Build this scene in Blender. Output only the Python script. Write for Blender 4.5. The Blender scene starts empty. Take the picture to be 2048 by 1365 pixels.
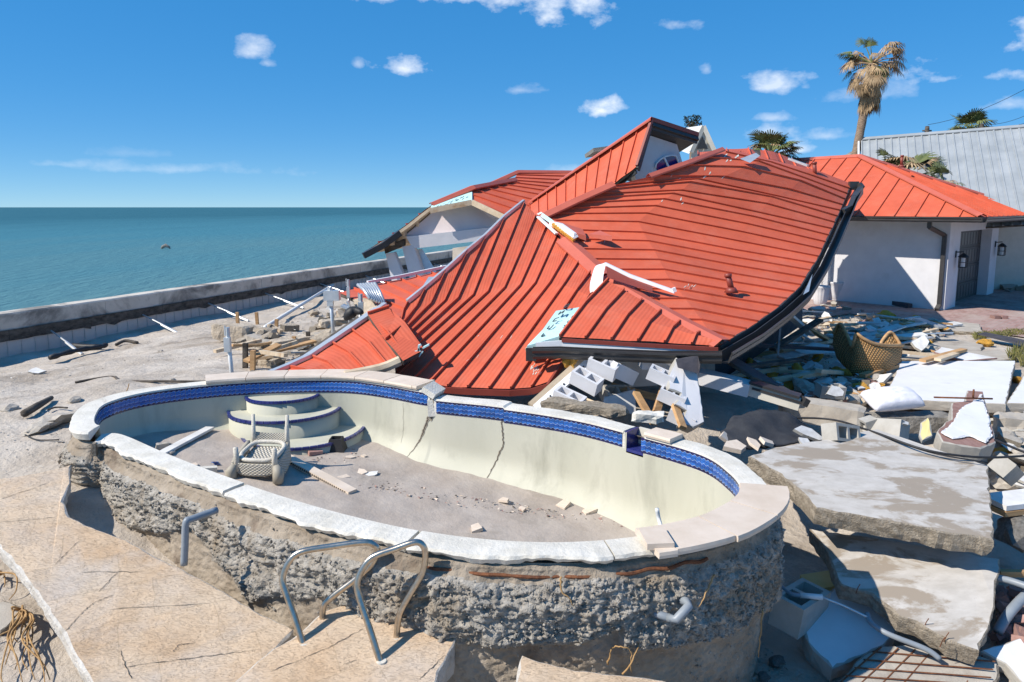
import bpy, bmesh, math, random
import numpy as np
from mathutils import Vector, Matrix, Euler, noise as mnoise

random.seed(7)
rng = np.random.default_rng(11)
scene = bpy.context.scene
C = scene.collection

# ------------------------------------------------------------------ camera, world, sun
F, CX, CY, HORIZON, CAMZ = 1400.0, 1024.0, 600.0, 415.0, 3.0
TH = math.atan((CY - HORIZON) / F)
cam_d = bpy.data.cameras.new("camera")
cam = bpy.data.objects.new("camera", cam_d)
C.objects.link(cam)
cam.location = (0, 0, CAMZ)
cam.rotation_euler = (math.pi / 2 - TH, 0, 0)
cam_d.sensor_width = 36.0
cam_d.lens = 36.0 * F / 2048.0
cam_d.shift_y = -(682.5 - CY) / 2048.0
cam_d.clip_start = 0.05
cam_d.clip_end = 60000
scene.camera = cam

SUN_AZ = Vector((-0.935, -0.35, 0)).normalized()      # horizontal direction towards the sun
SUN_EL = math.radians(44)
to_sun = Vector((SUN_AZ.x * math.cos(SUN_EL), SUN_AZ.y * math.cos(SUN_EL), math.sin(SUN_EL)))
sun_d = bpy.data.lights.new("sun", 'SUN')
sun_d.energy = 4.6
sun_d.angle = math.radians(0.53)
sun_d.color = (1.0, 0.93, 0.83)
sun = bpy.data.objects.new("sun", sun_d)
C.objects.link(sun)
sun.location = (-30, -20, 40)
sun.rotation_euler = (-to_sun).to_track_quat('-Z', 'Y').to_euler()

def ray(px, py):
    fw = Vector((0, math.cos(TH), -math.sin(TH)))
    up = Vector((0, math.sin(TH), math.cos(TH)))
    return fw * F + Vector((1, 0, 0)) * (px - CX) + up * (CY - py)

def P(px, py, z):                       # pixel -> point on the level z
    d = ray(px, py)
    t = (z - CAMZ) / d.z
    return Vector((0, 0, CAMZ)) + d * t

def D(px, py, y):                       # pixel -> point at forward distance y
    d = ray(px, py)
    return Vector((0, 0, CAMZ)) + d * (y / d.y)

def pix(v):
    v = Vector(v) - Vector((0, 0, CAMZ))
    zc = v.y * math.cos(TH) - v.z * math.sin(TH)
    yc = v.y * math.sin(TH) + v.z * math.cos(TH)
    return CX + F * v.x / zc, CY - F * yc / zc

world = bpy.data.worlds.new("World")
scene.world = world
world.use_nodes = True
wn, wl = world.node_tree.nodes, world.node_tree.links
wn.clear()
w_out = wn.new("ShaderNodeOutputWorld")
w_bg = wn.new("ShaderNodeBackground")
w_bg.inputs[1].default_value = 0.10
sky = wn.new("ShaderNodeTexSky")
sky.sky_type = 'NISHITA'
sky.sun_disc = False
sky.sun_elevation = SUN_EL
sky.sun_rotation = math.atan2(SUN_AZ.x, SUN_AZ.y)
sky.altitude = 0
sky.air_density = 0.5
sky.dust_density = 0.0
sky.ozone_density = 6.0
hsv = wn.new("ShaderNodeHueSaturation")
hsv.inputs['Saturation'].default_value = 2.45
hsv.inputs['Value'].default_value = 1.0
gam = wn.new("ShaderNodeGamma"); gam.inputs[1].default_value = 0.30
wl.new(sky.outputs[0], gam.inputs[0]); wl.new(gam.outputs[0], hsv.inputs['Color'])
tcw = wn.new("ShaderNodeTexCoord")

cg = bpy.data.node_groups.new("cloud_puff", 'ShaderNodeTree')
for nm, tp in (("dir", 'NodeSocketVector'), ("center", 'NodeSocketVector'), ("right", 'NodeSocketVector'),
               ("up", 'NodeSocketVector'), ("noise", 'NodeSocketFloat'), ("amount", 'NodeSocketFloat')):
    cg.interface.new_socket(nm, in_out='INPUT', socket_type=tp)
cg.interface.new_socket("mask", in_out='OUTPUT', socket_type='NodeSocketFloat')
gi, go = cg.nodes.new("NodeGroupInput"), cg.nodes.new("NodeGroupOutput")
def gdot(a, b):
    n = cg.nodes.new("ShaderNodeVectorMath"); n.operation = 'DOT_PRODUCT'
    cg.links.new(gi.outputs[a], n.inputs[0]); cg.links.new(gi.outputs[b], n.inputs[1])
    return n.outputs['Value']
def gmath(op, a, b=None, c=None, clamp=False):
    n = cg.nodes.new("ShaderNodeMath"); n.operation = op; n.use_clamp = clamp
    for i, v in enumerate((a, b, c)):
        if v is None: continue
        if isinstance(v, (int, float)): n.inputs[i].default_value = v
        else: cg.links.new(v, n.inputs[i])
    return n.outputs[0]
dc = gmath('MAXIMUM', gdot("dir", "center"), 0.05)
uu = gmath('DIVIDE', gdot("dir", "right"), dc)
vv = gmath('DIVIDE', gdot("dir", "up"), dc)
below = gmath('MULTIPLY', gmath('LESS_THAN', vv, 0.0), 0.8)          # flat bases
vv2 = gmath('MULTIPLY', vv, gmath('ADD', below, 1.0))
rr = gmath('SQRT', gmath('ADD', gmath('MULTIPLY', uu, uu), gmath('MULTIPLY', vv2, vv2)))
nz = gmath('MULTIPLY', gmath('SUBTRACT', gi.outputs["noise"], 0.5), 4.4)
dens = gmath('MULTIPLY', gmath('ADD', gmath('SUBTRACT', 0.92, rr), nz), .9, clamp=True)
dens = gmath('MULTIPLY', gmath('SMOOTH_MIN', dens, 1.0, 0.2), gi.outputs["amount"], clamp=True)
front = gmath('GREATER_THAN', gdot("dir", "center"), 0.06)
cg.links.new(gmath('MULTIPLY', dens, front), go.inputs["mask"])

nt = wn.new("ShaderNodeTexNoise"); nt.inputs['Scale'].default_value = 16; nt.inputs['Detail'].default_value = 7
nt.inputs['Roughness'].default_value = 0.58
mpw = wn.new("ShaderNodeMapping"); mpw.inputs['Scale'].default_value = (1, 1, 1.6)
wl.new(tcw.outputs['Generated'], mpw.inputs[0]); wl.new(mpw.outputs[0], nt.inputs['Vector'])
CLOUDS = [  # px, py, half width, half height, amount
    (890, -6, 150, 34, .95), (1060, -2, 140, 60, .95), (770, -4, 60, 14, .6), (505, 108, 38, 26, .6), (535, 128, 22, 12, .4), (806, 137, 62, 26, .85),
    (716, 130, 12, 14, .35), (1040, 181, 40, 14, .35), (1203, 222, 48, 22, 1.0), (1350, 50, 52, 20, .5),
    (1415, 140, 16, 20, .45), (1550, 174, 66, 24, .7), (1610, 175, 14, 9, .3), (1905, 158, 82, 27, .8),
    (1800, 185, 70, 26, .35), (1690, 195, 40, 20, .3), (2035, 92, 70, 34, .9), (2020, 210, 44, 17, .45),
    (1540, 237, 40, 12, .45), (1525, 268, 48, 20, .55), (1658, 273, 34, 14, .4), (1603, 303, 40, 17, .75),
    (120, 330, 60, 10, .28), (350, 340, 190, 14, .25), (290, 308, 70, 12, .12), (1130, 340, 50, 10, .25)]
acc = None
for (cx_, cy_, hw, hh, am) in CLOUDS:
    c_ = ray(cx_, cy_).normalized()
    r_ = Vector((0, 0, 1)).cross(c_) * -1
    r_.normalize()
    u_ = r_.cross(c_)
    if u_.z < 0: u_ = -u_
    g = wn.new("ShaderNodeGroup"); g.node_tree = cg
    wl.new(tcw.outputs['Generated'], g.inputs["dir"])
    wl.new(nt.outputs[0], g.inputs["noise"])
    g.inputs["center"].default_value = c_
    g.inputs["right"].default_value = r_ * (F / hw)
    g.inputs["up"].default_value = u_ * (F / hh)
    g.inputs["amount"].default_value = am
    if acc is None: acc = g.outputs[0]
    else:
        m = wn.new("ShaderNodeMath"); m.operation = 'MAXIMUM'
        wl.new(acc, m.inputs[0]); wl.new(g.outputs[0], m.inputs[1]); acc = m.outputs[0]
cmix = wn.new("ShaderNodeMixRGB")
cmix.inputs[2].default_value = (7.6, 8.1, 8.8, 1)
tint = wn.new("ShaderNodeMixRGB"); tint.blend_type = 'MULTIPLY'; tint.inputs[0].default_value = 1.0
tint.inputs[2].default_value = (2.3, 3.1, 3.6, 1)
wl.new(hsv.outputs[0], tint.inputs[1])
wl.new(acc, cmix.inputs[0]); wl.new(tint.outputs[0], cmix.inputs[1])
wl.new(cmix.outputs[0], w_bg.inputs[0]); wl.new(w_bg.outputs[0], w_out.inputs[0])

scene.view_settings.view_transform = 'Standard'
scene.view_settings.look = 'None'
scene.view_settings.exposure = 0.42
scene.view_settings.gamma = 1.0
scene.render.engine = 'CYCLES'
scene.cycles.max_bounces = 6

# ------------------------------------------------------------------ helpers
def tag(o, label, cat, group=None):
    o["label"] = label; o["category"] = cat
    if group: o["group"] = group
    return o

def thing(name, loc, label, cat, group=None):
    o = bpy.data.objects.new(name, None)
    o.location = loc; o.empty_display_size = 0.2
    C.objects.link(o)
    return tag(o, label, cat, group)

def adopt(o, parent):
    if parent is not None:
        o.parent = parent
        if parent.type == 'EMPTY' or parent.location.length > 0 or parent.rotation_euler.x or parent.rotation_euler.z:
            o.matrix_parent_inverse = Matrix.LocRotScale(parent.location, parent.rotation_euler, parent.scale).inverted()
    return o

def mk(name, verts, faces, mats, parent=None, mi=None, smooth=False, uvs=None):
    me = bpy.data.meshes.new(name)
    me.from_pydata([tuple(v) for v in verts], [], faces)
    for m in (mats if isinstance(mats, (list, tuple)) else [mats]):
        me.materials.append(m)
    if mi is not None: me.polygons.foreach_set("material_index", mi)
    if smooth: me.polygons.foreach_set("use_smooth", [True] * len(me.polygons))
    me.update()
    o = bpy.data.objects.new(name, me)
    C.objects.link(o)
    return adopt(o, parent)

def link_mesh(name, me, parent=None, loc=(0, 0, 0), rot=(0, 0, 0), sc=(1, 1, 1)):
    o = bpy.data.objects.new(name, me)
    o.location = loc; o.rotation_euler = rot; o.scale = sc
    C.objects.link(o)
    return adopt(o, parent)

def bm_obj(name, bm, mats, parent=None, smooth=False):
    me = bpy.data.meshes.new(name)
    bm.normal_update(); bm.to_mesh(me); bm.free()
    for m in (mats if isinstance(mats, (list, tuple)) else [mats]): me.materials.append(m)
    if smooth: me.polygons.foreach_set("use_smooth", [True] * len(me.polygons))
    o = bpy.data.objects.new(name, me); C.objects.link(o)
    return adopt(o, parent)

class MB:
    """collects simple solids into one mesh"""
    def __init__(s): s.v, s.f, s.m = [], [], []
    def add(s, vs, fs, mi=0):
        b = len(s.v); s.v += [Vector(v) for v in vs]
        s.f += [tuple(b + i for i in f) for f in fs]; s.m += [mi] * len(fs)
    def hexa(s, a, mi=0):            # 8 corners, bottom ring then top ring
        s.add(a, [(3, 2, 1, 0), (4, 5, 6, 7), (0, 1, 5, 4), (1, 2, 6, 5), (2, 3, 7, 6), (3, 0, 4, 7)], mi)
    def box(s, x0, x1, y0, y1, z0, z1, mi=0):
        s.hexa([(x0, y0, z0), (x1, y0, z0), (x1, y1, z0), (x0, y1, z0), (x0, y0, z1), (x1, y0, z1), (x1, y1, z1), (x0, y1, z1)], mi)
    def beam(s, p0, p1, w, h, up=(0, 0, 1), mi=0, w1=None, h1=None):
        p0, p1, up = Vector(p0), Vector(p1), Vector(up)
        t = (p1 - p0).normalized(); sd = t.cross(up)
        if sd.length < 1e-4: sd = t.cross(Vector((1, 0, 0)))
        sd.normalize(); u = sd.cross(t)
        w1 = w if w1 is None else w1; h1 = h if h1 is None else h1
        a = []
        for p, ww, hh in ((p0, w, h), (p1, w1, h1)):
            a += [p - sd * ww / 2 - u * hh / 2, p + sd * ww / 2 - u * hh / 2, p + sd * ww / 2 + u * hh / 2, p - sd * ww / 2 + u * hh / 2]
        s.add(a, [(0, 1, 2, 3), (7, 6, 5, 4), (0, 4, 5, 1), (1, 5, 6, 2), (2, 6, 7, 3), (3, 7, 4, 0)], mi)
    def tube(s, pts, r, n=8, mi=0, cap=True):
        pts = [Vector(p) for p in pts]
        rs = r if isinstance(r, (list, tuple)) else [r] * len(pts)
        t0 = (pts[1] - pts[0]).normalized()
        ref = Vector((0, 0, 1)) if abs(t0.z) < .9 else Vector((1, 0, 0))
        sd = t0.cross(ref).normalized()
        vs, fs = [], []
        for i, p in enumerate(pts):
            t = (pts[min(i + 1, len(pts) - 1)] - pts[max(i - 1, 0)]).normalized()
            sd = (sd - t * sd.dot(t)).normalized(); u = sd.cross(t)
            for k in range(n):
                a = 2 * math.pi * k / n
                vs.append(p + (sd * math.cos(a) + u * math.sin(a)) * rs[i])
        for i in range(len(pts) - 1):
            for k in range(n):
                k2 = (k + 1) % n
                fs.append((i * n + k, (i + 1) * n + k, (i + 1) * n + k2, i * n + k2))
        if cap:
            fs.append(tuple(range(n))); fs.append(tuple(reversed(range((len(pts) - 1) * n, len(pts) * n))))
        s.add(vs, fs, mi)
    def build(s, name, mats, parent=None, smooth=False):
        return mk(name, s.v, s.f, mats, parent, s.m, smooth)

def sweep(name, path, prof, mat, parent=None, up=(0, 0, 1), closed=False, smooth=False):
    path = [Vector(p) for p in path]; up = Vector(up); vs, fs = [], []
    n = len(prof)
    for i, p in enumerate(path):
        t = (path[min(i + 1, len(path) - 1)] - path[max(i - 1, 0)]).normalized()
        sd = t.cross(up).normalized(); u = sd.cross(t)
        for a, b in prof: vs.append(p + sd * a + u * b)
    m = n if closed else n - 1
    for i in range(len(path) - 1):
        for k in range(m):
            k2 = (k + 1) % n
            fs.append((i * n + k, i * n + k2, (i + 1) * n + k2, (i + 1) * n + k))
    if closed:
        fs.append(tuple(range(n))); fs.append(tuple(reversed(range((len(path) - 1) * n, len(path) * n))))
    return mk(name, vs, fs, mat, parent, None, smooth)

def cr(pts, n, closed=False):            # Catmull-Rom through points
    pts = [Vector(p) for p in pts]; out = []
    m = len(pts) if closed else len(pts) - 1
    for i in range(m):
        if closed: a, b, c, d = (pts[(i + k - 1) % len(pts)] for k in range(4))
        else:
            b, c = pts[i], pts[i + 1]
            a = pts[i - 1] if i else b * 2 - c
            d = pts[i + 2] if i + 2 < len(pts) else c * 2 - b
        for k in range(n):
            t = k / n
            out.append(.5 * ((2 * b) + (c - a) * t + (2 * a - 5 * b + 4 * c - d) * t * t + (3 * b - a - 3 * c + d) * t ** 3))
    if not closed: out.append(pts[-1])
    return out

def sample(pts, ts):                     # polyline at fractions of its length
    pts = [Vector(p) for p in pts]
    L = [0]
    for a, b in zip(pts, pts[1:]): L.append(L[-1] + (b - a).length)
    out = []
    for t in ts:
        s = max(0, min(1, t)) * L[-1]
        for i in range(len(pts) - 1):
            if s <= L[i + 1] + 1e-9 or i == len(pts) - 2:
                f = (s - L[i]) / max(L[i + 1] - L[i], 1e-9)
                out.append(pts[i].lerp(pts[i + 1], min(f, 1))); break
    return out

def nfield(p, scale, octs=4, seed=0.0):  # numpy fractal value noise, p (N,3)
    def h(i, j, k):
        q = (i * 374761393 + j * 668265263 + k * 2147483647 + int(seed * 1013)) & 0x7fffffff
        q = (q ^ (q >> 13)) * 1274126177 & 0x7fffffff
        return ((q ^ (q >> 16)) & 0xffff) / 65535.0
    tot = np.zeros(len(p)); amp = 1.0; norm = 0
    for o in range(octs):
        q = p * scale * (2.03 ** o) + 17.3 * o + 1000
        i = np.floor(q).astype(np.int64); f = q - i
        f = f * f * (3 - 2 * f)
        v = 0
        for a in (0, 1):
            wa = f[:, 0] if a else 1 - f[:, 0]
            for b in (0, 1):
                wb = f[:, 1] if b else 1 - f[:, 1]
                for c in (0, 1):
                    wc = f[:, 2] if c else 1 - f[:, 2]
                    v = v + wa * wb * wc * h(i[:, 0] + a, i[:, 1] + b, i[:, 2] + c)
        tot += amp * v; norm += amp; amp *= .55
    return tot / norm

# ------------------------------------------------------------------ materials
def nmat(name, c1, c2=None, scale=4.0, rough=0.8, bump=0.0, bscale=30.0, metal=0.0, detail=6, spec=0.5,
         c3=None, s3=1.2, f3=(.5, .6), rand=0.0, stretch=(1, 1, 1), bdist=0.02, coords='Object', lo=.35, hi=.65):
    m = bpy.data.materials.new(name); m.use_nodes = True
    n, l = m.node_tree.nodes, m.node_tree.links
    bs = n['Principled BSDF']
    bs.inputs['Roughness'].default_value = rough
    bs.inputs['Metallic'].default_value = metal
    bs.inputs['Specular IOR Level'].default_value = spec
    tc = n.new("ShaderNodeTexCoord"); mp = n.new("ShaderNodeMapping")
    mp.inputs['Scale'].default_value = stretch
    l.new(tc.outputs[coords], mp.inputs[0])
    col = None
    if c2 is None:
        bs.inputs['Base Color'].default_value = (*c1, 1)
        rgb = n.new("ShaderNodeRGB"); rgb.outputs[0].default_value = (*c1, 1); col = rgb.outputs[0]
    else:
        t = n.new("ShaderNodeTexNoise"); t.inputs['Scale'].default_value = scale; t.inputs['Detail'].default_value = detail
        t.inputs['Roughness'].default_value = .62
        l.new(mp.outputs[0], t.inputs['Vector'])
        r = n.new("ShaderNodeValToRGB")
        r.color_ramp.elements[0].position = lo; r.color_ramp.elements[1].position = hi
        r.color_ramp.elements[0].color = (*c1, 1); r.color_ramp.elements[1].color = (*c2, 1)
        l.new(t.outputs[0], r.inputs[0]); col = r.outputs[0]
    if c3 is not None:
        t3 = n.new("ShaderNodeTexNoise"); t3.inputs['Scale'].default_value = s3; t3.inputs['Detail'].default_value = 8
        t3.inputs['Roughness'].default_value = .65; t3.inputs['Distortion'].default_value = .4
        l.new(mp.outputs[0], t3.inputs['Vector'])
        r3 = n.new("ShaderNodeValToRGB"); r3.color_ramp.elements[0].position = f3[0]; r3.color_ramp.elements[1].position = f3[1]
        l.new(t3.outputs[0], r3.inputs[0])
        mx = n.new("ShaderNodeMixRGB"); mx.inputs[2].default_value = (*c3, 1)
        l.new(r3.outputs[0], mx.inputs[0]); l.new(col, mx.inputs[1]); col = mx.outputs[0]
    if rand:
        oi = n.new("ShaderNodeObjectInfo"); mr = n.new("ShaderNodeMapRange")
        mr.inputs[3].default_value = 1 - rand; mr.inputs[4].default_value = 1 + rand
        l.new(oi.outputs['Random'], mr.inputs[0])
        mu = n.new("ShaderNodeVectorMath"); mu.operation = 'SCALE'
        l.new(col, mu.inputs[0]); l.new(mr.outputs[0], mu.inputs['Scale']); col = mu.outputs[0]
    l.new(col, bs.inputs['Base Color'])
    if bump:
        tb = n.new("ShaderNodeTexNoise"); tb.inputs['Scale'].default_value = bscale; tb.inputs['Detail'].default_value = 6
        tb.inputs['Roughness'].default_value = .65
        l.new(mp.outputs[0], tb.inputs['Vector'])
        b = n.new("ShaderNodeBump"); b.inputs['Strength'].default_value = bump; b.inputs['Distance'].default_value = bdist
        l.new(tb.outputs[0], b.inputs['Height']); l.new(b.outputs[0], bs.inputs['Normal'])
    return m

M = {}
M['sand'] = nmat('sand', (.39, .33, .265), (.54, .48, .41), 1.1, .95, .9, 9, c3=(.24, .195, .15), s3=.42, f3=(.52, .66), bdist=.05, detail=9)
M['pool_sand'] = nmat('pool_sand', (.36, .305, .26), (.44, .385, .335), 2.4, .95, .6, 14, c3=(.28, .24, .2), s3=1.1, f3=(.56, .7), bdist=.02)
M['plaster'] = nmat('plaster', (.455, .45, .36), (.52, .51, .42), 1.2, .75, .2, 40, c3=(.33, .325, .26), s3=1.8, f3=(.5, .72), bdist=.006, stretch=(1, 1, .35))
M['mortar'] = nmat('mortar', (.56, .53, .46), (.72, .69, .62), 4, .9, .45, 40, c3=(.46, .42, .36), s3=3.0, f3=(.62, .72), bdist=.02)
M['gunite'] = nmat('gunite', (.32, .295, .255), (.53, .49, .43), 12, .95, 1.0, 55, c3=(.33, .265, .19), s3=1.6, f3=(.5, .66), bdist=.03)
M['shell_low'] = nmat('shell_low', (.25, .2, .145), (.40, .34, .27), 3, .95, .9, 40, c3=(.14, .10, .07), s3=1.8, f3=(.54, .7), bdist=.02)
M['travertine'] = nmat('travertine', (.58, .48, .38), (.68, .58, .48), 3.5, .7, .25, 50, rand=.07, stretch=(1, 1, 4), bdist=.006)
M['block'] = nmat('block', (.36, .34, .30), (.44, .42, .38), 6, .9, .5, 90, rand=.08, bdist=.008)
M['concrete'] = nmat('concrete', (.36, .32, .27), (.46, .42, .36), 3, .9, .5, 60, c3=(.26, .22, .18), s3=1.5, f3=(.54, .7), bdist=.01)
M['conc_rough'] = nmat('conc_rough', (.24, .2, .15), (.42, .36, .28), 24, .95, 1.0, 60, bdist=.03)
M['slab_top'] = nmat('slab_top', (.43, .40, .36), (.53, .50, .46), 5, .85, .3, 70, c3=(.31, .26, .205), s3=1.3, f3=(.49, .55), bdist=.006, stretch=(1, 2.2, 1))
M['whitewall'] = nmat('whitewall', (.64, .64, .65), (.70, .70, .71), 3, .75, .25, 120, c3=(.55, .53, .5), s3=2, f3=(.64, .74), bdist=.004)
M['stucco'] = nmat('stucco', (.61, .605, .62), (.67, .665, .68), 2.5, .8, .3, 160, c3=(.5, .49, .47), s3=.7, f3=(.6, .8), bdist=.004)
M['pinkwall'] = nmat('pinkwall', (.66, .56, .55), (.71, .62, .6), 2.0, .8, .2, 90, bdist=.004)
M['wood'] = nmat('wood', (.36, .2, .085), (.5, .31, .15), 3, .75, .3, 30, stretch=(1, 1, 9), rand=.15, bdist=.006)
M['woodpale'] = nmat('woodpale', (.5, .38, .25), (.64, .52, .37), 4, .75, .3, 30, c3=(.4, .24, .12), s3=2.2, f3=(.6, .72), bdist=.006)
M['wooddark'] = nmat('wooddark', (.035, .028, .022), (.13, .11, .09), 5, .9, .7, 30, bdist=.02, stretch=(1, 1, 2))
M['bronze'] = nmat('bronze', (.035, .033, .033), (.05, .047, .046), 2, .38, .05, 40, spec=.6)
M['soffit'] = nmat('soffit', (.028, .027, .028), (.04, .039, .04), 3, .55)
M['galv'] = nmat('galv', (.55, .57, .58), (.66, .68, .69), 6, .38, .1, 40, metal=.55)
M['foam'] = nmat('foam', (.7, .34, .045), (.82, .47, .09), 12, .95, 1.0, 60, rand=.12, bdist=.03)
M['drywall'] = nmat('drywall', (.52, .51, .49), (.68, .675, .66), 3, .85, .1, 40, rand=.12, bdist=.004)
M['yellowpaint'] = nmat('yellowpaint', (.62, .5, .2), (.68, .57, .27), 3, .85, .1, 50, bdist=.003)
M['brick'] = nmat('brick', (.27, .15, .125), (.36, .22, .19), 14, .9, .4, 80, rand=.25, bdist=.008)
M['steel'] = nmat('steel', (.6, .53, .44), (.46, .39, .31), 30, .3, .06, 60, metal=1.0)
M['pvc'] = nmat('pvc', (.2, .23, .26), (.26, .29, .32), 5, .45, .03, 40)
M['pvcwhite'] = nmat('pvcwhite', (.66, .67, .66), (.74, .75, .74), 6, .5)
M['whitemetal'] = nmat('whitemetal', (.72, .74, .76), (.8, .81, .82), 5, .4)
M['black'] = nmat('black', (.012, .012, .013), (.022, .022, .024), 6, .6, .15, 30)
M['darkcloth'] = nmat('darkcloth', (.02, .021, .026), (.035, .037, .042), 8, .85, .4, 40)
M['rust'] = nmat('rust', (.1, .035, .015), (.22, .085, .035), 20, .9, .4, 80)
M['root'] = nmat('root', (.3, .17, .065), (.46, .29, .13), 15, .9, .3, 60)
M['fabric'] = nmat('fabric', (.66, .65, .7), (.75, .74, .78), 12, .9, .5, 30, bdist=.01)
M['tanconc'] = nmat('tanconc', (.42, .345, .255), (.56, .48, .38), 6, .95, .9, 26, c3=(.36, .3, .23), s3=2.5, f3=(.5, .65), bdist=.03)
M['rock'] = nmat('rock', (.15, .14, .125), (.28, .265, .24), 7, .95, .9, 30, bdist=.03)
M['trunk'] = nmat('trunk', (.2, .135, .09), (.33, .245, .175), 6, .95, .9, 14, stretch=(1, 1, 4), bdist=.05)
M['deadfrond'] = nmat('deadfrond', (.24, .155, .08), (.42, .3, .17), 3, .85, rand=.25)
M['frond'] = nmat('frond', (.06, .09, .025), (.16, .17, .06), 2, .7, rand=.3)
M['leafdark'] = nmat('leafdark', (.012, .022, .01), (.03, .045, .02), 2, .7)
M['grass'] = nmat('grass', (.1, .12, .03), (.25, .22, .08), 4, .85)
M['blueglass'] = nmat('blueglass', (.006, .012, .12), (.01, .02, .17), 3, .12, spec=.6)
M['garagedoor'] = nmat('garagedoor', (.03, .027, .025), (.05, .046, .042), 3, .5)
M['vinyl'] = nmat('vinyl', (.5, .455, .42), (.58, .53, .49), 2.5, .7, rand=.05)
M['capconc'] = nmat('capconc', (.5, .45, .38), (.62, .57, .5), 1.5, .9, .4, 40, c3=(.2, .185, .165), s3=.7, f3=(.5, .62), bdist=.01)
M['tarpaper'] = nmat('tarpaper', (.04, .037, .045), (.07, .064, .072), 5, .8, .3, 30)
M['shingle'] = nmat('shingle', (.5, .52, .52), (.6, .62, .62), 10, .85)
M['cream'] = nmat('cream', (.55, .52, .44), (.62, .58, .5), 4, .8)
M['wicker_white'] = nmat('wicker_white', (.52, .48, .4), (.66, .62, .54), 8, .7, .5, 60)

def red_metal(name, base, dirt=.06):
    m = nmat(name, base, tuple(c * 1.06 for c in base), 1.3, .55, 0, rand=.035, spec=.3)
    n, l = m.node_tree.nodes, m.node_tree.links
    uv = n.new("ShaderNodeUVMap")
    wv = n.new("ShaderNodeTexWave"); wv.bands_direction = 'X'; wv.inputs['Scale'].default_value = 2.2
    wv.inputs['Distortion'].default_value = 0.0
    l.new(uv.outputs[0], wv.inputs['Vector'])
    ob = n.new("ShaderNodeTexNoise"); ob.inputs['Scale'].default_value = 1.6; ob.inputs['Detail'].default_value = 3
    tc = n.new("ShaderNodeTexCoord"); l.new(tc.outputs['Object'], ob.inputs['Vector'])
    ad = n.new("ShaderNodeMath"); ad.operation = 'MULTIPLY_ADD'; ad.inputs[1].default_value = 7.0
    l.new(ob.outputs[0], ad.inputs[0]); l.new(wv.outputs[0], ad.inputs[2])
    b = n.new("ShaderNodeBump"); b.inputs['Strength'].default_value = .4; b.inputs['Distance'].default_value = .005
    l.new(ad.outputs[0], b.inputs['Height']); l.new(b.outputs[0], n['Principled BSDF'].inputs['Normal'])
    # faded chalky patches and scuffs
    sc = n.new("ShaderNodeTexNoise"); sc.inputs['Scale'].default_value = 2.3; sc.inputs['Detail'].default_value = 9; sc.inputs['Roughness'].default_value = .7
    l.new(tc.outputs['Object'], sc.inputs['Vector'])
    rp = n.new("ShaderNodeValToRGB"); rp.color_ramp.elements[0].position = .5; rp.color_ramp.elements[1].position = .85
    rp.color_ramp.elements[1].color = (.42, .42, .42, 1)
    l.new(sc.outputs[0], rp.inputs[0])
    mx = n.new("ShaderNodeMixRGB"); mx.inputs[2].default_value = (.56, .23, .16, 1)
    src0 = n['Principled BSDF'].inputs['Base Color'].links[0].from_socket
    dn = n.new("ShaderNodeTexNoise"); dn.inputs['Scale'].default_value = 1.1; dn.inputs['Detail'].default_value = 10; dn.inputs['Roughness'].default_value = .72
    l.new(tc.outputs['Object'], dn.inputs['Vector'])
    dr_ = n.new("ShaderNodeValToRGB"); dr_.color_ramp.elements[0].position = .3; dr_.color_ramp.elements[1].position = .62
    dr_.color_ramp.elements[0].color = (.8, .76, .74, 1); dr_.color_ramp.elements[1].color = (1, 1, 1, 1)
    l.new(dn.outputs[0], dr_.inputs[0])
    dm_ = n.new("ShaderNodeMixRGB"); dm_.blend_type = 'MULTIPLY'; dm_.inputs[0].default_value = 1
    l.new(src0, dm_.inputs[1]); l.new(dr_.outputs[0], dm_.inputs[2]); src = dm_.outputs[0]
    l.new(rp.outputs[0], mx.inputs[0]); l.new(src, mx.inputs[1]); l.new(mx.outputs[0], n['Principled BSDF'].inputs['Base Color'])
    return m
M['red'] = red_metal('red_metal', (.59, .12, .06))
M['redtrim'] = nmat('red_trim', (.50, .115, .07), (.55, .135, .085), 3, .42, .05, 20, rand=.05)
M['reddark'] = nmat('red_fascia', (.2, .035, .022), (.24, .045, .03), 3, .5)
M['greymetal'] = nmat('grey_metal', (.27, .295, .31), (.35, .375, .39), 1.2, .5, rand=.03, stretch=(1, 1, .4))

def underlay():
    m = nmat('underlayment', (.42, .66, .66), (.52, .74, .73), 2, .7, .2, 30)
    return m
M['aqua'] = underlay()
M['ink'] = nmat('print_ink', (.03, .05, .06), None, rough=.8)

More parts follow.
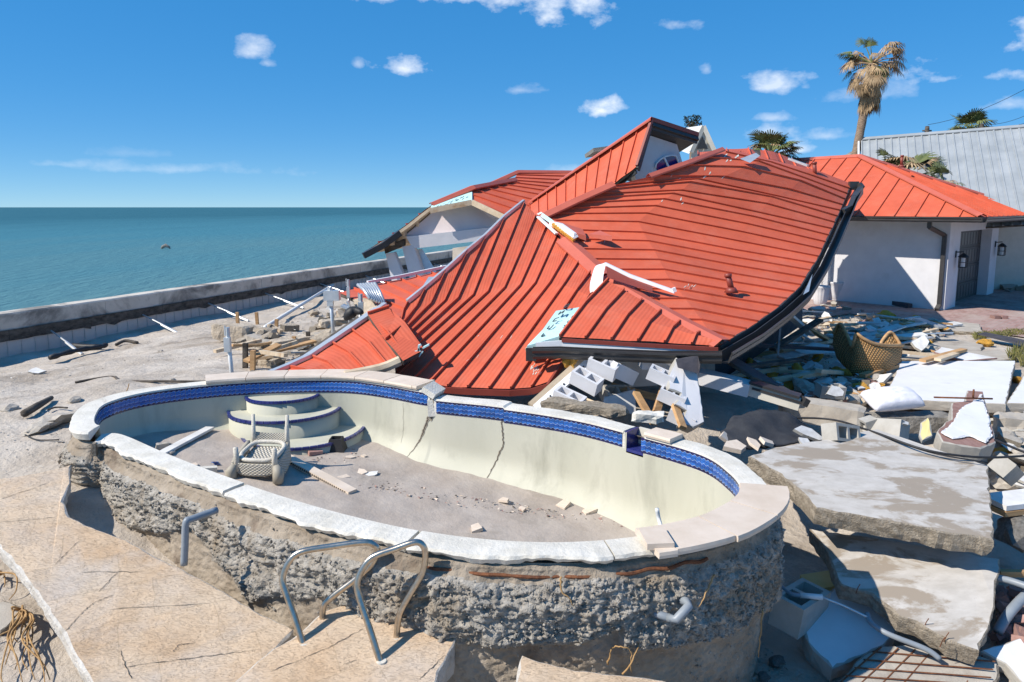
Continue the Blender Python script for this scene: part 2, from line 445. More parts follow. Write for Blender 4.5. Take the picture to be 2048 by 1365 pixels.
def deck_mat():
    m = nmat('stamped_deck', (.55, .385, .24), (.69, .55, .40), 1.3, .85, 0, c3=(.62, .53, .44), s3=1.0, f3=(.48, .66))
    n, l = m.node_tree.nodes, m.node_tree.links
    tc = n.new("ShaderNodeTexCoord")
    t1 = n.new("ShaderNodeTexNoise"); t1.inputs['Scale'].default_value = 3.2; t1.inputs['Detail'].default_value = 10; t1.inputs['Roughness'].default_value = .7
    t1.inputs['Distortion'].default_value = .15
    mp = n.new("ShaderNodeMapping"); mp.inputs['Scale'].default_value = (1, 2.6, 1); mp.inputs['Rotation'].default_value = (0, 0, .6)
    l.new(tc.outputs['Object'], mp.inputs[0]); l.new(mp.outputs[0], t1.inputs['Vector'])
    bk = n.new("ShaderNodeTexBrick"); bk.inputs['Scale'].default_value = 1.0; bk.inputs['Brick Width'].default_value = .62; bk.inputs['Row Height'].default_value = .41
    bk.inputs['Mortar Size'].default_value = .004; bk.offset = .37
    bk.inputs['Color1'].default_value = (1.06, 1.0, .93, 1); bk.inputs['Color2'].default_value = (.86, .86, .88, 1); bk.inputs['Mortar'].default_value = (.62, .57, .5, 1)
    mpb = n.new("ShaderNodeMapping"); mpb.inputs['Rotation'].default_value = (0, 0, -.5); l.new(tc.outputs['Object'], mpb.inputs[0])
    wob_ = n.new("ShaderNodeTexNoise"); wob_.inputs['Scale'].default_value = 5; l.new(mpb.outputs[0], wob_.inputs['Vector'])
    wm = n.new("ShaderNodeMixRGB"); wm.blend_type = 'LINEAR_LIGHT'; wm.inputs[0].default_value = .03; l.new(mpb.outputs[0], wm.inputs[1]); l.new(wob_.outputs['Color'], wm.inputs[2]); l.new(wm.outputs[0], bk.inputs['Vector'])
    src_ = n['Principled BSDF'].inputs['Base Color'].links[0].from_socket
    mb_ = n.new("ShaderNodeMixRGB"); mb_.blend_type = 'MULTIPLY'; mb_.inputs[0].default_value = .42
    l.new(src_, mb_.inputs[1]); l.new(bk.outputs['Color'], mb_.inputs[2]); l.new(mb_.outputs[0], n['Principled BSDF'].inputs['Base Color'])
    st = n.new("ShaderNodeMath"); st.operation = 'SNAP'; st.inputs[1].default_value = .07
    l.new(t1.outputs[0], st.inputs[0])
    mixh = n.new("ShaderNodeMath"); mixh.operation = 'MULTIPLY_ADD'; mixh.inputs[1].default_value = .45
    l.new(t1.outputs[0], mixh.inputs[0]); l.new(st.outputs[0], mixh.inputs[2])
    b = n.new("ShaderNodeBump"); b.inputs['Strength'].default_value = 1.0; b.inputs['Distance'].default_value = .06
    l.new(mixh.outputs[0], b.inputs['Height'])
    t2 = n.new("ShaderNodeTexNoise"); t2.inputs['Scale'].default_value = 45; t2.inputs['Detail'].default_value = 5
    l.new(tc.outputs['Object'], t2.inputs['Vector'])
    b2 = n.new("ShaderNodeBump"); b2.inputs['Strength'].default_value = .35; b2.inputs['Distance'].default_value = .01
    l.new(t2.outputs[0], b2.inputs['Height']); l.new(b.outputs[0], b2.inputs['Normal'])
    l.new(b2.outputs[0], n['Principled BSDF'].inputs['Normal'])
    return m
M['deck'] = deck_mat()
M['deckedge'] = nmat('deck_edge', (.58, .53, .46), (.72, .68, .62), 9, .95, 1.0, 40, c3=(.4, .35, .28), s3=4, f3=(.58, .7), bdist=.03)

def paver_mat():
    m = bpy.data.materials.new('pavers'); m.use_nodes = True
    n, l = m.node_tree.nodes, m.node_tree.links
    tc = n.new("ShaderNodeTexCoord"); mp = n.new("ShaderNodeMapping"); mp.inputs['Rotation'].default_value = (0, 0, -.79)
    l.new(tc.outputs['Object'], mp.inputs[0])
    br = n.new("ShaderNodeTexBrick"); br.inputs['Scale'].default_value = 1.0
    br.inputs['Brick Width'].default_value = .22; br.inputs['Row Height'].default_value = .11; br.inputs['Mortar Size'].default_value = .007
    br.inputs['Color1'].default_value = (.30, .17, .145, 1); br.inputs['Color2'].default_value = (.40, .26, .235, 1); br.inputs['Mortar'].default_value = (.30, .255, .225, 1)
    l.new(mp.outputs[0], br.inputs['Vector'])
    nz_ = n.new("ShaderNodeTexNoise"); nz_.inputs['Scale'].default_value = 1.3; nz_.inputs['Detail'].default_value = 8
    l.new(mp.outputs[0], nz_.inputs['Vector'])
    mx = n.new("ShaderNodeMixRGB"); mx.inputs[2].default_value = (.42, .35, .31, 1)
    rp = n.new("ShaderNodeValToRGB"); rp.color_ramp.elements[0].position = .45; rp.color_ramp.elements[1].position = .75
    l.new(nz_.outputs[0], rp.inputs[0]); l.new(rp.outputs[0], mx.inputs[0]); l.new(br.outputs['Color'], mx.inputs[1])
    l.new(mx.outputs[0], n['Principled BSDF'].inputs['Base Color']); n['Principled BSDF'].inputs['Roughness'].default_value = .9
    b = n.new("ShaderNodeBump"); b.inputs['Strength'].default_value = .5; b.inputs['Distance'].default_value = .01; b.invert = True
    l.new(br.outputs['Fac'], b.inputs['Height']); l.new(b.outputs[0], n['Principled BSDF'].inputs['Normal'])
    return m
M['paver'] = paver_mat()

def tile_mat(name, top, bot, edge, row):
    m = bpy.data.materials.new(name); m.use_nodes = True
    n, l = m.node_tree.nodes, m.node_tree.links
    bs = n['Principled BSDF']; bs.inputs['Roughness'].default_value = .16
    uv = n.new("ShaderNodeUVMap"); sp = n.new("ShaderNodeSeparateXYZ"); l.new(uv.outputs[0], sp.inputs[0])
    sn = n.new("ShaderNodeMath"); sn.operation = 'SINE'
    ml = n.new("ShaderNodeMath"); ml.operation = 'MULTIPLY'; ml.inputs[1].default_value = 2 * math.pi
    l.new(sp.outputs[0], ml.inputs[0]); l.new(ml.outputs[0], sn.inputs[0])
    ad = n.new("ShaderNodeMath"); ad.operation = 'MULTIPLY_ADD'; ad.inputs[1].default_value = .13
    l.new(sn.outputs[0], ad.inputs[0]); l.new(sp.outputs[1], ad.inputs[2])
    r = n.new("ShaderNodeValToRGB"); e = r.color_ramp.elements
    e[0].position = edge - .05; e[0].color = (*bot, 1); e[1].position = edge + .05; e[1].color = (*top, 1)
    mid = e.new(edge); mid.color = (.42, .55, .7, 1)
    l.new(ad.outputs[0], r.inputs[0])
    oi = n.new("ShaderNodeObjectInfo"); mr = n.new("ShaderNodeMapRange"); mr.inputs[3].default_value = .75; mr.inputs[4].default_value = 1.3
    l.new(oi.outputs['Random'], mr.inputs[0])
    mu = n.new("ShaderNodeVectorMath"); mu.operation = 'SCALE'
    l.new(r.outputs[0], mu.inputs[0]); l.new(mr.outputs[0], mu.inputs['Scale']); l.new(mu.outputs[0], bs.inputs['Base Color'])
    return m
NAVY, BLUE, MID = (.012, .013, .07), (.02, .105, .37), (.014, .065, .27)
TILES = [tile_mat('tile_top', NAVY, BLUE, .45, 0), tile_mat('tile_mid', BLUE, MID, .5, 1), tile_mat('tile_low', BLUE, NAVY, .5, 2)]
M['trimblue'] = nmat('trim_tile', (.02, .025, .13), (.035, .045, .2), 20, .2)

def water_mat():
    m = bpy.data.materials.new('sea'); m.use_nodes = True
    n, l = m.node_tree.nodes, m.node_tree.links
    bs = n['Principled BSDF']; bs.inputs['Roughness'].default_value = .2; bs.inputs['IOR'].default_value = 1.33; bs.inputs['Specular IOR Level'].default_value = .2
    tc = n.new("ShaderNodeTexCoord")
    # shallows lighter and greener than deep water, by distance from the sea wall
    ln = n.new("ShaderNodeVectorMath"); ln.operation = 'DOT_PRODUCT'; ln.inputs[1].default_value = (-.944, .33, 0)
    l.new(tc.outputs['Object'], ln.inputs[0])
    mr = n.new("ShaderNodeMapRange"); mr.inputs[1].default_value = 12; mr.inputs[2].default_value = 260
    l.new(ln.outputs['Value'], mr.inputs[0])
    pt = n.new("ShaderNodeTexNoise"); pt.inputs['Scale'].default_value = .05; pt.inputs['Detail'].default_value = 5
    mp = n.new("ShaderNodeMapping"); mp.inputs['Rotation'].default_value = (0, 0, .34); mp.inputs['Scale'].default_value = (1.6, .35, 1)
    l.new(tc.outputs['Object'], mp.inputs[0]); l.new(mp.outputs[0], pt.inputs['Vector'])
    ad = n.new("ShaderNodeMath"); ad.operation = 'MULTIPLY_ADD'; ad.inputs[1].default_value = .5; ad.inputs[2].default_value = -.25
    l.new(pt.outputs[0], ad.inputs[0])
    sm = n.new("ShaderNodeMath"); sm.operation = 'ADD'; sm.use_clamp = True
    l.new(ad.outputs[0], sm.inputs[0]); l.new(mr.outputs[0], sm.inputs[1])
    r = n.new("ShaderNodeValToRGB"); e = r.color_ramp.elements
    e[0].color = (.10, .21, .215, 1); e[1].color = (.024, .112, .138, 1)
    k = e.new(.35); k.color = (.052, .185, .225, 1)
    l.new(sm.outputs[0], r.inputs[0])
    w1 = n.new("ShaderNodeTexNoise"); w1.inputs['Scale'].default_value = .9; w1.inputs['Detail'].default_value = 6; w1.inputs['Roughness'].default_value = .6
    mp2 = n.new("ShaderNodeMapping"); mp2.inputs['Rotation'].default_value = (0, 0, .34); mp2.inputs['Scale'].default_value = (1.7, .45, 1)
    l.new(tc.outputs['Object'], mp2.inputs[0]); l.new(mp2.outputs[0], w1.inputs['Vector'])
    b = n.new("ShaderNodeBump"); b.inputs['Strength'].default_value = .9; b.inputs['Distance'].default_value = .35
    l.new(w1.outputs[0], b.inputs['Height'])
    # choppy water: wave slopes keep the mirror share well under the flat-water Fresnel value
    n.remove(bs)
    df = n.new("ShaderNodeBsdfDiffuse"); gl = n.new("ShaderNodeBsdfGlossy"); gl.inputs['Roughness'].default_value = .28
    l.new(r.outputs[0], df.inputs['Color']); l.new(b.outputs[0], df.inputs['Normal']); l.new(b.outputs[0], gl.inputs['Normal'])
    mxs = n.new("ShaderNodeMixShader"); mxs.inputs[0].default_value = .2
    l.new(df.outputs[0], mxs.inputs[1]); l.new(gl.outputs[0], mxs.inputs[2]); l.new(mxs.outputs[0], n['Material Output'].inputs['Surface'])
    return m
M['sea'] = water_mat()

def weave_mat(name, c1, c2, sx, sy, b=.9):
    m = bpy.data.materials.new(name); m.use_nodes = True
    n, l = m.node_tree.nodes, m.node_tree.links
    uv = n.new("ShaderNodeUVMap"); sp = n.new("ShaderNodeSeparateXYZ"); l.new(uv.outputs[0], sp.inputs[0])
    def sin(o, s, off=None):
        a = n.new("ShaderNodeMath"); a.operation = 'MULTIPLY'; a.inputs[1].default_value = s; l.new(o, a.inputs[0])
        x = a.outputs[0]
        if off is not None:
            d_ = n.new("ShaderNodeMath"); d_.operation = 'ADD'; l.new(x, d_.inputs[0]); l.new(off, d_.inputs[1]); x = d_.outputs[0]
        s_ = n.new("ShaderNodeMath"); s_.operation = 'SINE'; l.new(x, s_.inputs[0]); return s_.outputs[0]
    fl = n.new("ShaderNodeMath"); fl.operation = 'MULTIPLY'; fl.inputs[1].default_value = sy / math.pi; l.new(sp.outputs[1], fl.inputs[0])
    ff = n.new("ShaderNodeMath"); ff.operation = 'FLOOR'; l.new(fl.outputs[0], ff.inputs[0])
    fm = n.new("ShaderNodeMath"); fm.operation = 'MULTIPLY'; fm.inputs[1].default_value = math.pi; l.new(ff.outputs[0], fm.inputs[0])
    ax = sin(sp.outputs[0], sx, fm.outputs[0])
    ay = sin(sp.outputs[1], sy)
    ab = n.new("ShaderNodeMath"); ab.operation = 'ABSOLUTE'; l.new(ay, ab.inputs[0])
    ml = n.new("ShaderNodeMath"); ml.operation = 'MULTIPLY'; l.new(ab.outputs[0], ml.inputs[0])
    a2 = n.new("ShaderNodeMath"); a2.operation = 'MULTIPLY_ADD'; a2.inputs[1].default_value = .5; a2.inputs[2].default_value = .5
    l.new(ax, a2.inputs[0]); l.new(a2.outputs[0], ml.inputs[1])
    r = n.new("ShaderNodeValToRGB"); r.color_ramp.elements[0].color = (*c1, 1); r.color_ramp.elements[1].color = (*c2, 1)
    r.color_ramp.elements[1].position = .6
    l.new(ml.outputs[0], r.inputs[0]); l.new(r.outputs[0], n['Principled BSDF'].inputs['Base Color'])
    n['Principled BSDF'].inputs['Roughness'].default_value = .65
    bp = n.new("ShaderNodeBump"); bp.inputs['Strength'].default_value = b; bp.inputs['Distance'].default_value = .02
    l.new(ml.outputs[0], bp.inputs['Height']); l.new(bp.outputs[0], n['Principled BSDF'].inputs['Normal'])
    return m
M['wicker'] = weave_mat('wicker_tan', (.2, .095, .025), (.5, .29, .11), 2 * math.pi * 15, math.pi * 15)
M['wickerw'] = weave_mat('wicker_white_weave', (.34, .31, .25), (.72, .69, .62), 2 * math.pi * 11, math.pi * 15)
# ------------------------------------------------------------------ pool outline (level, metres)
FARZ, NEARZ = .80, .70
inner_px = [(192, 850, FARZ), (190, 828, FARZ), (215, 805, FARZ), (300, 783, FARZ), (450, 766, FARZ), (600, 759, FARZ), (700, 760, FARZ), (780, 770, FARZ)]
ctrl = [P(*q) for q in inner_px]
ctrl.append(Vector((-.98, 8.2, .75)))
ctrl += [P(a, b, NEARZ) for a, b in [(1000, 815), (1150, 838), (1270, 868), (1400, 905), (1460, 942), (1487, 978), (1480, 1005), (1440, 1032), (1390, 1052),
         (1290, 1072), (1150, 1085), (1000, 1082), (850, 1064), (700, 1032), (560, 992), (430, 947), (330, 908), (240, 870)]]
NC = len(ctrl)
SUB = 44
_c = cr([Vector((p.x, p.y, 0)) for p in ctrl], SUB, closed=True)
PN = len(_c)
pool_xy = np.array([(p.x, p.y) for p in _c])
pool_idx = np.arange(PN) / SUB
_t = np.roll(pool_xy, -1, 0) - np.roll(pool_xy, 1, 0)
_t /= np.linalg.norm(_t, axis=1)[:, None]
pool_n = np.stack([-_t[:, 1], _t[:, 0]], 1)                   # outward
for _ in range(20): pool_n = (pool_n + np.roll(pool_n, 1, 0) + np.roll(pool_n, -1, 0)) / 3
pool_n /= np.linalg.norm(pool_n, axis=1)[:, None]
def rim_z(i):
    i = i % NC
    return FARZ if (i < 8.0 or i > NC - .25) else (.72 if i < 9.05 else NEARZ)
pool_rim = np.array([rim_z(i) for i in pool_idx])
def floor_z(x): return np.clip(.28 - (x + 4.0) * .58 / 5.5, -.34, .34)

def inside(poly, x, y):
    r = np.zeros(x.shape, bool); n = len(poly); j = n - 1
    for i in range(n):
        xi, yi = poly[i]; xj, yj = poly[j]
        c = ((yi > y) != (yj > y)) & (x < (xj - xi) * (y - yi) / (yj - yi + 1e-12) + xi)
        r ^= c; j = i
    return r

# ------------------------------------------------------------------ ground
WALL0 = P(0, 632, .83); WALL0.z = 0
wdir = Vector((.33, .944, 0)).normalized(); winl = Vector((wdir.y, -wdir.x, 0))
_g = [(0, 704, .0), (250, 662, .0), (512, 617, .0), (700, 580, .0), (0, 735, -.03), (250, 690, -.03), (450, 650, 0), (620, 610, .03),
      (100, 780, .25), (300, 740, .28), (500, 700, .26), (600, 660, .2), (60, 850, .4), (120, 830, .45), (250, 772, .52), (400, 755, .5), (600, 748, .45),
      (900, 760, .3), (1150, 790, .25), (1300, 800, .15), (1500, 800, .0), (1700, 750, 0.0), (1900, 700, .05), (2040, 690, .05), (1700, 640, -.03),
      (1890, 640, -.04), (2040, 640, -.04), (1620, 1120, -.72), (1700, 1300, -.85), (1480, 1340, -.78), (2040, 1150, -.5), (2040, 900, -.1), (1950, 1000, -.4),
      (1100, 1345, -.68), (950, 1340, -.62), (600, 1360, -.4), (50, 1330, -.22), (0, 1180, -.1), (-150, 1000, .25), (-300, 900, .35), (130, 960, .3)]
_gp = [tuple(P(*q)) for q in _g]
_gp += [(0, 1, -.5), (0, -6, -.4), (-9, 0, .1), (8, 2, -.5), (16, 10, -.1), (20, 40, -.04), (0, 40, 0), (40, 20, -.04), (60, 100, 0), (-2, 60, 0), (4, 26, 0), (12, 15, -.03), (14, 24, -.04)]
GP = np.array(_gp)
def gz(x, y):
    x = np.atleast_1d(np.asarray(x, float)); y = np.atleast_1d(np.asarray(y, float))
    num = np.zeros_like(x); den = np.zeros_like(x)
    for a, b, c in GP:
        w = 1.0 / ((x - a) ** 2 + (y - b) ** 2 + .15) ** 1.6
        num += w * c; den += w
    return num / den
def g1(x, y): return float(gz(x, y)[0])
def on_ground(px, py, lift=0.0):
    z = 0.0
    for _ in range(12):
        p = P(px, py, z); z = .5 * z + .5 * (g1(p.x, p.y) + lift)
    return P(px, py, z)

def spaced(lo, hi, s0, far, grow=1.13):
    a = list(np.arange(lo, hi, s0)); s = s0
    while a[-1] < far: s *= grow; a.append(a[-1] + s)
    return np.array(a)
gx = spaced(-14, 9, .075, 420); gy = spaced(1.5, 17, .075, 900)
gy = np.concatenate([np.arange(-12, 1.5, .5), gy])
GX, GY = np.meshgrid(gx, gy)
fx, fy = GX.ravel(), GY.ravel()
zz = gz(fx, fy)
pp = np.stack([fx, fy, np.zeros_like(fx)], 1)
near = np.exp(-np.maximum(0, np.hypot(fx + 3, fy - 8) - 12) / 6)
zz += near * ((nfield(pp, .8, 4, 1) - .5) * .16 + (nfield(pp, 4, 4, 2) - .5) * .05 + (nfield(pp, 14, 3, 5) - .5) * .018)
side = (fx - WALL0.x) * winl.x + (fy - WALL0.y) * winl.y           # distance inland of the sea wall
lump = np.exp(-((side - 1.9) / .8) ** 2) * (nfield(pp, .5, 3, 9) - .45) * .10
zz = zz + lump * near
zz = np.where(side < -.15, -3.2, zz)
o_in = pool_xy + pool_n * .04
zz = np.where(inside(o_in[::3], fx, fy), -1.25, zz)
ny, nx = GX.shape
idx = np.arange(nx * ny).reshape(ny, nx)
faces = np.stack([idx[:-1, :-1], idx[:-1, 1:], idx[1:, 1:], idx[1:, :-1]], -1).reshape(-1, 4)
ground = mk('ground', np.stack([fx, fy, zz], 1), faces.tolist(), M['sand'], smooth=True)
ground["kind"] = "structure"

sea = mk('sea', [(-30000, -400, -1.35), (60000, -400, -1.35), (60000, 50000, -1.35), (-30000, 50000, -1.35)], [(0, 1, 2, 3)], M['sea'])
sea["kind"] = "structure"

# brick paved driveway beside the garage
dv = [P(1600, 640, .012), P(1700, 628, .012), P(1830, 645, .012), P(1960, 662, .012), P(2120, 685, .012)]
dv += [Vector((34, 19, .012)), Vector((34, 40, .012)), Vector((11, 40, .012)), Vector((8.2, 24, .012))]
drive = mk('driveway', dv, [tuple(range(len(dv)))], M['paver']); drive["kind"] = "structure"

# ------------------------------------------------------------------ sea wall
sw = thing('sea_wall', (WALL0.x, WALL0.y, 0), 'long concrete-capped sea wall with dark timber wale beside the water', 'sea wall')
def wp(t, off, z): return WALL0 + wdir * t + winl * off + Vector((0, 0, z))
segs = [-9, -3.2, 2.4, 7.9, 13.6, 19.2, 24.9, 30.5, 48, 80]
for a, b in zip(segs, segs[1:]):
    n = max(2, int((b - a) / .5)); prof = [(.02, .42), (.03, .83), (0, .86), (-.40, .855), (-.42, .82), (-.42, -2.2), (-.05, -2.2), (-.05, .42)]
    sweep('cap', [wp(a + .006 + (b - a - .012) * k / n, 0, random.uniform(-.004, .004)) for k in range(n + 1)], prof, M['capconc'], sw, closed=True)
t = -6.0
while t < 40:                                  # dark waterlogged wale boards, uneven lower edge
    L = random.uniform(1.6, 2.6); n = 10; vs, fs = [], []
    for k in range(n + 1):
        q = t + L * k / n; lo = .30 + random.uniform(-.008, .008) - (.06 if random.random() < .04 else 0)
        for off, z in ((.005, lo), (.06, lo), (.075, .52 + random.uniform(-.008, .008)), (.005, .52)): vs.append(wp(q, off, z))
    for k in range(n):
        for e in range(4):
            e2 = (e + 1) % 4; fs.append((k * 4 + e, k * 4 + e2, k * 4 + 4 + e2, k * 4 + 4 + e))
    fs += [(3, 2, 1, 0), tuple(n * 4 + e for e in range(4))]
    mk('wale_board', vs, fs, M['wooddark'], sw)
    t += L + .01
pb = MB(); pb.box(-.137, .137, -.012, .012, -.75, .31); pb.box(.137, .147, -.03, .0, -.75, .31)
pm = pb.build('sheet_panel', M['vinyl'], None); pmesh = pm.data; bpy.data.objects.remove(pm)
ang = math.atan2(wdir.y, wdir.x)
for k in range(150):
    q = -5 + k * .29
    o = link_mesh('sheet_panel', pmesh, sw, wp(q, .012 + random.uniform(-.004, .004), random.uniform(-.004, .004)), (0, 0, ang))
for q, L, bent in [(1.0, 1.0, 0), (3.4, 1.2, 0), (5.6, 1.3, 0), (8.0, 1.3, 0), (10.9, 1.35, 0), (13.9, 1.2, 0), (17, 1.3, 0), (20, 1.3, 0), (23.2, 1.4, 0), (25.5, 1.4, 0), (28, 1.4, 0), (31, 1.4, 0)]:
    a = wp(q, .06, .36); e = wp(q - .35, .2 + L * 1.15, 0); e.z = g1(e.x, e.y) + .0
    m = MB(); m.tube([a, a.lerp(e, .5) + Vector((0, 0, .015)), e], .018, 6); m.tube([a.lerp(e, .5), e], .033, 6)
    o = m.build('tie_rod', M['galv']); tag(o, 'pale steel tie rod slanting from the sea wall into sand', 'tie rod', 'tie rods along the sea wall')
m = MB(); a = wp(11.6, .12, .25); e = P(530, 655, .14); m.tube([a, e], .05, 10)
tag(m.build('pipe', M['pvcwhite'], None, True), 'thick white pipe leaning from the sea wall onto sand', 'pipe')
m = MB(); q = cr([P(100, 716, .1), P(150, 702, .12), P(200, 694, .1), P(212, 690, .1)], 5); m.tube(q, [.05 + .012 * math.sin(i * 2.1) for i in range(len(q))], 7)
tag(m.build('drain_hose', M['black'], None, True), 'black crumpled drain hose lying below the sea wall', 'hose')
m = MB(); q = cr([P(146, 692, .08), P(170, 694, .08), P(196, 694, .08)], 4); m.tube(q, .06, 7)
tag(m.build('drain_hose', M['black'], None, True), 'short straight black hose in the shade of the sea wall', 'hose')
m = MB(); q = cr([P(232, 690, .05), P(250, 682, .09), P(275, 686, .07)], 4); m.tube(q, .035, 6)
tag(m.build('driftwood', M['wooddark'], None, True), 'dark driftwood stick at the shadow edge by the sea wall', 'driftwood')
m = MB()
for s in (0,):
    b0 = P(331, 497, -1.3); m.tube([b0 + Vector((-.5, 0, -.1)), b0 + Vector((-.3, 0, .14)), b0 + Vector((.05, 0, .3)), b0 + Vector((.4, 0, .12)), b0 + Vector((.5, 0, -.1))], [.05, .16, .2, .12, .05], 8)
tag(m.build('sea_rock', M['rock'], None, True), 'dark rock breaking the surface of the sea', 'rock')

# ------------------------------------------------------------------ pool
pool = thing('swimming_pool', (-1.2, 6.6, -1), 'cracked kidney-shaped empty swimming pool with blue tile band standing out of the sand', 'pool')
# inner wall
prof_n = 16; vs, fs = [], []
for i in range(PN):
    x, y = pool_xy[i]; n_ = pool_n[i]; zt = pool_rim[i] - .005
    zb = float(floor_z(np.array([x]))[0]) - .12
    for k in range(prof_n):
        v = k / (prof_n - 1); z = zt + (zb - zt) * v
        inn = .02 * v + .30 * max(0, (v - .62) / .38) ** 2.2
        vs.append((x - n_[0] * inn, y - n_[1] * inn, z))
for i in range(PN):
    j = (i + 1) % PN
    if 10.86 < pool_idx[i] < 11.12:      # skimmer mouth
        k0 = 3
    else: k0 = 0
    for k in range(k0, prof_n - 1): fs.append((i * prof_n + k, i * prof_n + k + 1, j * prof_n + k + 1, j * prof_n + k))
inner = mk('inner_wall', vs, fs, M['plaster'], pool, smooth=True)
# skimmer niche
sk = [i for i in range(PN) if 10.86 < pool_idx[i] < 11.12]
i0, i1 = sk[0], sk[-1] + 1
a, b = Vector((*pool_xy[i0], 0)), Vector((*pool_xy[i1], 0)); nn = Vector((*pool_n[(i0 + i1) // 2], 0))
sx = MB(); zt, zb = NEARZ - .005, NEARZ - .18
A, B_ = a + nn * .22, b + nn * .22
up = Vector((0, 0, 1))
sx.hexa([a + up * (zb - .03), b + up * (zb - .03), B_ + up * (zb - .03), A + up * (zb - .03), a + up * zb, b + up * zb, B_ + up * zb, A + up * zb], 2)
sx.hexa([A + up * zb, B_ + up * zb, B_ + nn * .03 + up * zb, A + nn * .03 + up * zb, A + up * zt, B_ + up * zt, B_ + nn * .03 + up * zt, A + nn * .03 + up * zt], 0)
tt = (b - a).normalized()
for q, s_ in ((a, -1), (b, 1)):
    sx.hexa([q + up * zb, q + tt * .02 * s_ + up * zb, q + tt * .02 * s_ + nn * .22 + up * zb, q + nn * .22 + up * zb,
             q + up * zt, q + tt * .02 * s_ + up * zt, q + tt * .02 * s_ + nn * .22 + up * zt, q + nn * .22 + up * zt], 2 if s_ < 0 else 0)
sx.build('skimmer', [M['cream'], TILES[1], M['trimblue']], pool)
# rim: broken white bedding mortar
def ring(name, mat, i_from, i_to, wout, drop, jit, zoff=0.0, inn=.012):
    ii = [i for i in range(PN * 2) if i_from * SUB <= i <= i_to * SUB]
    vs, fs = [], []; w = 6
    for q, i_ in enumerate(ii):
        i = i_ % PN
        x, y = pool_xy[i]; n_ = pool_n[i]; z = pool_rim[i] + zoff
        s = i_ * .17
        j1 = (mnoise.noise((x * 3, y * 3, 3.1)) * .6 + mnoise.noise((x * 11, y * 11, 1.7)) * .2) * jit
        j2 = (mnoise.noise((x * 4, y * 4, 7.7)) * .7 + mnoise.noise((x * 21, y * 21, 7.7)) * .4) * jit * .2
        for off, dz in ((-inn, -.02), (-inn * .6, 0.0), (wout * .5, .002 + j2 * .4), (wout + j1, -.002 + j2 * .6), (wout + j1 * 1.2 + .01, -.022 + j2), (wout + j1 - .015, -drop + j2 * 2)):
            vs.append((x + n_[0] * off, y + n_[1] * off, z + dz))
    for q in range(len(ii) - 1):
        for k in range(w - 1): fs.append((q * w + k, (q + 1) * w + k, (q + 1) * w + k + 1, q * w + k + 1))
    fs += [tuple(range(w)), tuple(reversed(range((len(ii) - 1) * w, len(ii) * w)))]
    return mk(name, vs, fs, mat, pool)
ring('rim', M['mortar'], 8.06, 10.84, .21, .06, .05)
ring('rim', M['mortar'], 11.14, 18.6, .20, .05, .05)
ring('rim', M['mortar'], 18.6, 21.05, .20, .055, .10)
ring('rim', M['mortar'], 21.08, 23.5, .20, .06, .11, -.003)
ring('rim', M['mortar'], 23.53, 26.72, .20, .06, .11, .004)
ring('rim', M['mortar'], 26.76, 35.0, .205, .09, .03)
for zc, ia in ((.0, 26.76),):                  # broken end of the higher rim
    i = int(ia * SUB) % PN
# travertine coping stones
def stones(i0, i1, length, wout=.33, inn=.03, th=.045, lift=.006):
    ii = np.arange(int(i0 * SUB), int(i1 * SUB) + 1)
    acc_, start = 0.0, 0
    groups, cur = [], [ii[0]]
    for u, v in zip(ii, ii[1:]):
        acc_ += np.linalg.norm(pool_xy[v % PN] - pool_xy[u % PN]); cur.append(v)
        if acc_ > length: groups.append(cur); cur = [v]; acc_ = 0
    if len(cur) > 4: groups.append(cur)
    for g in groups:
        dz = random.uniform(-.002, .003) + lift; ex = random.uniform(-.012, .012); vs, fs = [], []
        pick = [g[int(round(k * (len(g) - 1) / 5))] for k in range(6)]
        for k, i in enumerate(pick):
            i %= PN
            n_ = pool_n[i]; x, y = pool_xy[i]; z = pool_rim[i] + dz
            tx, ty = _t[i]; e = .004 if k == 0 else (-.004 if k == 5 else 0)
            for off, hz in ((-inn, 0), (wout + ex, 0), (wout + ex + .004, th * .5), (wout + ex, th), (-inn, th), (-inn - .008, th * .5)):
                vs.append((x + n_[0] * off + tx * e, y + n_[1] * off + ty * e, z + hz))
        for k in range(5):
            for e in range(6):
                e2 = (e + 1) % 6; fs.append((k * 6 + e, (k + 1) * 6 + e, (k + 1) * 6 + e2, k * 6 + e2))
        fs += [tuple(range(6)), tuple(reversed(range(30, 36)))]
        mk('coping_stone', vs, fs, M['travertine'], pool)
stones(14.02, 18.15, .42)
stones(3.75, 7.75, .46)
stones(11.16, 11.55, .5, .2)
# tile band
gb_v, gb_f = [], []
ti = [i for i in range(int(.2 * SUB), int(14.0 * SUB) + 1)]
for i in ti:
    x, y = pool_xy[i]; n_ = pool_n[i]
    for dz in (-.012, -.185): gb_v.append((x - n_[0] * .004, y - n_[1] * .004, pool_rim[i] + dz))
for k in range(len(ti) - 1):
    if 10.84 < pool_idx[ti[k]] < 11.14: continue
    gb_f.append((k * 2, k * 2 + 2, k * 2 + 3, k * 2 + 1))
band = mk('tile_band', gb_v, gb_f, M['mortar'], pool)
TW, TH_ = .058, .0535
def tile_mesh(mat):
    w, h, d = TW / 2 - .002, TH_ / 2 - .002, .006
    me = bpy.data.meshes.new('tile')
    v = [(-w, 0, -h), (w, 0, -h), (w, 0, h), (-w, 0, h), (-w, -d, -h), (w, -d, -h), (w, -d, h), (-w, -d, h)]
    f = [(4, 5, 6, 7), (0, 4, 7, 3), (5, 1, 2, 6), (7, 6, 2, 3), (0, 1, 5, 4)]
    me.from_pydata(v, [], f); me.materials.append(mat)
    u = me.uv_layers.new(name='UVMap')
    for lp in me.loops:
        q = me.vertices[lp.vertex_index].co; u.data[lp.index].uv = ((q.x + w) / (2 * w), (q.z + h) / (2 * h))
    return me
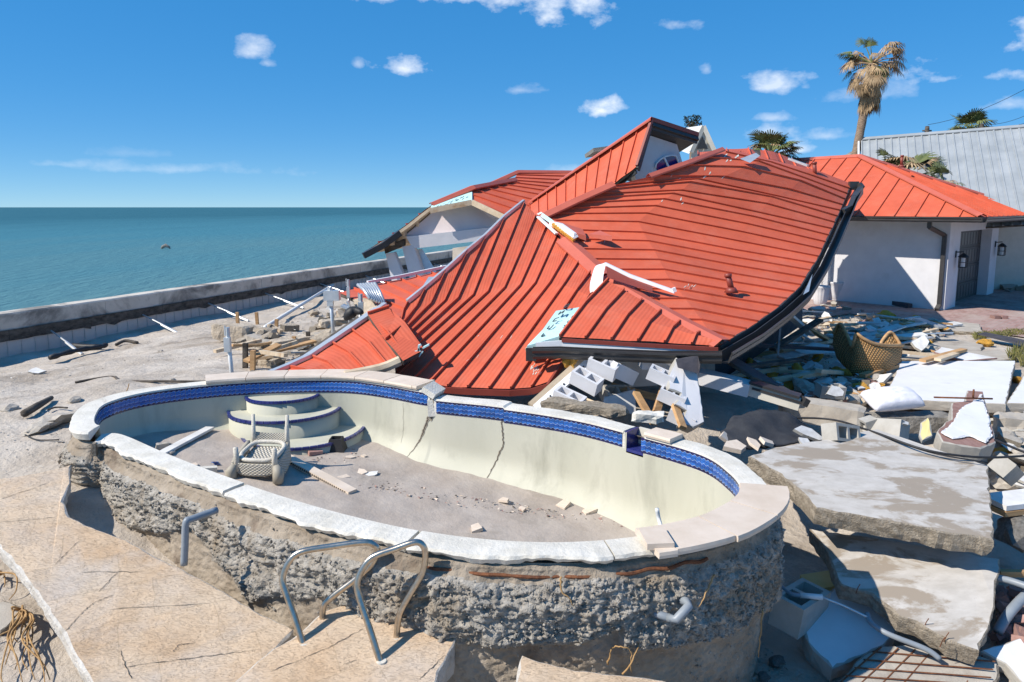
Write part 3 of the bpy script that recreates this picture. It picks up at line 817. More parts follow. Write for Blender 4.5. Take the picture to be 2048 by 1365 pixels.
tmesh = [tile_mesh(m) for m in TILES]
spots = []; run = 0.0; prev = pool_xy[ti[0]]; nxt = TW / 2
for i in ti[1:]:
    cur = pool_xy[i]; d_ = np.linalg.norm(cur - prev)
    while run + d_ >= nxt:
        f = (nxt - run) / d_; q = prev + (cur - prev) * f
        ix = pool_idx[i]
        if not (10.84 < ix < 11.14) and not (8.0 - .02 < ix < 8.09): spots.append((q[0], q[1], pool_n[i], pool_rim[i], ix))
        nxt += TW
    run += d_; prev = cur
order = sorted(range(len(spots)), key=lambda k: spots[k][0] ** 2 + spots[k][1] ** 2)
rest_v, rest_f, rest_m, rest_uv = [], [], [], []
made = 0
for k in order:
    x, y, n_, rz, ix = spots[k]
    rotz = math.atan2(n_[1], n_[0]) - math.pi / 2
    for row in range(3):
        loc = (x - n_[0] * .0045, y - n_[1] * .0045, rz - .016 - TH_ * (row + .5))
        if made < 300:
            link_mesh('tile', tmesh[row], band, loc, (0, 0, rotz)); made += 1
        else:
            R = Matrix.Translation(loc) @ Matrix.Rotation(rotz, 4, 'Z'); b0 = len(rest_v); me = tmesh[row]
            rest_v += [R @ v.co for v in me.vertices]
            for p_ in me.polygons:
                rest_f.append(tuple(b0 + i for i in p_.vertices)); rest_m.append(row)
                rest_uv += [tuple(me.uv_layers[0].data[l_].uv) for l_ in p_.loop_indices]
if rest_f:
    o = mk('tile_rows', rest_v, rest_f, TILES, band, rest_m); o["kind"] = "stuff"
    u = o.data.uv_layers.new(name='UVMap')
    for l_, q in zip(u.data, rest_uv): l_.uv = q
# outer shell: rough gunite over smoother concrete
S_, V_ = PN, 190
sarc = np.concatenate([[0], np.cumsum(np.linalg.norm(np.diff(pool_xy, axis=0), axis=1))])
ss = np.repeat(np.arange(S_), V_); vv_ = np.tile(np.linspace(0, 1, V_), S_)
top = np.where(pool_rim[ss] > .75, .68, .63); dep = vv_ * (top + 1.15); zsh = top - dep
px_, py_ = pool_xy[ss, 0], pool_xy[ss, 1]
q3 = np.stack([px_, py_, zsh], 1)
edge = .58 + (nfield(np.stack([px_, py_, 0 * px_], 1), 1.1, 3, 4) - .5) * .75           # where the bulge ends
edge = np.where(pool_idx[ss] > 18.5, edge - .08, edge + .12)
up_e = .10 + (nfield(np.stack([px_, py_, 0 * px_ + 5], 1), 2.2, 2, 6) - .5) * .12
bulge = 1 / (1 + np.exp(-(dep - up_e) / .018)) / (1 + np.exp((dep - edge) / .022))
q3w = q3 * np.array([1, 1, 1.15])
def bill(p, s, seed): return 1 - np.abs(nfield(p, s, 1, seed) * 2 - 1)
lump = bill(q3w, 3.5, 3) * .05 + bill(q3w, 10, 5) * .035 + bill(q3w, 24, 8) * .04 + bill(q3w, 44, 9) * .036
fine = (nfield(q3, 30, 3, 7) - .5) * .03
off = .2 + bulge * (-.03 + lump * 1.0) + (1 - bulge) * fine * 1.3 + (nfield(q3, 2, 3, 12) - .5) * .05
off = off - np.clip(dep - edge, 0, 1.0) * .10 * np.where((pool_idx[ss] > 18.5) | (pool_idx[ss] < 3), 0.0, .8)
off = off + np.clip(dep - .35, 0, .5) * .22 * np.clip((pool_idx[ss] - 20) / 2, 0, 1)
off = np.where(dep < .012, .15, off)
ex = px_ + pool_n[ss, 0] * off; ey = py_ + pool_n[ss, 1] * off
zz2 = zsh + bulge * (nfield(q3, 22, 2, 15) - .5) * .03
ids = np.arange(S_ * V_).reshape(S_, V_)
nxt_ = np.roll(ids, -1, 0)
fq = np.stack([ids[:, :-1], ids[:, 1:], nxt_[:, 1:], nxt_[:, :-1]], -1).reshape(-1, 4)
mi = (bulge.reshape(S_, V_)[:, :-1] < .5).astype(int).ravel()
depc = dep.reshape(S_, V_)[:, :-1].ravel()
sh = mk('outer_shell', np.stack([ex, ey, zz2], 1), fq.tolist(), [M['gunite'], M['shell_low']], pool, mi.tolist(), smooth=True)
# loose aggregate crusted on the gunite
R_ = np.random.default_rng(5)
cand = np.where((bulge > .55) & ((pool_idx[ss] > 13) | (pool_idx[ss] < 2)))[0]
cand2 = np.where(((pool_idx[ss] > 13) | (pool_idx[ss] < 2)) & (dep > .05))[0]
pick = np.concatenate([R_.choice(cand, 6500), R_.choice(cand2, 1500)])
octv = np.array([(1, 0, 0), (-1, 0, 0), (0, 1, 0), (0, -1, 0), (0, 0, 1), (0, 0, -1)], float); octf = np.array([(0, 2, 4), (2, 1, 4), (1, 3, 4), (3, 0, 4), (2, 0, 5), (1, 2, 5), (3, 1, 5), (0, 3, 5)])
ctr_ = np.stack([ex[pick], ey[pick], zz2[pick]], 1) + R_.normal(0, .006, (len(pick), 3))
siz = R_.uniform(.004, .0125, len(pick)) * np.where(R_.random(len(pick)) < .06, 2.2, 1.0)
av = ctr_[:, None, :] + octv[None] * siz[:, None, None] * R_.uniform(.6, 1.3, (len(pick), 6, 1)) + R_.normal(0, .2, (len(pick), 6, 3)) * siz[:, None, None]
af = (octf[None] + (np.arange(len(pick)) * 6)[:, None, None]).reshape(-1, 3)
ag = mk('aggregate', av.reshape(-1, 3), af.tolist(), M['gunite'], pool, smooth=True); ag["kind"] = "stuff"
# rebar peeping out under the rim
def rim_pt(ix, off, dz):
    i = int(ix * SUB) % PN
    return Vector((pool_xy[i][0] + pool_n[i][0] * off, pool_xy[i][1] + pool_n[i][1] * off, pool_rim[i] + dz))
m = MB(); m.tube([rim_pt(17.2 + .08 * k, .215 + .012 * math.sin(k * .9), -.135 - .004 * math.sin(k)) for k in range(48)], .012, 6)
m.build('rebar', M['rust'], pool)
# cracks in the plaster
def wall_pt(ix, dn, proud=.004):
    i0_ = int(math.floor(ix * SUB)) % PN; i1_ = (i0_ + 1) % PN; f = ix * SUB - math.floor(ix * SUB)
    x, y = pool_xy[i0_] * (1 - f) + pool_xy[i1_] * f; n_ = pool_n[i0_]
    zt = pool_rim[i0_]; zb = float(floor_z(np.array([x]))[0]) - .12
    v = min(1, dn / max(zt - zb, .1)); inn = .02 * v + .30 * max(0, (v - .62) / .38) ** 2.2 + proud
    return Vector((x - n_[0] * inn, y - n_[1] * inn, zt - dn))
def crack(path, widths, mats, name='crack'):
    vs, fs, mi = [], [], []; n = 40
    for k in range(n + 1):
        t = k / n; f = t * (len(path) - 1); a = min(int(f), len(path) - 2); g = f - a
        ix = path[a][0] * (1 - g) + path[a + 1][0] * g; dn = path[a][1] * (1 - g) + path[a + 1][1] * g
        w = widths[a] * (1 - g) + widths[a + 1] * g
        ix += random.uniform(-.012, .012)
        w *= random.uniform(.6, 1.25)
        vs += [wall_pt(ix - w, dn, .005), wall_pt(ix - w * .35, dn, .0035), wall_pt(ix + w * .35, dn, .0035), wall_pt(ix + w, dn, .005)]
    for k in range(n):
        for e in range(3):
            fs.append((k * 4 + e, k * 4 + 4 + e, k * 4 + 5 + e, k * 4 + 1 + e)); mi.append(0 if e == 1 else 1)
    mk(name, vs, fs, mats, pool, mi)
crack([(8.03, .0), (8.02, .22), (7.93, .38), (7.8, .6), (7.62, .82)], [.035, .03, .028, .02, .006], [M['black'], M['conc_rough']])
crack([(9.0, .0), (9.03, .2), (9.05, .45), (8.98, .62), (8.85, .9)], [.022, .012, .009, .012, .004], [M['black'], M['conc_rough']])
crack([(7.35, .2), (7.36, .45), (7.33, .7)], [.003, .004, .002], [M['conc_rough'], M['plaster']], 'hairline_crack')
# white broken mortar blocks at the step in the rim
m = MB(); a_ = rim_pt(7.98, 0.02, 0); b_ = rim_pt(8.12, .02, 0)
m.beam(rim_pt(7.86, .1, .035), rim_pt(8.08, .12, .03), .3, .07)
m.beam(rim_pt(8.02, .01, -.02), rim_pt(8.03, .0, -.22), .09, .05, up=(0, 1, 0))
m.build('broken_mortar', M['mortar'], pool)
m = MB(); m.beam(rim_pt(26.72, .0, -.07), rim_pt(26.72, .27, -.07), .03, .13); m.build('rim_end', M['conc_rough'], pool)
# sand on the pool floor
xs = np.arange(-5, 2.3, .05); ys = np.arange(4.3, 9.2, .05)
X, Y = np.meshgrid(xs, ys); x, y = X.ravel(), Y.ravel()
q = np.stack([x, y, 0 * x], 1)
z = floor_z(x) + (nfield(q, 1.1, 4, 21) - .5) * .09 + (nfield(q, 6, 3, 22) - .5) * .025
ins = inside((pool_xy + pool_n * .0)[::3], x, y).reshape(X.shape)
idp = np.arange(X.size).reshape(X.shape)
keep = ins[:-1, :-1] & ins[1:, 1:] & ins[1:, :-1] & ins[:-1, 1:]
fq = np.stack([idp[:-1, :-1], idp[:-1, 1:], idp[1:, 1:], idp[1:, :-1]], -1)[keep]
ps = mk('pool_sand', np.stack([x, y, z], 1), fq.tolist(), M['pool_sand'], smooth=True)
ps["kind"] = "stuff"; tag(ps, 'grey drifted sand covering the floor of the pool', 'sand')
def pool_floor(px, py, lift=0):
    z_ = 0.0
    for _ in range(15):
        p = P(px, py, z_); z_ = .5 * z_ + .5 * (float(floor_z(np.array([p.x]))[0]) + lift)
    return P(px, py, z_)
# entry steps with blue edging
i = int(4.72 * SUB); W0 = Vector((pool_xy[i][0], pool_xy[i][1], 0)); tn = Vector((*_t[i], 0)); ou = Vector((*pool_n[i], 0))
for lvl, (zt, zb, hw, dp, sh_) in enumerate([(.60, .30, .46, .34, .03), (.43, .10, .70, .62, .06), (.20, -.05, .78, .95, .3)]):
    vs, fs = [], []; n = 28; c0 = W0 + tn * sh_ + ou * .1
    arc = []
    for k in range(n + 1):
        a = math.pi * k / n
        arc.append(c0 - tn * math.cos(a) * hw - ou * (math.sin(a) ** .8) * (dp + .1))
    for p_ in arc: vs += [p_ + up * zt, p_ + up * zb]
    for k in range(n): fs.append((k * 2 + 1, k * 2 + 3, k * 2 + 2, k * 2))
    fs.append(tuple(2 * k for k in range(n + 1)))
    st = mk('step', vs, fs, M['plaster'], pool)
    st.data.polygons.foreach_set("use_smooth", [True] * n + [False])
    L = 0
    for k in range(1, n):                      # trim tiles
        a, b = arc[k], arc[k + 1] if k + 1 <= n else arc[k]
        mm = MB(); d_ = (b - a); mm.beam(a + d_ * .04 + up * (zt - .008) + ou * .004, b - d_ * .04 + up * (zt - .008) + ou * .004, .035, .03)
        mm.build('edge_tile', M['trimblue'], st)
# grey pipe stubs on the pool shell
def pipe(name, pts, r, label, mat='pvc', n=10, cat='pipe', group=None):
    m = MB(); m.tube(pts, r, n); o = m.build(name, M[mat], None, True); return tag(o, label, cat, group)
a = D(372, 1046, 5.0); b = D(368, 1130, 4.98)
pipe('pipe', cr([a + Vector((.16, .18, .02)), a + Vector((.03, .03, .015)), a, a.lerp(b, .5), b], 5), .026, 'bent grey pipe hanging down the outside of the pool')
c = [D(1262, 1212, 4.55), D(1345, 1238, 4.32), D(1352, 1240, 4.3), D(1378, 1212, 4.36), D(1374, 1204, 4.4), D(1330, 1190, 4.7)]
pipe('pipe', [c[0], c[1]], .027, 'long blue-grey pipe end emerging under the pool rim')
c2 = pipe('pipe_elbow', [c[1] - (c[1] - c[0]).normalized() * .03, c[2], c[3], c[4], c[5]], .03, 'U-shaped grey pipe elbow below the pool rim')
pipe('return_pipe', cr([D(1328, 1072, 4.95), D(1318, 1040, 5.05), D(1314, 1018, 5.05)], 4), .016, 'thin white bent pipe stub standing inside the pool', 'pvcwhite')

# ------------------------------------------------------------------ slabs
def slab(name, top, thick, mt, ms, rough=.03, step=.07, parent=None, rag=1.0, seed=0, bulge_=.35):
    top = [Vector(p) for p in top]
    c_ = sum(top, Vector()) / len(top); n_ = Vector()
    for i in range(len(top)):
        a, b = top[i] - c_, top[(i + 1) % len(top)] - c_; n_ += a.cross(b)
    n_.normalize()
    if n_.z < 0: top.reverse(); n_ = -n_
    top = [p - n_ * (p - c_).dot(n_) * .6 for p in top]
    pts = []
    for i in range(len(top)):
        a, b = top[i], top[(i + 1) % len(top)]; k = max(1, int((b - a).length / step))
        for j in range(k): pts.append(a.lerp(b, j / k))
    N = len(pts); vs = []
    R = random.Random(seed + N)
    def inward(i):
        t_ = (pts[(i + 1) % N] - pts[i - 1]).normalized(); return n_.cross(t_)
    chip = [R.random() for _ in range(N)]
    for i, p in enumerate(pts):
        w = inward(i); q = (mnoise.noise(p * 3.3 + Vector((seed, 0, 0))) * .7 + mnoise.noise(p * 11) * .5) * rough * rag
        p1 = p + w * q; f = .004 + .012 * chip[i] * rag
        vs += [p1 + w * f * 1.4, p1 - n_ * f,
               p1 - w * (rough * bulge_ * R.uniform(-1, 1)) - n_ * thick * R.uniform(.3, .45),
               p1 - w * (rough * bulge_ * R.uniform(-1, 1)) - n_ * thick * R.uniform(.6, .75), p1 + w * rough * .8 * R.random() - n_ * thick]
    fs, mi = [], []
    for i in range(N):
        j = (i + 1) % N
        for k in range(4): fs.append((i * 5 + k, i * 5 + k + 1, j * 5 + k + 1, j * 5 + k)); mi.append(1)
    fs.append(tuple(i * 5 for i in range(N))); mi.append(0)
    fs.append(tuple(i * 5 + 4 for i in reversed(range(N)))); mi.append(1)
    o = mk(name, vs, fs, [mt, ms], parent, mi)
    return o
d1 = [P(-60, 968, .5), P(60, 948, .51), P(143, 931, .5), P(140, 965, .47), P(128, 1000, .42), P(138, 1030, .38), P(160, 1042, .36), P(252, 1078, .29), P(345, 1128, .19), P(425, 1172, .11), P(485, 1208, .06),
      P(540, 1240, 0.01), P(590, 1262, -.01), P(540, 1310, -.03), P(470, 1380, -.06), P(420, 1440, -.08), P(215, 1440, .0), P(180, 1365, .03), P(140, 1290, .1), P(105, 1235, .16), P(60, 1165, .24), P(0, 1092, .32), P(-60, 1040, .38)]
o = slab('deck_slab', d1, .12, M['deck'], M['deckedge'], .02, .06, seed=1)
tag(o, 'long tan stamped-concrete deck slab curving along the outside of the pool', 'slab')
d2 = [P(600, 1262, .15), P(640, 1225, .17), P(690, 1205, .18), P(780, 1218, .16), P(918, 1246, .13), P(908, 1290, .10), P(880, 1345, .06), P(860, 1400, .04), P(440, 1420, .06), P(470, 1365, .08), P(530, 1310, .12)]
o = slab('deck_slab', d2, .24, M['deck'], M['deckedge'], .025, .06, seed=2)
tag(o, 'tilted tan deck slab carrying the steel pool grab rails', 'slab')
d3 = [P(1045, 1311, .16), P(1095, 1326, .15), P(1150, 1340, .14), P(1190, 1343, .14), P(1290, 1352, .12), P(1400, 1385, .09), P(1380, 1480, .06), P(1020, 1480, .08), P(1036, 1350, .13)]
o = slab('deck_slab', d3, .13, M['deck'], M['deckedge'], .03, .05, seed=3)
tag(o, 'broken tan deck slab end at the brink of the pit below the pool', 'slab')
o = slab('deck_fragment', [P(-60, 1215, -.06), P(10, 1200, -.05), P(48, 1215, -.08), P(40, 1235, -.10), P(0, 1262, -.12), P(-70, 1262, -.12)], .1, M['concrete'], M['conc_rough'], .012, .05, seed=4)
tag(o, 'grey slab corner lying in sand next to tangled roots', 'slab')
def groove_line(parent, pts, zoff=.003, w=.006):
    pts = [Vector(p) + Vector((0, 0, zoff)) for p in pts]; vs, fs = [], []
    path = []
    for a, b in zip(pts, pts[1:]):
        k = max(2, int((b - a).length / .05))
        path += [a.lerp(b, i / k) for i in range(k)]
    path.append(pts[-1])
    for i, p in enumerate(path):
        t_ = (path[min(i + 1, len(path) - 1)] - path[max(0, i - 1)]).normalized(); s_ = t_.cross(Vector((0, 0, 1))).normalized()
        ww = w * (.3 + random.random()) * (1 if 0 < i < len(path) - 1 else .1); j = s_ * random.uniform(-.006, .006)
        vs += [p + s_ * ww + j, p - s_ * ww + j]
    for i in range(len(path) - 1): fs.append((i * 2, i * 2 + 1, i * 2 + 3, i * 2 + 2))
    return mk('crack', vs, fs, M['wooddark'], parent)

# big broken patio slabs on the right
def bigslab(pts, th, label, seed, mt='slab_top', ms='conc_rough', rough=.035):
    o = slab('patio_slab', pts, th, M[mt], M[ms], rough, .06, seed=seed)
    return tag(o, label, 'slab')
s1 = [P(1498, 905, .57), P(1560, 888, .56), P(1630, 882, .53), P(1690, 875, .5), P(1752, 864, .48), P(1850, 892, .46), P(1978, 928, .42), P(1984, 1020, .30), P(1990, 1083, .22), P(1860, 1062, .25), P(1720, 1035, .3), P(1632, 1018, .34), P(1605, 985, .40), P(1560, 945, .48)]
bigslab(s1, .17, 'largest broken concrete patio slab sloping beside the pool with pale paint patches', 11)
s2 = [P(1620, 1055, -.02), P(1660, 1062, -.02), P(1800, 1085, -.06), P(1998, 1121, -.1), P(1985, 1210, -.22), P(1960, 1305, -.38), P(1900, 1282, -.36), P(1800, 1230, -.3), P(1742, 1190, -.25), P(1680, 1172, -.24), P(1660, 1110, -.12)]
bigslab(s2, .17, 'second concrete patio slab sliding below the largest slab', 12)
s3 = [P(1602, 1234, -.52), P(1666, 1176, -.45), P(1705, 1176, -.44), P(1800, 1250, -.54), P(1770, 1292, -.6), P(1665, 1338, -.68), P(1625, 1300, -.63), P(1612, 1270, -.58)]
bigslab(s3, .19, 'white painted block wall piece with grey scar lying under a grey conduit', 13, 'whitewall', 'block', .03)
s4 = [P(1640, 1400, -.62), P(1700, 1335, -.6), P(1758, 1290, -.56), P(1810, 1292, -.55), P(1880, 1310, -.55), P(1960, 1305, -.52), P(2003, 1322, -.53), P(2000, 1350, -.58), P(1960, 1400, -.66)]
bigslab(s4, .12, 'aggregate concrete slab showing a rusty mesh grid', 14, 'concrete', 'conc_rough', .04)
s5 = [P(1962, 1298, -.5), P(2060, 1270, -.48), P(2110, 1300, -.5), P(2110, 1420, -.6), P(2050, 1372, -.58), P(2010, 1330, -.56)]
bigslab(s5, .1, 'bright white painted panel next to the rusty mesh slab', 15, 'whitewall', 'block', .008)
s6 = [P(1768, 798, .16), P(1802, 722, .16), P(2031, 722, .2), P(2012, 808, .2)]
o = slab('wall_panel', s6, .14, M['whitewall'], M['concrete'], .012, .08, seed=16); tag(o, 'large flat white wall panel lying behind the pillow', 'wall panel')
s7 = [P(2013, 806, .2), P(2058, 735, .22), P(2160, 745, .22), P(2140, 810, .2)]
o = slab('wall_panel', s7, .14, M['whitewall'], M['concrete'], .012, .08, seed=17); tag(o, 'white wall panel beyond the large flat one, split off by a gap', 'wall panel')
m = MB()
for k in range(7):
    a = P(1762 + k * 34, 1297 + k * 2.5, -.545 - .004 * k) + Vector((0, 0, .012)); b = P(1668 + k * 42, 1378 + k * 2, -.63) + Vector((0, 0, .008)); m.tube([a, b], .006, 5)
for k in range(5):
    a = P(1745 - k * 18, 1306 + k * 16, -.565 - .012 * k) + Vector((0, 0, .01)); b = P(1990 - k * 4, 1326 + k * 16, -.54 - .02 * k) + Vector((0, 0, .01)); m.tube([a, b], .006, 5)
tag(m.build('wire_mesh', M['rust']), 'rusty reinforcing mesh on the aggregate slab', 'mesh')
# retaining beam behind the patio slabs
def rough_beam(name, p0, p1, w, h, mat, label, seed=0, cat='beam', jit=.03, group=None):
    p0, p1 = Vector(p0), Vector(p1); n = max(6, int((p1 - p0).length / .07)); t_ = (p1 - p0).normalized()
    s_ = t_.cross(Vector((0, 0, 1))).normalized(); u_ = s_.cross(t_); vs, fs = [], []; K = 12
    for i in range(n + 1):
        f = i / n; c_ = p0.lerp(p1, f); e = .82 if i in (0, n) else 1
        for k in range(K):
            a = 2 * math.pi * (k + .5) / K; ca, sa = math.cos(a), math.sin(a); mx_ = max(abs(ca), abs(sa))
            v = c_ + s_ * (ca / mx_ * w / 2 * e) + u_ * (sa / mx_ * h / 2 * e)
            q_ = v * 6 + Vector((seed * 3.7, 0, 0))
            v += (v - c_).normalized() * (mnoise.noise(q_) * jit + mnoise.noise(q_ * 3.1) * jit * .5)
            if i in (0, n): v += t_ * mnoise.noise(q_ * 1.7) * jit * 1.5
            vs.append(v)
    for i in range(n):
        for k in range(K):
            k2 = (k + 1) % K; fs.append((i * K + k, i * K + k2, (i + 1) * K + k2, (i + 1) * K + k))
    fs += [tuple(reversed(range(K))), tuple(range(n * K, n * K + K))]
    o = mk(name, vs, fs, M[mat]); return tag(o, label, cat, group)
rough_beam('concrete_beam', P(1560, 812, .22), P(1728, 838, .2), .35, .28, 'concrete', 'squared concrete footing beam between the pillow and the dark sheet', 1, jit=.015)
rough_beam('concrete_beam', P(1730, 845, .1), P(1905, 845, .1), .3, .22, 'rock', 'rough grey footing lump below the white wall panel', 2)
rough_beam('concrete_beam', P(1990, 850, .0), P(2100, 860, 0.0), .35, .3, 'concrete', 'grey concrete chunk behind the stepped painted block piece', 3)
# ------------------------------------------------------------------ standing seam roofs
def slope(name, rows, parent, mat='red', sub=5, rib_h=.042, rib_w=.022, flip=False, wob=.010, th=.07, board='wooddark', seams=True, seed=0, label=None, face='cam'):
    """rows: polylines (top to bottom) with the same number of points; one panel between neighbouring columns"""
    R = random.Random(seed); n = len(rows[0]) - 1
    cols = []
    for i in range(n + 1):
        c_ = []
        for r in range(len(rows) - 1):
            for k in range(sub): c_.append(rows[r][i].lerp(rows[r + 1][i], k / sub))
        c_.append(rows[-1][i]); cols.append(c_)
    m_ = len(cols[0])
    def nrm(i, k):
        a = cols[min(i + 1, n)][k] - cols[max(i - 1, 0)][k]; b = cols[i][min(k + 1, m_ - 1)] - cols[i][max(k - 1, 0)]
        if a.length < 1e-6: a = cols[min(i + 1, n)][m_ // 2] - cols[max(i - 1, 0)][m_ // 2]
        v = a.cross(b)
        if v.length < 1e-9: return Vector((0, 0, 1))
        v.normalize()
        if face == 'cam':
            if v.dot(Vector((0, 0, CAMZ)) - cols[i][k]) < 0: v = -v
        elif v.z < 0: v = -v
        return v
    N = [[nrm(i, k) for k in range(m_)] for i in range(n + 1)]
    # sheathing under the metal
    vs, fs = [], []
    for i in range(n + 1):
        for k in range(m_): vs += [cols[i][k] - N[i][k] * .018, cols[i][k] - N[i][k] * th]
    ix = lambda i, k, b: (i * m_ + k) * 2 + b
    for i in range(n):
        for k in range(m_ - 1):
            for b in (0, 1): fs.append((ix(i, k, b), ix(i, k + 1, b), ix(i + 1, k + 1, b), ix(i + 1, k, b)))
    for i in range(n):
        for k in (0, m_ - 1): fs.append((ix(i, k, 0), ix(i + 1, k, 0), ix(i + 1, k, 1), ix(i, k, 1)))
    for k in range(m_ - 1):
        for i in (0, n): fs.append((ix(i, k, 0), ix(i, k + 1, 0), ix(i, k + 1, 1), ix(i, k, 1)))
    deck = mk(name, vs, fs, M[board], parent)
    if label: deck["label"] = label
    for i in range(n):
        vs, fs, uv = [], [], []
        o1, o2 = R.uniform(-wob, wob), R.uniform(-wob, wob)
        for k in range(m_):
            a, b = cols[i][k], cols[i + 1][k]; na, nb = N[i][k], N[i + 1][k]
            d_ = b - a; L = d_.length; t_ = d_ / L if L > 1e-6 else Vector((1, 0, 0))
            w = min(rib_w, L * .3); h = rib_h if L > .03 else .01
            dish = o1 + (o2 - o1) * k / max(1, m_ - 1)
            ring = [a, a + na * h, a + t_ * w + na * h, a + t_ * w, a.lerp(b, .36) + na * dish * .8, a.lerp(b, .68) + na * dish, b]
            us = [0, 0, .02, .02, .36, .68, 1]
            vs += ring; uv.append([(u * max(L, .05) * 2.4, k * .3) for u in us])
        W = 7
        if seams: rng_ = range(W - 1)
        else: rng_ = range(3, W - 1)
        fuv = []
        for k in range(m_ - 1):
            for e in rng_:
                fs.append((k * W + e, (k + 1) * W + e, (k + 1) * W + e + 1, k * W + e + 1))
                fuv += [uv[k][e], uv[k + 1][e], uv[k + 1][e + 1], uv[k][e + 1]]
        fs.append((0, 1, 2, 3)); fuv += [uv[0][0]] * 4
        q = (m_ - 1) * W; fs.append((q + 3, q + 2, q + 1, q)); fuv += [uv[0][0]] * 4
        o = mk('panel', vs, fs, M[mat], deck)
        u = o.data.uv_layers.new(name='UVMap')
        for l_, c_ in zip(u.data, fuv): l_.uv = c_
    return deck

def ridge_cap(parent, path, w=.3, h=.035, lift=.045, mat='redtrim', up=(-.1, -.3, 1), name='ridge_cap'):
    path = [Vector(p) + Vector(up).normalized() * lift for p in path]
    return sweep(name, path, [(-w / 2, -h * 1.6), (-w / 2, -h * .6), (0, h), (w / 2, -h * .6), (w / 2, -h * 1.6)], M[mat], parent, up=up)

def gutter(parent, path, flip=1, s=.13, mat='bronze', name='gutter'):
    prof = [(0.0, 0), (0.0, -s), (s * .6, -s), (s * .78, -s * .75), (s * .8, -s * .45), (s, -s * .2), (s, 0), (s - .018, 0), (s - .02, -.02), (s * .7, -s * .5), (s * .55, -s + .01), (.012, -s + .01), (.012, 0)]
    return sweep(name, path, [(a * flip, b) for a, b in prof], M[mat], parent, closed=True)

def DL(pts): return [D(*p) for p in pts]
up = Vector((0, 0, 1))

# ---- main collapsed roof: front slope (R1), wide slope (R2), small hip (R3)
mr_ = thing('collapsed_roof', D(1150, 790, 9.6), 'wide red standing-seam metal roof fallen almost to the ground behind the pool', 'roof')
T = DL([(815, 606, 10.9), (851, 577, 11.2), (891, 543, 11.6), (934, 504, 12.1), (971, 474, 12.6), (1008, 437, 13.2), (1048, 405, 13.8), (1071, 430, 13.45), (1091, 453, 13.1), (1114, 470, 12.8), (1140, 494, 12.3), (1162, 515, 11.95), (1185, 537, 11.55), (1207, 560, 11.2), (1175, 635, 10.3)])
K = DL([(806, 622, 10.75), (831, 616, 10.8), (859, 610, 10.9), (887, 604, 11.0), (914, 599, 11.05), (944, 593, 11.1), (974, 586, 11.15), (1007, 578, 11.2), (1038, 573, 11.2), (1068, 569, 11.2), (1098, 568, 11.1), (1126, 571, 10.95), (1153, 580, 10.75), (1178, 592, 10.55), (1165, 655, 9.95)])
B = DL([(800, 645, 10.4), (802, 650, 10.35), (806, 660, 10.25), (812, 672, 10.15), (800, 700, 9.9), (790, 728, 9.65), (791, 754, 9.45), (823, 762, 9.35), (855, 770, 9.25), (894, 773, 9.2), (934, 775, 9.15), (977, 777, 9.1), (1020, 778, 9.05), (1062, 775, 9.05), (1100, 762, 9.05)])
slope('front_slope', [T, K, B], mr_, seed=1)
# left verge edge in pale metal
m = MB()
for a, b in zip(T[:6], T[1:7]): m.beam(a + up * .02, b + up * .02, .05, .07)
m.build('verge_trim', M['galv'], mr_)
ev = DL([(791, 756, 9.42), (855, 772, 9.22), (934, 778, 9.12), (1020, 781, 9.02), (1062, 778, 9.02), (1095, 768, 9.0), (1130, 715, 9.4)])
m = MB()
for a, b in zip(ev, ev[1:]): m.beam(a - up * .04, b - up * .04, .03, .08)
m.build('eave_trim', M['reddark'], mr_)

NR = 24
L_pts = DL([(1440, 689, 9.0), (1330, 626, 9.95), (1210, 560, 11.15), (1140, 492, 12.3), (1085, 442, 13.2)])
V_pts = DL([(1085, 440, 13.3), (1150, 405, 13.6), (1228, 371, 13.9)])
U_pts = DL([(1228, 371, 13.9), (1300, 354, 14.1), (1375, 329, 14.6), (1445, 305, 15.6), (1480, 304, 16.4)])
left = sample(L_pts, np.linspace(0, 1, 13)) + sample(V_pts, np.linspace(0, 1, 8))[1:] + sample(U_pts, np.linspace(0, 1, 6))[1:]
E_pts = DL([(1441, 690, 9.0), (1505, 652, 9.8), (1560, 612, 10.6), (1600, 574, 11.5), (1634, 520, 12.8), (1662, 462, 14.2), (1684, 412, 15.6), (1703, 368, 17.0)])
right = sample(E_pts, np.linspace(0, 1, NR + 1))
mids = []
for f, sag in ((.35, .16), (.7, .06)):
    row = []
    for i in range(NR + 1):
        p = left[i].lerp(right[i], f)
        u_ = i / NR
        bump_ = math.sin(u_ * math.pi) * sag
        if i > 11: bump_ += (.20 if f < .5 else .16) * math.sin((i - 11) / 14 * math.pi)
        if i > 15: bump_ += .05 * math.sin((i - 15) * 1.9 + f * 4)
        row.append(p + up * bump_)
    mids.append(row)
slope('wide_slope', [left] + mids + [right], mr_, seed=2, wob=.007, sub=6, rib_h=.032)
ridge_cap(mr_, DL([(1128, 482, 12.4), (1165, 515, 11.9), (1210, 556, 11.2)]), .32)
ridge_cap(mr_, DL([(1212, 560, 11.0), (1290, 607, 10.2), (1370, 652, 9.55), (1444, 690, 8.98)]), .30)
ridge_cap(mr_, DL([(1078, 438, 13.25), (1150, 404, 13.5), (1226, 370, 13.8)]), .24, up=(-.4, -.5, 1))
ridge_cap(mr_, DL([(1298, 355, 14.0), (1375, 328, 14.55), (1446, 301, 15.5)]), .14, up=(-.4, -.5, 1))
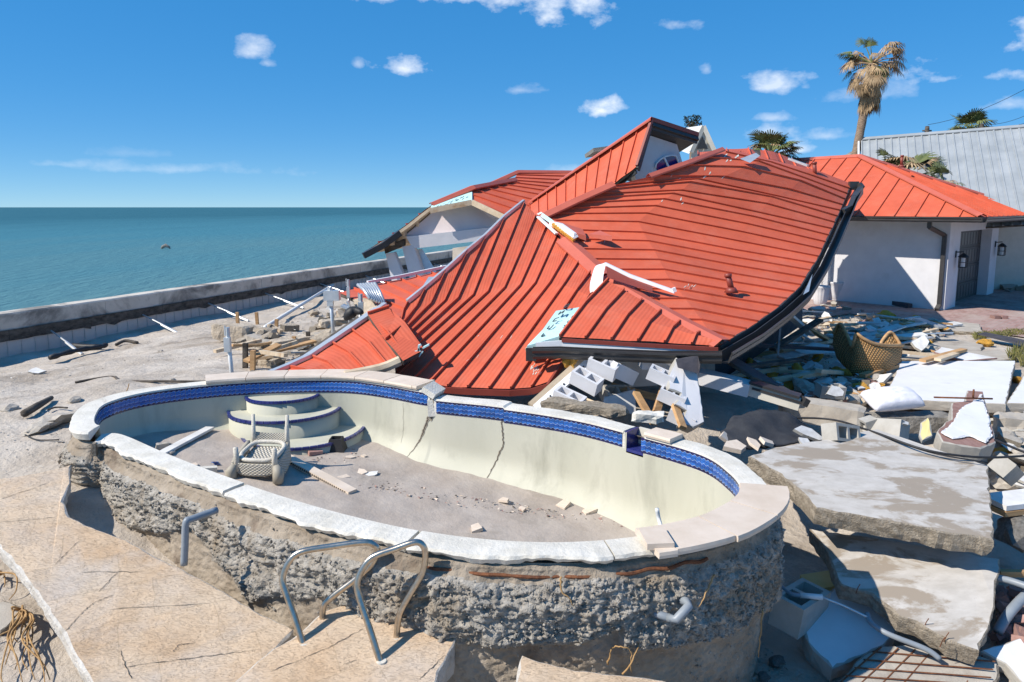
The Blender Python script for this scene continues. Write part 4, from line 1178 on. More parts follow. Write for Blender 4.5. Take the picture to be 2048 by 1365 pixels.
# exposed torn hip with insulation
m = MB(); m.add(DL([(1074, 428, 13.3), (1082, 424, 13.3), (1150, 472, 12.3), (1143, 478, 12.3)]) , [(0, 1, 2, 3)]); 
q = m.build('torn_underlayment', M['aqua'], mr_)
m = MB()
for k in range(9):
    p = D(1106 + k * 4.6, 452 + k * 3.6, 12.75 - k * .06); m.tube([p, p + Vector((.08, .03, .05))], [.05, .03], 6)
m.build('insulation_strip', M['foam'], mr_)
m = MB(); c_ = DL([(1101, 447, 12.9), (1122, 452, 12.6), (1150, 472, 12.2), (1152, 476, 12.2)])
for a, b in zip(c_, c_[1:]): m.beam(a, b, .05, .09)
m.beam(D(1076, 434, 13.2), D(1113, 468, 12.6), .06, .03); m.build('bent_flashing', M['whitemetal'], mr_)
# open gap flap on the wide slope
for pts in ([(1108, 444, 12.8), (1140, 470, 12.45), (1172, 482, 12.4), (1165, 464, 12.7)], [(1177, 472, 12.35), (1205, 480, 12.2), (1224, 483, 12.1), (1200, 467, 12.45)]):
    q = DL(pts); m = MB(); m.add([q[0] + up * .03, q[1] + up * .06, q[2] + up * .09, q[3] + up * .05, q[0], q[1], q[2], q[3]], [(0, 1, 2, 3), (4, 5, 1, 0), (5, 6, 2, 1), (6, 7, 3, 2)])
    m.build('lifted_flap', M['redtrim'], mr_)
# R3 small hip over the front corner
hip = sample(DL([(1214, 560, 10.75), (1330, 628, 9.8), (1440, 690, 8.97)]), np.linspace(0, 1, 7))
low = sample(DL([(1118, 674, 9.35), (1270, 682, 9.12), (1436, 692, 8.95)]), np.linspace(0, 1, 7))
midr = [a.lerp(b, .5) + up * .05 for a, b in zip(hip, low)]
slope('corner_hip', [hip, midr, low], mr_, seed=3)
ul = DL([(1054, 692, 9.4), (1085, 660, 9.75), (1112, 622, 10.15), (1178, 612, 10.3), (1128, 670, 9.42)])
m = MB(); m.add([p + up * .0 for p in ul] + [p - up * .06 for p in ul], [(0, 1, 2, 3, 4), (9, 8, 7, 6, 5)] + [(k, (k + 1) % 5, (k + 1) % 5 + 5, k + 5) for k in range(5)])
uo = m.build('bare_underlayment', M['aqua'], mr_)
wood = MB(); wood.beam(ul[0] - up * .07, ul[1] - up * .07, .05, .07); wood.beam(ul[0] - up * .11, ul[4] - up * .11, .05, .06); wood.build('roof_board', M['woodpale'], mr_)
# printing on the underlayment: broken bars of lettering
u0, u1, u3 = ul[0], ul[2], ul[4]
nrm_ = (u3 - u0).cross(u1 - u0).normalized()
if nrm_.z < 0: nrm_ = -nrm_
ink = MB(); ax = (u1 - u0).normalized(); ay = (u3 - u0).normalized()
def glyph(o_, kind, s):
    bars = {'O': [((0, 0), (0, 1)), ((1, 0), (1, 1)), ((0, 0), (1, 0)), ((0, 1), (1, 1))], 'Z': [((0, 1), (1, 1)), ((1, 1), (0, 0)), ((0, 0), (1, 0))], 'U': [((0, 1), (0, 0)), ((0, 0), (1, 0)), ((1, 0), (1, 1))],
            'C': [((1, 1), (0, 1)), ((0, 1), (0, 0)), ((0, 0), (1, 0))], 'L': [((0, 1), (0, 0)), ((0, 0), (1, 0))], 'N': [((0, 0), (0, 1)), ((0, 1), (1, 0)), ((1, 0), (1, 1))]}[kind]
    for (a0, b0), (a1, b1) in bars:
        ink.beam(o_ + ax * a0 * s + ay * b0 * s * .7, o_ + ax * a1 * s + ay * b1 * s * .7, s * .2, .003, up=nrm_)
for k, ch in enumerate(['L', 'C', 'U', 'Z', 'O']):
    glyph(u0 + ax * (.16 + k * .2) + ay * (.13 - k * .004) + nrm_ * .006, ch, .085)
for k, ch in enumerate(['N', 'C', 'Z', 'L']): glyph(u0 + ax * (.25 + k * .13) + ay * (.40 + .01 * k) + nrm_ * .006, ch, .055)
ink.build('print', M['ink'], mr_)
# fascia and gutters
m = MB(); f_ = DL([(1072, 694, 9.32), (1124, 690, 9.28), (1270, 698, 9.05), (1430, 705, 8.9)])
for a, b in zip(f_, f_[1:]): m.beam(a, b, .025, .12)
m.build('fascia', M['whitemetal'], mr_)
m = MB(); f_ = DL([(1124, 681, 9.27), (1270, 690, 9.04), (1436, 699, 8.88)])
for a, b in zip(f_, f_[1:]): m.beam(a, b, .03, .05)
m.build('drip_edge', M['reddark'], mr_)
gutter(mr_, DL([(1066, 694, 9.25), (1120, 693, 9.2), (1200, 697, 9.08), (1330, 702, 8.92), (1442, 702, 8.78)]), 1, .15)
gp = DL([(1442, 702, 8.86), (1508, 664, 9.65), (1562, 624, 10.45), (1603, 588, 11.35), (1640, 532, 12.65), (1668, 474, 14.05), (1692, 420, 15.45), (1712, 372, 16.9)])
gutter(mr_, gp, 1, .16)
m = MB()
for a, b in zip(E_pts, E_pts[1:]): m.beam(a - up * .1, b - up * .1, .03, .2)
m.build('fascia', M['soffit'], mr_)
m = MB(); c_ = DL([(1698, 372, 16.8), (1716, 372, 16.8), (1722, 380, 16.7), (1708, 400, 16.1), (1700, 420, 15.7), (1685, 428, 15.4)])
for a, b in zip(c_, c_[1:]): m.beam(a, b, .1, .2)
m.build('crumpled_gutter_end', M['bronze'], mr_)
m = MB(); c_ = D(1062, 705, 9.3); m.beam(c_ + up * .06, c_ - up * .12, .14, .03, up=(0, 1, 0)); m.build('gutter_bracket', M['bronze'], mr_)
m = MB(); a = gp[3]; m.add(DL([(1590, 600, 11.0), (1618, 583, 11.3), (1625, 548, 12.1), (1606, 590, 11.1)]), [(0, 1, 2, 3)]); m.build('torn_flashing', M['galv'], mr_)
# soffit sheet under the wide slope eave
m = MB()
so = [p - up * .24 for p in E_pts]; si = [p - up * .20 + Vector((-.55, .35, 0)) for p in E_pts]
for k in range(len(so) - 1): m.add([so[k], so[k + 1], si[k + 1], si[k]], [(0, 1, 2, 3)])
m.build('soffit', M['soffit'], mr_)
# bent white flashing standing on the hip
fl = cr(DL([(1183, 600, 10.6), (1180, 575, 10.7), (1185, 550, 10.85), (1192, 533, 10.95), (1206, 528, 11.0)]), 4)
fr = cr(DL([(1206, 590, 10.5), (1205, 570, 10.6), (1207, 550, 10.8), (1211, 530, 10.9), (1212, 525, 10.95)]), 4)
m = MB(); n_ = len(fl); m.add(fl + fr + [p + Vector((.0, .03, 0)) for p in fl + fr], [(k, k + 1, n_ + k + 1, n_ + k) for k in range(n_ - 1)] + [(2 * n_ + n_ + k, 2 * n_ + n_ + k + 1, 2 * n_ + k + 1, 2 * n_ + k) for k in range(n_ - 1)])
o = m.build('bent_flashing', M['whitemetal'], mr_, True)
m = MB(); c_ = DL([(1210, 528, 10.9), (1260, 552, 10.7), (1310, 570, 10.5), (1350, 584, 10.35), (1347, 576, 10.35)])
for a, b in zip(c_, c_[1:]): m.beam(a, b, .05, .05)
m.build('loose_trim', M['whitemetal'], mr_)
m = MB(); c_ = DL([(1212, 532, 10.85), (1260, 557, 10.65), (1305, 573, 10.48), (1305, 585, 10.3), (1215, 556, 10.7)])
m.add(c_, [(0, 1, 2, 3, 4)]); m.build('lifted_panel', M['reddark'], mr_)
# vents
def vent(px, py, d_, h, lean, parent, mat='reddark'):
    b = D(px, py, d_); m = MB()
    m.tube([b - up * .05, b + up * .03], [.11, .06], 10); m.tube([b, b + up * h + Vector((lean, 0, 0))], .045, 10)
    m.tube([b + up * h * .95 + Vector((lean, 0, 0)), b + up * (h + .04) + Vector((lean * 1.05, 0, 0))], .055, 10)
    return m.build('vent_pipe', M[mat], parent, True)
vent(1463, 579, 10.75, .2, -.06, mr_); vent(1630, 352, 16.6, .28, -.03, mr_)
m = MB(); c_ = DL([(1480, 318, 15.2), (1512, 306, 15.4), (1520, 312, 15.3), (1500, 326, 15.0), (1488, 322, 15.1)])
m.add([c_[0], c_[1], c_[2], c_[3]], [(0, 1, 2, 3)]); m.build('torn_vent_flashing', M['galv'], mr_)
# broken ridge hump behind
top = sample(DL([(1395, 305, 19.0), (1440, 299, 19.0), (1500, 297, 19.6), (1545, 303, 20.4), (1590, 322, 21.4), (1640, 345, 22.2)]), np.linspace(0, 1, 8))
bot = sample(DL([(1395, 345, 17.4), (1440, 335, 17.4), (1500, 340, 17.8), (1560, 350, 18.8), (1610, 365, 19.8), (1660, 380, 20.6)]), np.linspace(0, 1, 8))
slope('broken_ridge', [top, [a.lerp(b, .5) + up * .08 for a, b in zip(top, bot)], bot], mr_, seed=4, wob=.03)
ra = sample(DL([(1480, 306, 16.5), (1600, 338, 16.9), (1701, 372, 17.1)]), np.linspace(0, 1, 9)); rb = sample([ra[0] + Vector((1.6, 4.6, -.7)), Vector((8.2, 21.6, 3.5)), Vector((10.1, 21.3, 3.42))], np.linspace(0, 1, 9))
slope('shadow_slope', [ra, rb], mr_, seed=44, face='up')  # unseen slope added behind, shaped to throw the diagonal shadow on the garage wall
m = MB(); m.beam(D(1578, 318, 18.4), D(1616, 332, 18.0), .1, .05); m.build('loose_flashing', M['galv'], mr_)

# ---- gabled dormer with the blue arched window
dm = thing('gable_dormer', D(1300, 350, 18.17), 'red roofed white gable with blue arched window leaning out of the fallen roof', 'dormer')
top = sample(DL([(1060, 409, 20.5), (1145, 350, 18.95), (1304, 241, 17.13)]), np.linspace(0, 1, 12))
bot = sample(DL([(1060, 440, 18.6), (1108, 430, 18.0), (1180, 396, 17.2), (1232, 365, 16.8), (1272, 334, 16.5)]), np.linspace(0, 1, 12))
slope('left_slope', [top, bot], dm, seed=5, sub=8)
ridge_cap(dm, DL([(1060, 407, 20.45), (1145, 348, 18.9), (1304, 240, 17.08)]), .2, up=(0, -.2, 1))
pk = D(1304, 241, 17.13); rdir = (D(1060, 409, 20.5) - pk).normalized()
rl = D(1396, 271, 18.17)
top = [pk, pk + rdir * 1.2, pk + rdir * 2.4]; bot = [rl, rl + rdir * 1.2, rl + rdir * 2.4]
slope('right_slope', [top, bot], dm, seed=6, face='up', board='soffit', th=.14)
m = MB(); m.beam(pk + up * .02, rl + up * .02, .06, .1); m.beam(pk + up * .02, D(1274, 333, 16.51), .06, .1); m.build('rake_trim', M['reddark'], dm)
m = MB(); m.beam(pk - up * .12 + rdir * .03, rl - up * .12 + rdir * .03, .05, .16); m.beam(pk - up * .1 + rdir * .03, D(1278, 338, 16.51) + rdir * .03, .05, .14); m.build('rake_soffit', M['soffit'], dm)
# eave soffit along the left slope
m = MB(); c_ = DL([(1272, 338, 16.56), (1232, 369, 17.13), (1236, 366, 18.04), (1282, 332, 17.52)]); m.add(c_, [(0, 1, 2, 3)]); m.beam(c_[0] - up * .05, c_[1] - up * .05, .04, .12); m.build('eave_soffit', M['soffit'], dm)
g0 = rdir * .55
wl_pts = [D(1302, 262, 17.26), D(1364, 283, 17.98), D(1382, 325, 18.11), D(1300, 352, 17.33), D(1281, 330, 17.00)]
wl_pts = [p + g0 * .3 for p in wl_pts]
low2 = [wl_pts[3] - up * .8, wl_pts[2] - up * .8]
wall_n = (wl_pts[1] - wl_pts[0]).cross(wl_pts[3] - wl_pts[0]).normalized()
if wall_n.y > 0: wall_n = -wall_n
m = MB(); ring_ = [p - wall_n * (p - wl_pts[0]).dot(wall_n) for p in (wl_pts[0], wl_pts[1], wl_pts[2], low2[1], low2[0], wl_pts[4])]; k_ = len(ring_)
m.add(ring_ + [p - wall_n * .15 for p in ring_], [tuple(range(k_)), tuple(reversed(range(k_, 2 * k_)))] + [(k, (k + 1) % k_, (k + 1) % k_ + k_, k + k_) for k in range(k_)])
gw = m.build('gable_wall', M['stucco'], dm)
# arched window: two blue lights in a white frame
def on_wall(px, py, proud=.02):
    d_ = ray(px, py); o_ = Vector((0, 0, CAMZ)); t = (wl_pts[0] - o_).dot(wall_n) / d_.dot(wall_n); return o_ + d_ * t + wall_n * proud
for pts in ([(1311, 335), (1311, 330), (1318, 322), (1325, 317), (1335, 338), (1317, 346)], [(1329, 315), (1340, 313), (1349, 314), (1356, 330), (1339, 337)]):
    w_ = [on_wall(*p) for p in pts]; m = MB(); k_ = len(w_)
    m.add(w_ + [p - wall_n * .018 for p in w_], [tuple(range(k_))] + [(k, (k + 1) % k_, (k + 1) % k_ + k_, k + k_) for k in range(k_)]); wn_ = m.build('window', M['blueglass'], dm)
m = MB(); m.beam(on_wall(1326, 315, .03), on_wall(1338, 340, .03), .05, .03, up=wall_n); m.build('mullion', M['whitemetal'], dm)
m = MB()
arc_ = [on_wall(*p, .03) for p in [(1309, 336), (1310, 328), (1318, 320), (1327, 314), (1340, 311), (1350, 312), (1358, 331)]]
for a, b in zip(arc_, arc_[1:]): m.beam(a, b, .035, .03, up=wall_n)
m.build('window_frame', M['whitemetal'], dm)

# ---- rear wing by the sea
rw = thing('rear_wing', D(900, 560, 21), 'half-collapsed rear wing with pink gable wall, bare sheathing and leaning white posts', 'house wing')
lft = sample(DL([(946, 404, 19.6), (946, 378, 20.6), (1028, 362, 22.6), (1035, 346, 24.0)]), np.linspace(0, 1, 11))
rgt = sample(DL([(1035, 440, 19.2), (1085, 428, 20.0), (1130, 398, 21.4), (1170, 347, 25.0)]), np.linspace(0, 1, 11))
slope('right_slope', [lft, rgt], rw, seed=7, sub=8)
ridge_cap(rw, DL([(862, 411, 19.6), (946, 376, 20.4), (1030, 360, 22.5)]), .22, up=(.2, -.3, 1))
ridge_cap(rw, DL([(985, 368, 23.0), (1035, 345, 23.9), (1170, 346, 25.2)]), .22, up=(.2, -.3, 1))
# left slope seen from below
tl = DL([(944, 376, 20.6), (862, 410, 19.9)]); 
t_l = sample(DL([(946, 376, 20.5), (905, 392, 20.2), (862, 411, 19.8), (800, 460, 19.4), (729, 503, 19.0)]), np.linspace(0, 1, 9))
back = [p + Vector((.9, 3.2, .05)) for p in t_l]
slope('left_slope', [t_l, back], rw, seed=8, face='up', board='woodpale', th=.1)
for f in (.42, .55, .68, .8):
    p = sample(t_l, [f])[0] - up * .17; m = MB(); m.beam(p + Vector((.05, .15, 0)), p + Vector((.85, 3.0, .05)), .06, .13); m.build('rafter', M['woodpale'], rw)
m = MB(); g_ = DL([(800, 466, 19.3), (765, 492, 19.1), (727, 512, 18.9)])
for a, b in zip(g_, g_[1:]): m.beam(a, b, .16, .16)
m.build('bent_gutter', M['bronze'], rw)
m = MB(); c_ = DL([(862, 412, 19.55), (944, 384, 20.2), (944, 403, 19.5), (862, 418, 19.4)]); m.add(c_ + [p + Vector((.1, .5, -.1)) for p in c_], [(0, 1, 2, 3), (1, 5, 6, 2), (4, 5, 1, 0)]); m.build('bare_underlayment', M['aqua'], rw)
ink = MB(); c0_, cx_, cy_ = c_[3], (c_[2] - c_[3]), (c_[1] - c_[2])
for k in range(26):
    a = .12 + .8 * random.random(); b = random.random() * a * .8
    o_ = c0_ + cx_ * a + cy_ * b + Vector((0, -.012, .01)); ink.beam(o_, o_ + cx_ * .05 + cy_ * .08, .012, .004, up=(0, -1, .5))
ink.build('print', M['ink'], rw)
m = MB(); m.beam(D(860, 422, 19.35), D(944, 405, 19.4), .05, .15); m.beam(D(944, 405, 19.4), D(1012, 437, 19.0), .05, .15); m.build('fascia_board', M['woodpale'], rw)
def poly_plate(name, pts, th, mat, parent, dirn=Vector((.1, 1, 0))):
    q = [Vector(p) for p in pts]; k_ = len(q); m = MB()
    m.add(q + [p + dirn * th for p in q], [tuple(range(k_)), tuple(reversed(range(k_, 2 * k_)))] + [(k, (k + 1) % k_, (k + 1) % k_ + k_, k + k_) for k in range(k_)])
    return m.build(name, M[mat], parent)
poly_plate('gable_wall', DL([(866, 424, 19.9), (944, 409, 20.0), (1012, 440, 19.8), (1012, 456, 19.8), (820, 478, 19.7), (812, 470, 19.7)]), .2, 'pinkwall', rw)
poly_plate('beam', DL([(812, 474, 19.55), (1012, 452, 19.65), (1012, 476, 19.65), (826, 498, 19.55)]), .3, 'stucco', rw)
poly_plate('post', DL([(771, 508, 19.5), (788, 505, 19.5), (805, 548, 19.4), (815, 600, 19.3), (792, 600, 19.3)]), .25, 'stucco', rw)
poly_plate('post', DL([(804, 494, 19.6), (826, 490, 19.55), (846, 545, 19.5), (858, 600, 19.4), (830, 600, 19.4)]), .3, 'stucco', rw)
poly_plate('shutter', DL([(832, 500, 19.9), (843, 498, 19.9), (872, 545, 19.8), (880, 600, 19.7), (856, 600, 19.7)]), .08, 'galv', rw)
poly_plate('lintel', DL([(768, 494, 19.6), (808, 478, 19.6), (808, 492, 19.6), (770, 508, 19.6)]), .2, 'wooddark', rw)
poly_plate('rear_wall', DL([(905, 497, 24), (960, 490, 24), (1040, 492, 24), (1040, 560, 23), (905, 560, 23)]), .2, 'concrete', rw)

# ---- fallen roof piece behind (R4) and folded piece at the pool edge (R5)
r4 = thing('fallen_roof_piece', D(760, 610, 13), 'low red roof piece lying flat beside the rear wing posts', 'roof piece')
a_ = sample(DL([(690, 588, 13.3), (760, 566, 14.2), (893, 536, 15.6)]), np.linspace(0, 1, 2)); 
lf = sample(DL([(893, 537, 15.4), (740, 572, 14.4), (676, 585, 13.6)]), np.linspace(0, 1, 8))
rg = sample(DL([(930, 560, 14.0), (870, 600, 13.0), (800, 634, 11.9)]), np.linspace(0, 1, 8))
lf2 = sample(DL([(893, 540, 15.6), (800, 560, 14.8), (735, 572, 14.2), (678, 586, 13.6)]), np.linspace(0, 1, 8))
slope('slope', [lf2, rg], r4, seed=9)
m = MB(); e_ = DL([(893, 537, 15.55), (800, 557, 14.75), (735, 569, 14.15)])
for a, b in zip(e_, e_[1:]): m.beam(a + up * .04, b + up * .04, .06, .06)
m.build('edge_trim', M['whitemetal'], r4)
m = MB(); m.beam(D(860, 575, 13.6), D(872, 555, 14.2), .3, .02); m.build('loose_flashing', M['galv'], r4)

r5 = thing('folded_roof_piece', D(700, 745, 9.3), 'small folded red roof piece with pale metal edge leaning at the pool rim', 'roof piece')
tp = sample(DL([(530, 757, 9.15), (615, 722, 9.6), (700, 665, 10.1), (776, 612, 10.6)]), np.linspace(0, 1, 7))
bt = sample(DL([(600, 775, 8.9), (700, 752, 9.1), (765, 733, 9.25), (848, 698, 9.5)]), np.linspace(0, 1, 7))
slope('slope', [tp, [a.lerp(b, .5) + up * .06 for a, b in zip(tp, bt)], bt], r5, seed=10)
m = MB()
for a, b in zip(tp, tp[1:]): m.beam(a + Vector((-.04, 0, .03)), b + Vector((-.04, 0, .03)), .09, .05)
m.build('edge_trim', M['galv'], r5)
m = MB()
e2 = [p + Vector((-.2, .1, -.06)) for p in tp]
for a, b in zip(e2, e2[1:]): m.beam(a, b, .1, .04)
m.build('broken_trim', M['galv'], r5)
m = MB()
e3 = [p + Vector((-.42, .15, -.22)) for p in tp[2:]]
for a, b in zip(e3, e3[1:]): m.beam(a, b, .3, .03)
m.build('underside_board', M['wooddark'], r5)
# folded back flap
top = sample(DL([(776, 612, 10.6), (800, 640, 10.2), (850, 690, 9.6)]), np.linspace(0, 1, 2))
f1 = DL([(778, 614, 10.5), (800, 655, 10.0), (848, 700, 9.45)]); f2 = DL([(735, 628, 10.3), (770, 680, 9.7), (806, 722, 9.2)])
slope('flap', [[f2[0], f2[1], f2[2]], [f1[0], f1[1], f1[2]]], r5, seed=11, mat='red', wob=.02)
m = MB(); m.tube(cr(DL([(690, 752, 9.0), (760, 738, 9.2), (800, 722, 9.3)]), 3), .07, 7); m.build('roof_batten', M['woodpale'], r5)
m = MB()
for k in range(6): p = D(838 + 4 * (k % 3), 690 + 6 * (k // 2), 9.45); m.beam(p, p + Vector((random.uniform(-.1, .1), 0, random.uniform(-.1, .05))), .08, .02)
m.build('torn_underlayment', M['aqua'], r5)

# ------------------------------------------------------------------ garage
C0 = P(1888, 622, 0)
da = Vector((-.70, .714, 0)).normalized(); db = Vector((.714, .70, 0)).normalized()
na, nb = Vector((-db.x, -db.y, 0)), Vector((-da.x, -da.y, 0)) * 1
na = Vector((-.714, -.70, 0)).normalized(); nb = Vector((.70, -.714, 0)).normalized()
EV = 2.68
gar = thing('garage', C0, 'white stucco garage wing with red hip roof and dark door', 'garage')
def wallbox(name, p, dirn, L, z0, z1, th, inn, mat='stucco', parent=gar):
    a, b = p, p + dirn * L; m = MB()
    m.hexa([a + up * z0, b + up * z0, b + inn * th + up * z0, a + inn * th + up * z0, a + up * z1, b + up * z1, b + inn * th + up * z1, a + inn * th + up * z1]); return m.build(name, M[mat], parent)
wallbox('wall', C0 - nb * .0, da, 3.3, -.1, EV + .1, .25, -na)
wallbox('wall', C0 + da * 3.3 + na * .22, da, 4.2, -.1, EV + .1, .25, -na)
wallbox('wall', C0 + da * 3.29 + na * .22, -na, .3, -.1, EV + .1, .2, da)
DX0, DX1, DZ = 1.15, 5.1, 2.28
C1 = C0 - na * .251
wallbox('wall', C0 + db * .25, db, DX0 - .25, -.1, EV + .1, .34, -nb)
wallbox('wall', C0 + db * DX1, db, .97, -.1, EV + .1, .5, -nb)
wallbox('wall', C0 + db * DX0, db, DX1 - DX0, DZ, EV + .1, .34, -nb)
for k in range(4):
    z0 = DZ * k / 4
    d_ = wallbox('door_panel', C0 - nb * .30 + db * (DX0 - .1), db, DX1 - DX0 + .2, z0 + .006, z0 + DZ / 4 - .006, .04, -nb, 'garagedoor')
    for j in range(11):
        a = C0 - nb * .294 + db * (DX0 + .08 + j * (DX1 - DX0 - .1) / 11)
        wallbox('inset', a, db, .22, z0 + .09, z0 + DZ / 4 - .09, .02, -nb, 'bronze', d_)
# roof
OV = .95
ec = C0 + na * OV + nb * OV; ec.z = EV + .06
e_l = ec + da * 8.2; e_r = ec + db * 8.3
apex = D(1720, 313, 24.6); ridl = apex + da * 4.6
ridl = Vector((ridl.x, ridl.y, apex.z - .05))
n1 = 15
topl = sample([ridl, apex, ec + up * .02], [0, .12, .24, .36] + list(np.linspace(.45, 1, n1 - 3)))
# parallel seams: project each eave point straight up the slope
eav = sample([e_l, ec], np.linspace(0, 1, n1 + 1))
topl = []
sd_ = -na
for p in eav:
    s_ = (p - ec).dot(da)
    hipf = (apex - ec).dot(da)
    if s_ >= hipf: dist = (apex - ec).dot(sd_); zt = apex.z
    else: dist = (apex - ec).dot(sd_) * s_ / hipf; zt = ec.z + (apex.z - ec.z) * s_ / hipf
    q = p + sd_ * dist; q.z = zt + .001; topl.append(q)
slope('front_slope', [topl, eav], gar, seed=21, wob=.006)
hipr = (apex - ec).dot(db); 
eav2 = sample([ec, e_r], np.linspace(0, 1, 15)); top2 = []
tot = 8.3
for p in eav2:
    s_ = (p - ec).dot(db); inn_ = (apex - ec).dot(-nb)
    f = s_ / hipr if s_ < hipr else max(0, (tot - s_) / (tot - hipr))
    f = min(1, f); q = p - nb * inn_ * f; q.z = ec.z + (apex.z - ec.z) * f + .001; top2.append(q)
slope('side_slope', [top2, eav2], gar, seed=22, wob=.006)
ridge_cap(gar, [ec + up * .01, ec.lerp(apex, .5), apex], .26, up=(0, -.2, 1)); ridge_cap(gar, [apex, ridl], .24, up=(-.3, -.3, 1)); ridge_cap(gar, [apex, e_r + up * .02], .2, up=(.3, -.2, 1))
gutter(gar, [e_l - up * .01, ec - up * .01], 1, .14); gutter(gar, [ec - up * .01, e_r - up * .01], 1, .14)
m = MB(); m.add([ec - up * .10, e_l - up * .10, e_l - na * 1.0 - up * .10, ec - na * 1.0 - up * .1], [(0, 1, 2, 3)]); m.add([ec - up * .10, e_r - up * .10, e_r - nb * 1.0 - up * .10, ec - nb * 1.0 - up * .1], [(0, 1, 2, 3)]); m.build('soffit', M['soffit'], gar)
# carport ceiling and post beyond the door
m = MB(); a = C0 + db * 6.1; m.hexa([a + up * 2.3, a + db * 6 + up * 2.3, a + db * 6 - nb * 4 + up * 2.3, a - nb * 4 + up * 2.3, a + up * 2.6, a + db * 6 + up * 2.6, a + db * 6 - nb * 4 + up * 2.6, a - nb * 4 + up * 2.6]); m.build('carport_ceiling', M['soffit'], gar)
# downspout
ds = C0 + da * .12 + na * .07
m = MB(); e0 = C0 + da * .35 + na * .75 + up * (EV - .1)
for a, b in ((e0, e0 - up * .16), (e0 - up * .14, ds + up * 2.2), (ds + up * 2.22, ds + up * .14), (ds + up * .16, ds + na * .22 + up * .05)): m.beam(a, b, .11, .085, up=na)
m.build('downspout', M['bronze'], gar)
# carriage lamps
def lamp(base, label):
    t = thing('wall_lantern', base, label, 'lantern', None)
    m = MB(); m.beam(base + up * .02, base + up * .22, .1, .03, up=nb); m.beam(base + up * .18, base + nb * .2 + up * .2, .02, .03); m.build('bracket', M['black'], t)
    c_ = base + nb * .2 - up * .08
    m = MB(); w = .09
    for a in (-1, 1):
        for b in (-1, 1): m.beam(c_ + db * a * w + nb * b * w - up * .18, c_ + db * a * w + nb * b * w + up * .12, .018, .018)
    for z in (-.18, -.03, .12):
        for a in (-1, 1): m.beam(c_ + db * a * w - nb * w + up * z, c_ + db * a * w + nb * w + up * z, .016, .016); m.beam(c_ - db * w + nb * a * w + up * z, c_ + db * w + nb * a * w + up * z, .016, .016)
    m.build('cage', M['black'], t)
    m = MB(); m.tube([c_ + up * .12, c_ + up * .19, c_ + up * .24], [.15, .09, .02], 8); m.build('cap', M['black'], t)
    m = MB(); m.tube([c_ - up * .16, c_ + up * .1], .06, 10); m.build('glass', M['pvcwhite'], t)
lamp(C0 + db * .75 + nb * .005 + up * 1.5, 'black caged wall lantern on the garage corner between downspout and door')
lamp(C0 + db * 5.7 + nb * .005 + up * 1.62, 'black caged wall lantern on the pier on the far side of the door')
vent(1803, 332, 23.2, .3, 0, gar, 'reddark')

# ------------------------------------------------------------------ neighbours behind
nh = thing('neighbour_house', P(1900, 520, 0), 'neighbouring house with pale grey ribbed metal gable roof', 'house')
ga, gb = D(1722, 279, 30), D(2140, 246, 27)
la, lb = D(1775, 470, 24.5), D(2200, 440, 22)
n1 = 26
slope('roof', [sample([ga, gb], np.linspace(0, 1, n1 + 1)), sample([la + Vector((-.9, 0, 0)), lb], np.linspace(0, 1, n1 + 1))], nh, mat='greymetal', seed=31, rib_h=.03, rib_w=.05, wob=.01)
ridge_cap(nh, [ga, gb], .3, mat='greymetal')
m = MB(); m.beam(ga + Vector((-.1, 0, -.1)), la + Vector((-1.0, 0, -.1)), .06, .2); m.build('rake_board', M['whitemetal'], nh)
poly_plate('gable_wall', [ga + Vector((.15, .4, -.3)), la + Vector((-.7, .4, -.25)), la + Vector((-.7, .4, -3.4)), ga + Vector((-2.5, 4, -5.6)), ga + Vector((-2.5, 4.0, -2.6))], .2, 'rock', nh)
wb = MB(); wb.hexa([lb + Vector((-8, 3.6, -3.5)), lb + Vector((2, 3.6, -3.5)), lb + Vector((2, 4, -3.5)), lb + Vector((-8, 4, -3.5)), lb + Vector((-8, 3.6, -.2)), lb + Vector((2, 3.6, -.2)), lb + Vector((2, 4, -.2)), lb + Vector((-8, 4, -.2))]); wb.build('wall', M['cream'], nh)

gh = thing('gable_house', P(1400, 520, 0), 'small grey shingled gable house peak behind the dormer', 'house')
pk2 = D(1407, 253, 34); poly_plate('gable_wall', [pk2 - up * .1, D(1426, 300, 34), D(1426, 380, 34), D(1380, 380, 34), D(1384, 300, 34)], .2, 'cream', gh)
m = MB(); m.beam(pk2, D(1430, 305, 33.9), .12, .2); m.beam(pk2, D(1382, 305, 33.9), .12, .2); m.build('rake_board', M['cream'], gh)
m = MB(); m.add([pk2 + up * .05, D(1378, 308, 33.8), D(1355, 300, 36), D(1372, 256, 36.5)], [(0, 1, 2, 3)]); m.add([pk2 + up * .05 + Vector((0, .3, 0)), D(1430, 305, 33.9) + Vector((0, .3, 0)), D(1430, 305, 37), D(1408, 255, 38)], [(0, 1, 2, 3)]); m.build('roof', M['shingle'], gh)
poly_plate('gable_vent', [D(1405, 273, 33.85), D(1416, 298, 33.85), D(1394, 298, 33.85)], .05, 'soffit', gh)
fl_ = thing('flat_canopy', P(1200, 500, 0), 'flat grey shingled eave poking up behind the dormer ridge', 'roof')
m = MB(); a = D(1178, 307, 27); b = D(1230, 300, 27); m.beam(a, b, 3, .14); m.build('roof', M['rock'], fl_); m = MB(); m.beam(a + Vector((.35, 0, -.1)), a + Vector((.35, 0, -4)), .3, .3, up=(0, 1, 0)); m.build('post', M['stucco'], fl_)
